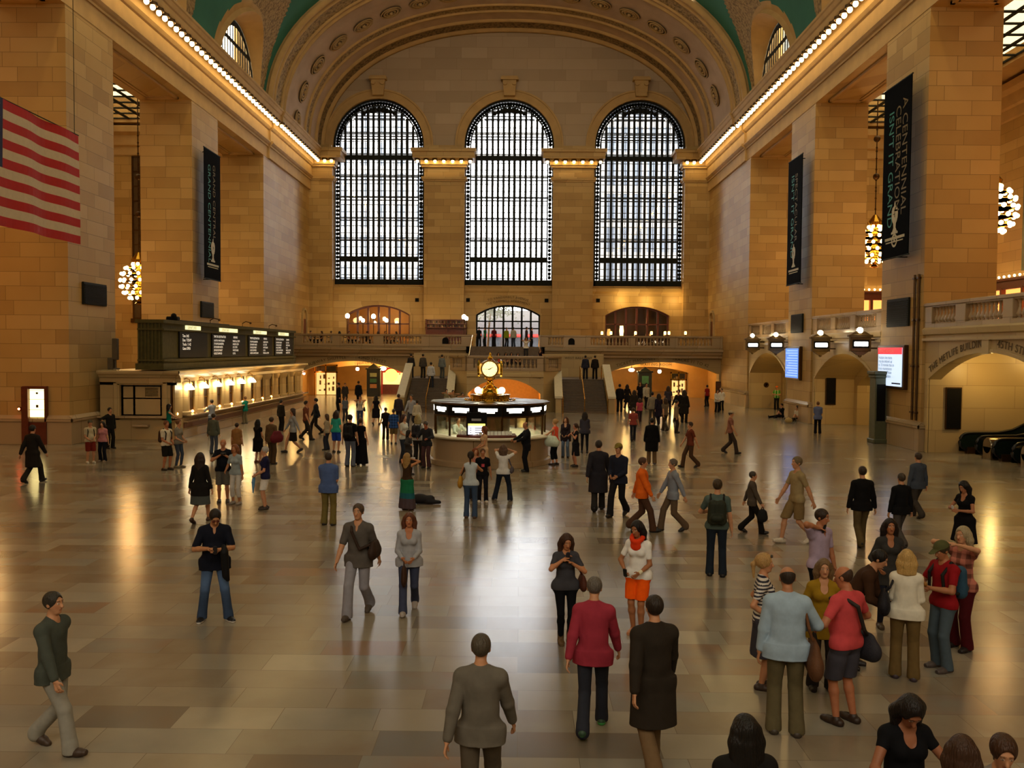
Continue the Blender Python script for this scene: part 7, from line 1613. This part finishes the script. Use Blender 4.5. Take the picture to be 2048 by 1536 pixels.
pp(1303,836,928,170,'person in black jacket and pale trousers facing the right arch',top=('coat','#0d0c0c'),bot=('pants','#6a543a'),hair=(S_,'#15100d'),arms='hang',girth=1.12,shoes='#3a3a48')
pp(1196,878,1022,175,'person in dark grey coat walking away right of the booth',top=('coat','#26242a'),bot=('pants','#22201f'),hair=(S_,'#2a2320'),arms='walk',legs='walk')
pp(1236,884,1032,-30,'person in navy jacket carrying things right of the booth',top=('jacket','#1f2230'),bot=('pants','#1b1a1c'),hair=('cap','#4a3c20','#7a6a2e'),arms='front',legs='walk')
b, j = pp(1283,912,1062,80,'person in bright orange hoodie walking across right of centre',top=('hoodie','#d9631a'),bot=('pants','#4a3224'),hair=(S_,'#4a3020'),arms='walk',legs='walk',girth=1.15)
pp(1345,915,1062,-80,'person in pale blue grey shirt walking across right of centre',top=('shirt','#7d828c'),bot=('pants','#5c4a38'),hair=(S_,'#5a5044'),arms='walk',legs='walk')
b, j = pp(1503,942,1066,78,'person in grey brown jacket with black bag walking right',top=('jacket','#4a4036'),bot=('pants','#14110f'),hair=(S_,'#3a3228'),arms='walk',legs='walk')
held(j,'handbag','black bag carried by the person in grey brown jacket','bag','#0f0e0d',0,'tote')
pp(1592,905,1086,-76,'person in beige shirt and khaki shorts with white shoes',top=(T,'#8f7d58'),bot=('shorts','#7a6440'),hair=(S_,'#6a5a40'),arms='walk',legs='walk',shoes='#c4b8a4')
pp(1722,930,1092,176,'person in black top and khaki trousers walking away at right',top=('jacket','#0d0c0c'),bot=('pants','#57482c'),hair=(S_,'#2c1f14'),arms='hang',legs='walk')
pp(1800,944,1094,-170,'person in black jacket and grey trousers walking away at right',top=('jacket','#0e0e10'),bot=('pants','#4a4440'),hair=(S_,'#3a3024'),arms='hang',legs='walk')
pp(1834,903,1035,-165,'person in blue grey shirt walking near the escalators',top=('shirt','#3f4652'),bot=('pants','#38332e'),hair=(S_,'#3a2c20'),arms='hang',legs='walk')
pp(1460,820,907,70,'person in pale hat and pinkish top on the right of the hall',top=(T,'#8a5a4a'),bot=('pants','#3a2f28'),hair=('cap','#4a3a2c','#a89a80'),arms='walk',legs='walk')
pp(1380,842,935,-78,'person in reddish brown top walking through the middle right',top=(T,'#6a3220'),bot=('pants','#4a3524'),hair=(S_,'#33241a'),arms='walk',legs='walk')
pp(1635,803,868,165,'man in blue shirt and black trousers by the right gate arch',top=('shirtshort','#5c668a'),bot=('pants','#0e0e12'),hair=(S_,'#6a4428'),arms='front',shoes='#2a1510')
pp(1553,772,820,-30,'worker in green high visibility vest and orange cap at the far gate',top=(T,'#3f8a2a','vest'),bot=('pants','#141414'),hair=('cap','#3a2417','#d8621c'),arms='phone')
pp(1414,770,813,-150,'person in red shirt standing beside the right passage',top=(T,'#8a1f1a'),bot=('pants','#15130f'),hair=(S_,'#17100c'),arms='hang')
pp(1434,779,825,10,'waiter in white shirt and black trousers, left of the two',top=('shirt','#cfc9bd'),bot=('pants','#100f10'),hair=(S_,'#17110d'),arms='front')
pp(1443,777,822,-30,'waiter in white shirt and black trousers, right of the two',top=('shirt','#d6d0c4'),bot=('pants','#100f10'),hair=(S_,'#2a1c12'),arms='back')
# ---- sitting on the floor by the right pier
for x, y, rot, lab, tp, bt in ((1562,836,-70,'person in black jacket sitting on the floor with legs stretched out',('jacket','#0f0e0e'),('pants','#17140f')),(1593,842,-60,'person in pale t-shirt sitting on the floor against the pier',(T,'#bdb29c'),('pants','#3a3224'))):
    p = at(x,y,Z=0); person((p[0],p[1],0), rot, 1.68, lab, p[1], 'm', top=tp, bot=bt, hair=(S_,'#1a120d'), arms='lap', legs='floor')
p = at(1577,846,Z=0); q = Field((-.3,-.3,0),(.3,.3,.5),.02); q.rc((-.08,0,.15),(.08,0,.15),.15,.15,.05); q.rc((0,0,.24),(0,0,.3),.09,.05,.05); q.cut((0,0,.01),(0,0,-1)); o = vmesh('backpack', q, PM['bag'], '#a08a5c'); o.location = (p[0],p[1],0); tag(o, 'pale bag on the floor between the two seated people', 'bag')
p = at(846,1008,Z=0); q = Field((-.6,-.5,0),(.7,.5,.5),.015); q.rc((-.3,.0,.1),(.2,.03,.12),.1,.12,.05); q.rc((.15,-.05,.08),(.45,-.05,.06),.08,.05,.05); q.el((-.1,.1,.17),(.2,.14,.1),.06); q.cut((0,0,.005),(0,0,-1)); o = vmesh('backpack', q, PM['bag'], '#17151a'); o.location = (p[0],p[1],0); tag(o, 'black backpack lying on the floor beside the green maxi skirt', 'backpack')
# ---- left: around the ticket office
b, j = pp(333,841,940,60,'man in white t-shirt and black shorts with a brown backpack',top=(T,'#c9bda4'),bot=('shorts','#15130f'),hair=(S_,'#6a4028'),arms='front',shoes='#1c1610',skin='#a86a44')
backpack(j,'brown backpack of the man in black shorts','#3a2418')
b, j = pp(357,839,935,75,'woman in grey t-shirt and blue jeans beside the ticket office','f',top=(T,'#7a7468'),bot=('leggings','#3c4656'),hair=('bun','#6a4426'),arms='front',shoes='#6a6450')
b, j = pp(181,840,926,40,'man in pale t-shirt and red shorts with a dark backpack',top=(T,'#b0a282'),bot=('shorts','#6b1f14'),hair=('cap','#3a2a1c','#4f4a3a'),arms='front',shoes='#c4bca8',girth=1.1)
backpack(j,'dark backpack of the man in red shorts','#1c1410')
pp(206,843,923,-5,'woman in pink t-shirt and dark trousers at the far left','f',top=(T,'#b87a7c'),bot=('pants','#12141c'),hair=('bob','#17100d'),arms='hang',shoes='#8a7c68')
pp(220,815,897,60,'person in dark jacket behind the woman in pink',top=('jacket','#15130f'),bot=('pants','#17140f'),hair=(S_,'#120d0a'),arms='point')
pp(66,848,965,170,'person in long dark coat walking at the far left',top=('coat','#1f1a14'),bot=('pants','#24201a'),hair=(S_,'#17140f'),arms='walk',legs='walk')
pp(338,808,884,120,'woman in teal top at the end of the ticket counter','f',top=('tank','#0e6a5c'),bot=('pants','#1c1a18'),hair=('long','#0f0b0a'),arms='counter')
pp(424,799,867,-120,'man in pale blue shirt at the ticket window',top=('shirt','#7c8494'),bot=('pants','#3c4450'),hair=(S_,'#241a12'),arms='counter')
pp(491,793,847,-110,'man in teal shirt at the ticket window',top=('shirtshort','#0f7064'),bot=('pants','#6a6450'),hair=(S_,'#5a3c20'),arms='counter')
pp(427,827,908,172,'person in olive grey shirt facing the ticket office',top=('shirt','#55584a'),bot=('jeans','#4a5260'),hair=(S_,'#33281c'),arms='hang')
pp(474,849,925,165,'man in tan shirt facing the ticket office',top=('shirtshort','#8a6238'),bot=('pants','#6a5034'),hair=(S_,'#2c1f14'),arms='hang',girth=1.15)
pp(516,839,925,160,'woman with long black hair in black dress facing away','f',top=('dress','#0f0c0c'),bot=('skirt','#0f0c0c'),hair=('long','#0c0908'),arms='front',shoes='#5a2c18')
b, j = pp(543,834,928,155,'person in brown jacket with a maroon bag',top=('jacket','#5a4630'),bot=('pants','#4a3a28'),hair=(S_,'#3a2a1c'),arms='hang')
shoulderbag(j,'maroon shoulder bag of the person in brown jacket','#5f1420',-1,(.34,.14,.28),-.1)
pp(562,800,862,150,'person with dark backpack near the middle of the ticket office',top=('jacket','#1c1712'),bot=('pants','#15120f'),hair=(S_,'#1c1410'),arms='hang')
pp(586,815,905,-60,'person in pale grey shirt and black skirt crossing at left','f',top=('blouse','#8f9296'),bot=('skirt','#1a1614'),hair=('bob','#3a2a20'),arms='walk',legs='walk')
pp(612,800,880,80,'person in rust brown top in the blurred crowd at left',top=(T,'#6a3a28'),bot=('pants','#2a2420'),hair=(S_,'#241a14'),arms='walk',legs='walk')
pp(632,795,868,-80,'person in dark navy jacket in the crowd left of the stairs',top=('jacket','#1c2028'),bot=('pants','#1f1c1a'),hair=(S_,'#1c1510'),arms='walk',legs='walk')
pp(654,828,900,-100,'woman in beige top with a grey bag left of the black backpack','f',top=('blouse','#a3957c'),bot=('pants','#2a2c38'),hair=('bob','#4a3424'),arms='hold')
pp(672,822,905,170,'person in turquoise top and bright blue shorts','f',top=(T,'#2f9a8a'),bot=('shorts','#1f3f9a'),hair=('bob','#2c1c14'),arms='hang')
pp(690,792,842,40,'person in pale shirt in the crowd beyond the black backpack',top=(T,'#5c6470'),bot=('pants','#33343c'),hair=(S_,'#2a1c14'),arms='hang')
b, j = pp(720,792,850,8,'person in white top taking a photo towards the camera','f',top=('tank','#b8b0a0'),bot=('jeans','#2c3a5c'),hair=('bun','#4a3020'),arms='photo')
shoulderbag(j,'black bag of the person in white top taking a photo','#100f0f',1,(.22,.1,.18),-.02)
pp(752,790,850,170,'woman in black dress walking to the left passage','f',top=('dress','#15121a'),bot=('skirt','#17141c'),hair=('bob','#17110d'),arms='walk',legs='walk')
pp(677,765,822,-60,'person in black coat at the left wall of the passage',top=('coat','#0d0d10'),bot=('pants','#0d0d10'),hair=(S_,'#120d0b'),arms='hang')
pp(717,762,812,160,'man in dark suit entering the left passage',top=('suit','#15161c'),bot=('pants','#15161c'),hair=(S_,'#2c2018'),arms='hang')
pp(771,815,880,176,'person in black t-shirt beside the blue plaid shirt',top=(T,'#101016'),bot=('pants','#15140f'),hair=(S_,'#33241a'),arms='hang')
pp(787,818,888,176,'person in blue plaid shirt and khaki shorts facing away',top=('shirtshort','#27457a','plaid'),bot=('shorts','#6a5634'),hair=(S_,'#3a2c20'),arms='hang',girth=1.12)
pp(807,829,925,60,'woman in white t-shirt left of the information booth','f',top=(T,'#bdb8a8'),bot=('jeans','#2c3038'),hair=('long','#3a2018'),arms='front')
b, j = pp(836,829,930,165,'blonde woman in white top with a dark backpack by the booth','f',top=(T,'#b8b4ac'),bot=('pants','#2a2624'),hair=('bob','#9a8a5c'),arms='front')
backpack(j,'dark backpack of the blonde woman by the booth','#1c1a20')
pp(853,841,936,-20,'man in dark grey jacket reading a paper beside the booth',top=('jacket','#26262a'),bot=('pants','#4a3234'),hair=(S_,'#4a4038'),arms='read',look=(0,30),skin='#a8603f')
pp(817,858,950,80,'boy in dark sweater reaching forward beside the booth',H=1.5,top=('hoodie','#33302f'),bot=('pants','#2c2420'),hair=('curly','#17120f'),arms='point')
pp(834,800,860,178,'person in cream shirt at the foot of the left stairs','f',top=('blouse','#c4bca8'),bot=('pants','#3a3430'),hair=(S_,'#2c1f16'),arms='hang')
pp(823,788,858,-20,'person in pale shirt at the bottom of the left flight',top=('shirt','#9a9da8'),bot=('pants','#3c3c44'),hair=(S_,'#5a544c'),arms='walk',legs='walk')
pp(797,788,852,160,'person in dark grey jacket before the left flight of stairs',top=('jacket','#3a3038'),bot=('pants','#2c2630'),hair=(S_,'#3a2420'),arms='hang')
pp(690,766,808,20,'person in grey coat inside the left passage',top=('coat','#3a3634'),bot=('pants','#24211f'),hair=(S_,'#241a14'),arms='hang')
# ---- photographers behind the booth
for x, y, lab, c, hc in ((893,778,'person behind the booth holding a bright phone up high','#8a8268','#2c1c14'),(906,780,'person in tan shirt behind the booth beside the raised phone','#8f7a5c','#241812'),(925,785,'person in grey t-shirt behind the booth photographing the clock','#6a6460','#120d0b')):
    b, j = pp(x,y,None,20,lab,H=1.7,top=(T,c),bot=('jeans','#2c3038'),hair=(S_,hc),arms='photo')
    if x == 893: held(j,'phone','bright phone held up behind the booth','phone','#d8d4dc',0)
# ---- crowd at the right passage: told apart by clothes
cr = [(1239,765,825,'#141216','#101014','person in black jacket nearest the right flight of stairs',170),(1254,768,818,'#1a1718','#15131a','person in dark coat second from the right stairs',160),(1280,762,815,'#17141a','#121018','person in dark jacket by the kiosk in the right passage',-20),(1292,765,818,'#b8b09c','#141214','person in white shirt by the kiosk in the right passage',15),(1268,780,838,'#2a2420','#241f1c','person in dark brown jacket entering the right passage',175),(1279,797,845,'#b0485c','#3a2a30','person in pink top among the crowd at the right arch',178),(1304,784,848,'#8a8070','#4a443a','person in beige jacket among the crowd at the right arch',170),(1317,786,850,'#211c2c','#17141c','person in dark purple jacket at the right arch',-170),(1336,772,830,'#3a3440','#241f24','person in grey purple shirt below the lit doorway',160),(1357,778,842,'#17140f','#141210','person in black jacket right of the lit doorway',-40),(1368,780,846,'#1c1915','#1a1613','person in dark coat at the edge of the right crowd',150),(1330,795,862,'#6a5c4a','#3a3228','person in tan coat at the front of the right crowd',-150),(1352,800,866,'#7a6a54','#2c2622','person in light brown jacket in front of the right crowd',80)]
for i, (x, yh, yf, c1, c2, lab, r) in enumerate(cr): pp(x,yh,yf,r,lab,'f' if i % 3 == 1 else 'm',top=(('jacket','coat',T)[i % 3],c1),bot=('pants',c2),hair=(('short','long','bob')[i % 3],('#17110d','#241811','#3a281a')[i % 3]),arms='walk' if i % 2 else 'hang',legs='walk' if i % 2 else 'stand')
# ---- on the stairs
def stairz(y): return max(0, min(2.15, (y-59.4)/4.4*2.15+.15))
for x, yh, H, rot, c1, c2, lab, side in ((862,716,1.78,175,'#b4b8c4','#2c303c','person in white shirt climbing the left flight of stairs',0),(822,722,1.75,178,'#2c2a2c','#232126','person in dark clothes on the left side of the left flight',0),(846,724,1.74,170,'#4a4440','#2c2824','person in grey brown coat in the middle of the left flight',0),(884,722,1.7,160,'#6a747a','#4a4e50','person in grey blue coat by the inner rail of the left flight',0),(1171,722,1.72,175,'#2a2c3c','#1c1c26','person in navy jacket on the left of the right flight',1),(1190,724,1.72,178,'#1f1a18','#15120f','person in black jacket on the right of the right flight',1)):
    k = 12 if not side else 13; yb = (59.4 if not side else 59.9); n = 14; rise = 2.15; run = (63.8-yb)
    i = 13 if yh > 720 else 9; z = rise*(i+1)/n; y = yb+run*(i+.35)/n
    if i == 13: y = 64.3; z = 2.15
    p = at(x, yh, Y=y); person((p[0], y, z), rot, H, lab, y, 'm', top=('jacket' if i == 13 else 'shirt',c1), bot=('pants',c2), hair=(S_,'#241a14'), arms='hang', legs='stand')
# upper flight: seated and standing people, silhouettes at the doors
for x, lab, c1, i in ((997,'person in coral top sitting on the upper stairs','#d8503f',2),(1012,'person in grey pink top sitting on the upper stairs','#8a6a66',2),(1023,'person in dark purple top sitting on the upper stairs','#241a26',2),(1036,'person in black sitting on the upper stairs','#120f12',2)):
    z = 2.75+1.75*(i+1)/11; y = 66.2+4.8*(i+.6)/11; p = at(x, 700, Y=y); person((p[0],y-.1,z-.44), 10, 1.66, lab, y, 'f', top=(T,c1), bot=('pants','#1c1a20'), hair=('bob','#1c120d'), arms='front', legs='sit', seat=.46)
p = at(1052,690,Y=68.2); z = 2.75+1.75*5/11; person((p[0],68.2,z), 5, 1.66, 'woman in white t-shirt taking a photo from the upper stairs', 68, 'f', top=(T,'#d8d4cc'), bot=('jeans','#2c2c34'), hair=('bob','#3a2418'), arms='photo')
p = at(1089,697,Y=61.9); person((p[0]-.25,62.6,2.8), -40, 1.62, 'woman in dark purple dress at the right end of the landing', 62, 'f', top=('dress','#1c1018'), bot=('leggings','#120f14'), hair=('long','#120c0b'), arms='hang')
for x, c1, c2, lab in ((958,'#15171c','#101218','dark figure at the left door to the avenue'),(970,'#14663f','#15181c','person in green top before the entrance doors'),(988,'#5a1a20','#101018','person in maroon jacket before the entrance doors'),(1013,'#8a9a2a','#15151c','person in yellow green top before the entrance doors'),(1027,'#a8a89c','#2c3448','person in pale shirt before the entrance doors'),(1053,'#3a2c38','#17151c','person in dark jacket near the right entrance doors'),(1063,'#241c22','#141218','person in black coat at the right entrance doors')):
    y = 76.5+1.2*((x*7) % 3); p = at(x, 664, Y=y); person((p[0],y,4.5), (x*37) % 360, 1.72, lab, y, 'm', top=('jacket' if x % 2 else T,c1), bot=('pants',c2), hair=(S_,'#17110d'), arms='hang')
# diners behind the left balustrade
dn = ('#8a8078','#3a2c28','#c4bcb0','#241c1a','#6a3a34','#b8b0a4','#2c2a30','#7a6a58','#4a2c2a','#a39a90')
for i in range(10):
    x = 622+18.5*i+(i*7 % 5); y = 76.4+.9*(i % 2); p = at(x, 660, Y=y); person((p[0],y,4.5), (40,-50,150,-140)[i % 4], 1.68, 'diner in %s seated at the left balcony, %s from the left' % (('grey top','dark jacket','white shirt','black top','dark red top','cream shirt','dark grey jacket','brown top','maroon jacket','pale grey shirt')[i], ('first','second','third','fourth','fifth','sixth','seventh','eighth','ninth','tenth')[i]), 80, 'f' if i % 2 else 'm', top=(T,dn[i]), bot=('pants','#1c1a1c'), hair=(('short','bob')[i % 2],('#17110d','#3a2417','#5a4430')[i % 3]), arms='front', legs='sit', seat=.48)
    ch = thing('dining_chair', 'dark dining chair of a diner on the left balcony', 'chair', (p[0],y,4.5), 'dining chairs on the left balcony', math.radians((40,-50,150,-140)[i % 4]))
    mb = MB(); mb.bbox(-.2,.2,-.2,.2,.36,.4,.01); o = mb.build('seat', M['chairw'], None, org=(0,0,0)); o.parent = ch
    for sx in (-.18,.18):
        for sy in (-.18,.18): mb = MB(); mb.tube([(sx,sy,0),(sx,sy,.37)], .018, 5); o = mb.build('leg', M['chairw'], None, org=(0,0,0)); o.parent = ch
# staff inside the booth
p = at(912,826,Y=33.0); person((p[0],33.1,0), 40, 1.7, 'clerk in white shirt working inside the information booth', 33, 'm', top=('shirt','#c9cfc4'), bot=('pants','#1c1c22'), hair=(S_,'#15100d'), arms='counter', lean=12)
for y in (43,47.5,52,57,61): plight('counter_light', (OX+1.1,y,2.9), 34, (1.,.58,.18), .2)
# hidden points added as warm fill in the passages and stair arch
for x, y, z, e in ((-15,79,2.9,220),(-12.2,79,2.9,220),(-15,87,2.9,200),(9.5,78.8,2.9,150),(13.5,78.8,2.9,150),(11,87,2.9,200),(-2.2,62.5,1.7,75),(.2,62.5,1.7,75)): plight('passage_fill', (x,y,z), e, (1.,.62,.2), .25)
for x, y, z, e in ((18.6,47.0,3.7,110),(18.6,61.6,3.7,110),(19.2,36.0,3.5,70),(22,36,3.9,70),(20.5,49.5,3.2,60)): plight('gate_light', (x,y,z), e, (1.,.66,.22), .2)
plight('bar_light', (-13,86,7.5), 120, WARM, .3); plight('bar_light', (10.5,86,7.0), 50, (1.,.4,.12), .3)
for x in (-16,-12,-8): plight('terrace_light', (x,79,7.0), 45, WARM, .3)
for x in (9.3,11.6,14.2): plight('terrace_light', (x,81.3,8.9), 60, (1.,.7,.25), .2)
# aisle lamps (chandeliers of the bays)
for y in (45.3,60): 
    plight('aisle_light', (-25.85,y,8.7), 410, (1.,.40,.075), 1.3); plight('aisle_light', (23.75,y,11.5), 440, (1.,.42,.085), 1.3)
for y in (31,17): 
    plight('aisle_light', (-25.85,y,9.5), 410, (1.,.40,.075), 1.3); plight('aisle_light', (23.75,y,11.5), 440, (1.,.42,.085), 1.3)
# fill areas added overhead, behind the camera and toward the end wall; no fittings
alight('hall_fill', (XC,34,33.5), (XC,34.01,0), 2500, 20, 44, (1.,.83,.50))
alight('hall_fill', (XC,-6.5,15), (XC,26,2), 2100, 26, 12, (1.,.87,.66))
alight('hall_fill', (XC,60,32.5), (XC,80,14), 640, 20, 4, (1.,.86,.60))
# ---------------------------------------------------------------- sky
w = bpy.data.worlds.new('sky'); SC.world = w; w.use_nodes = True; nt = w.node_tree
for n in list(nt.nodes): nt.nodes.remove(n)
o = nt.nodes.new('ShaderNodeOutputWorld'); bg = nt.nodes.new('ShaderNodeBackground'); nt.links.new(bg.outputs[0], o.inputs[0])
tc = nt.nodes.new('ShaderNodeTexCoord'); sx = nt.nodes.new('ShaderNodeSeparateXYZ'); nt.links.new(tc.outputs['Generated'], sx.inputs[0])
rp = nt.nodes.new('ShaderNodeValToRGB'); rp.color_ramp.elements[0].color = (.97,.98,1,1); rp.color_ramp.elements[1].color = (.88,.94,1,1); nt.links.new(sx.outputs[2], rp.inputs[0]); nt.links.new(rp.outputs[0], bg.inputs[0]); bg.inputs[1].default_value = 11.0
def portal(loc, to, sx_, sy_):
    a = alight('sky_portal', loc, to, 1, sx_, sy_); a.data.cycles.is_portal = True
for a, b in WINS:
    c = (a+b)/2; portal((c,84.9,18.8), (c,0,18.8), b-a, 17.4)
SC.cycles.use_denoising = True; SC.cycles.denoiser = 'OPENIMAGEDENOISE'
SC.cycles.use_adaptive_sampling = True; SC.cycles.adaptive_threshold = .045; SC.cycles.max_bounces = 6; SC.cycles.diffuse_bounces = 3; SC.cycles.glossy_bounces = 3; SC.cycles.transmission_bounces = 4; SC.cycles.transparent_max_bounces = 12
SC.cycles.sample_clamp_indirect = 6; SC.cycles.sample_clamp_direct = 0; SC.cycles.caustics_reflective = False; SC.cycles.caustics_refractive = False
SC.view_settings.view_transform = 'Standard'; SC.view_settings.look = 'None'; SC.view_settings.exposure = 0.45
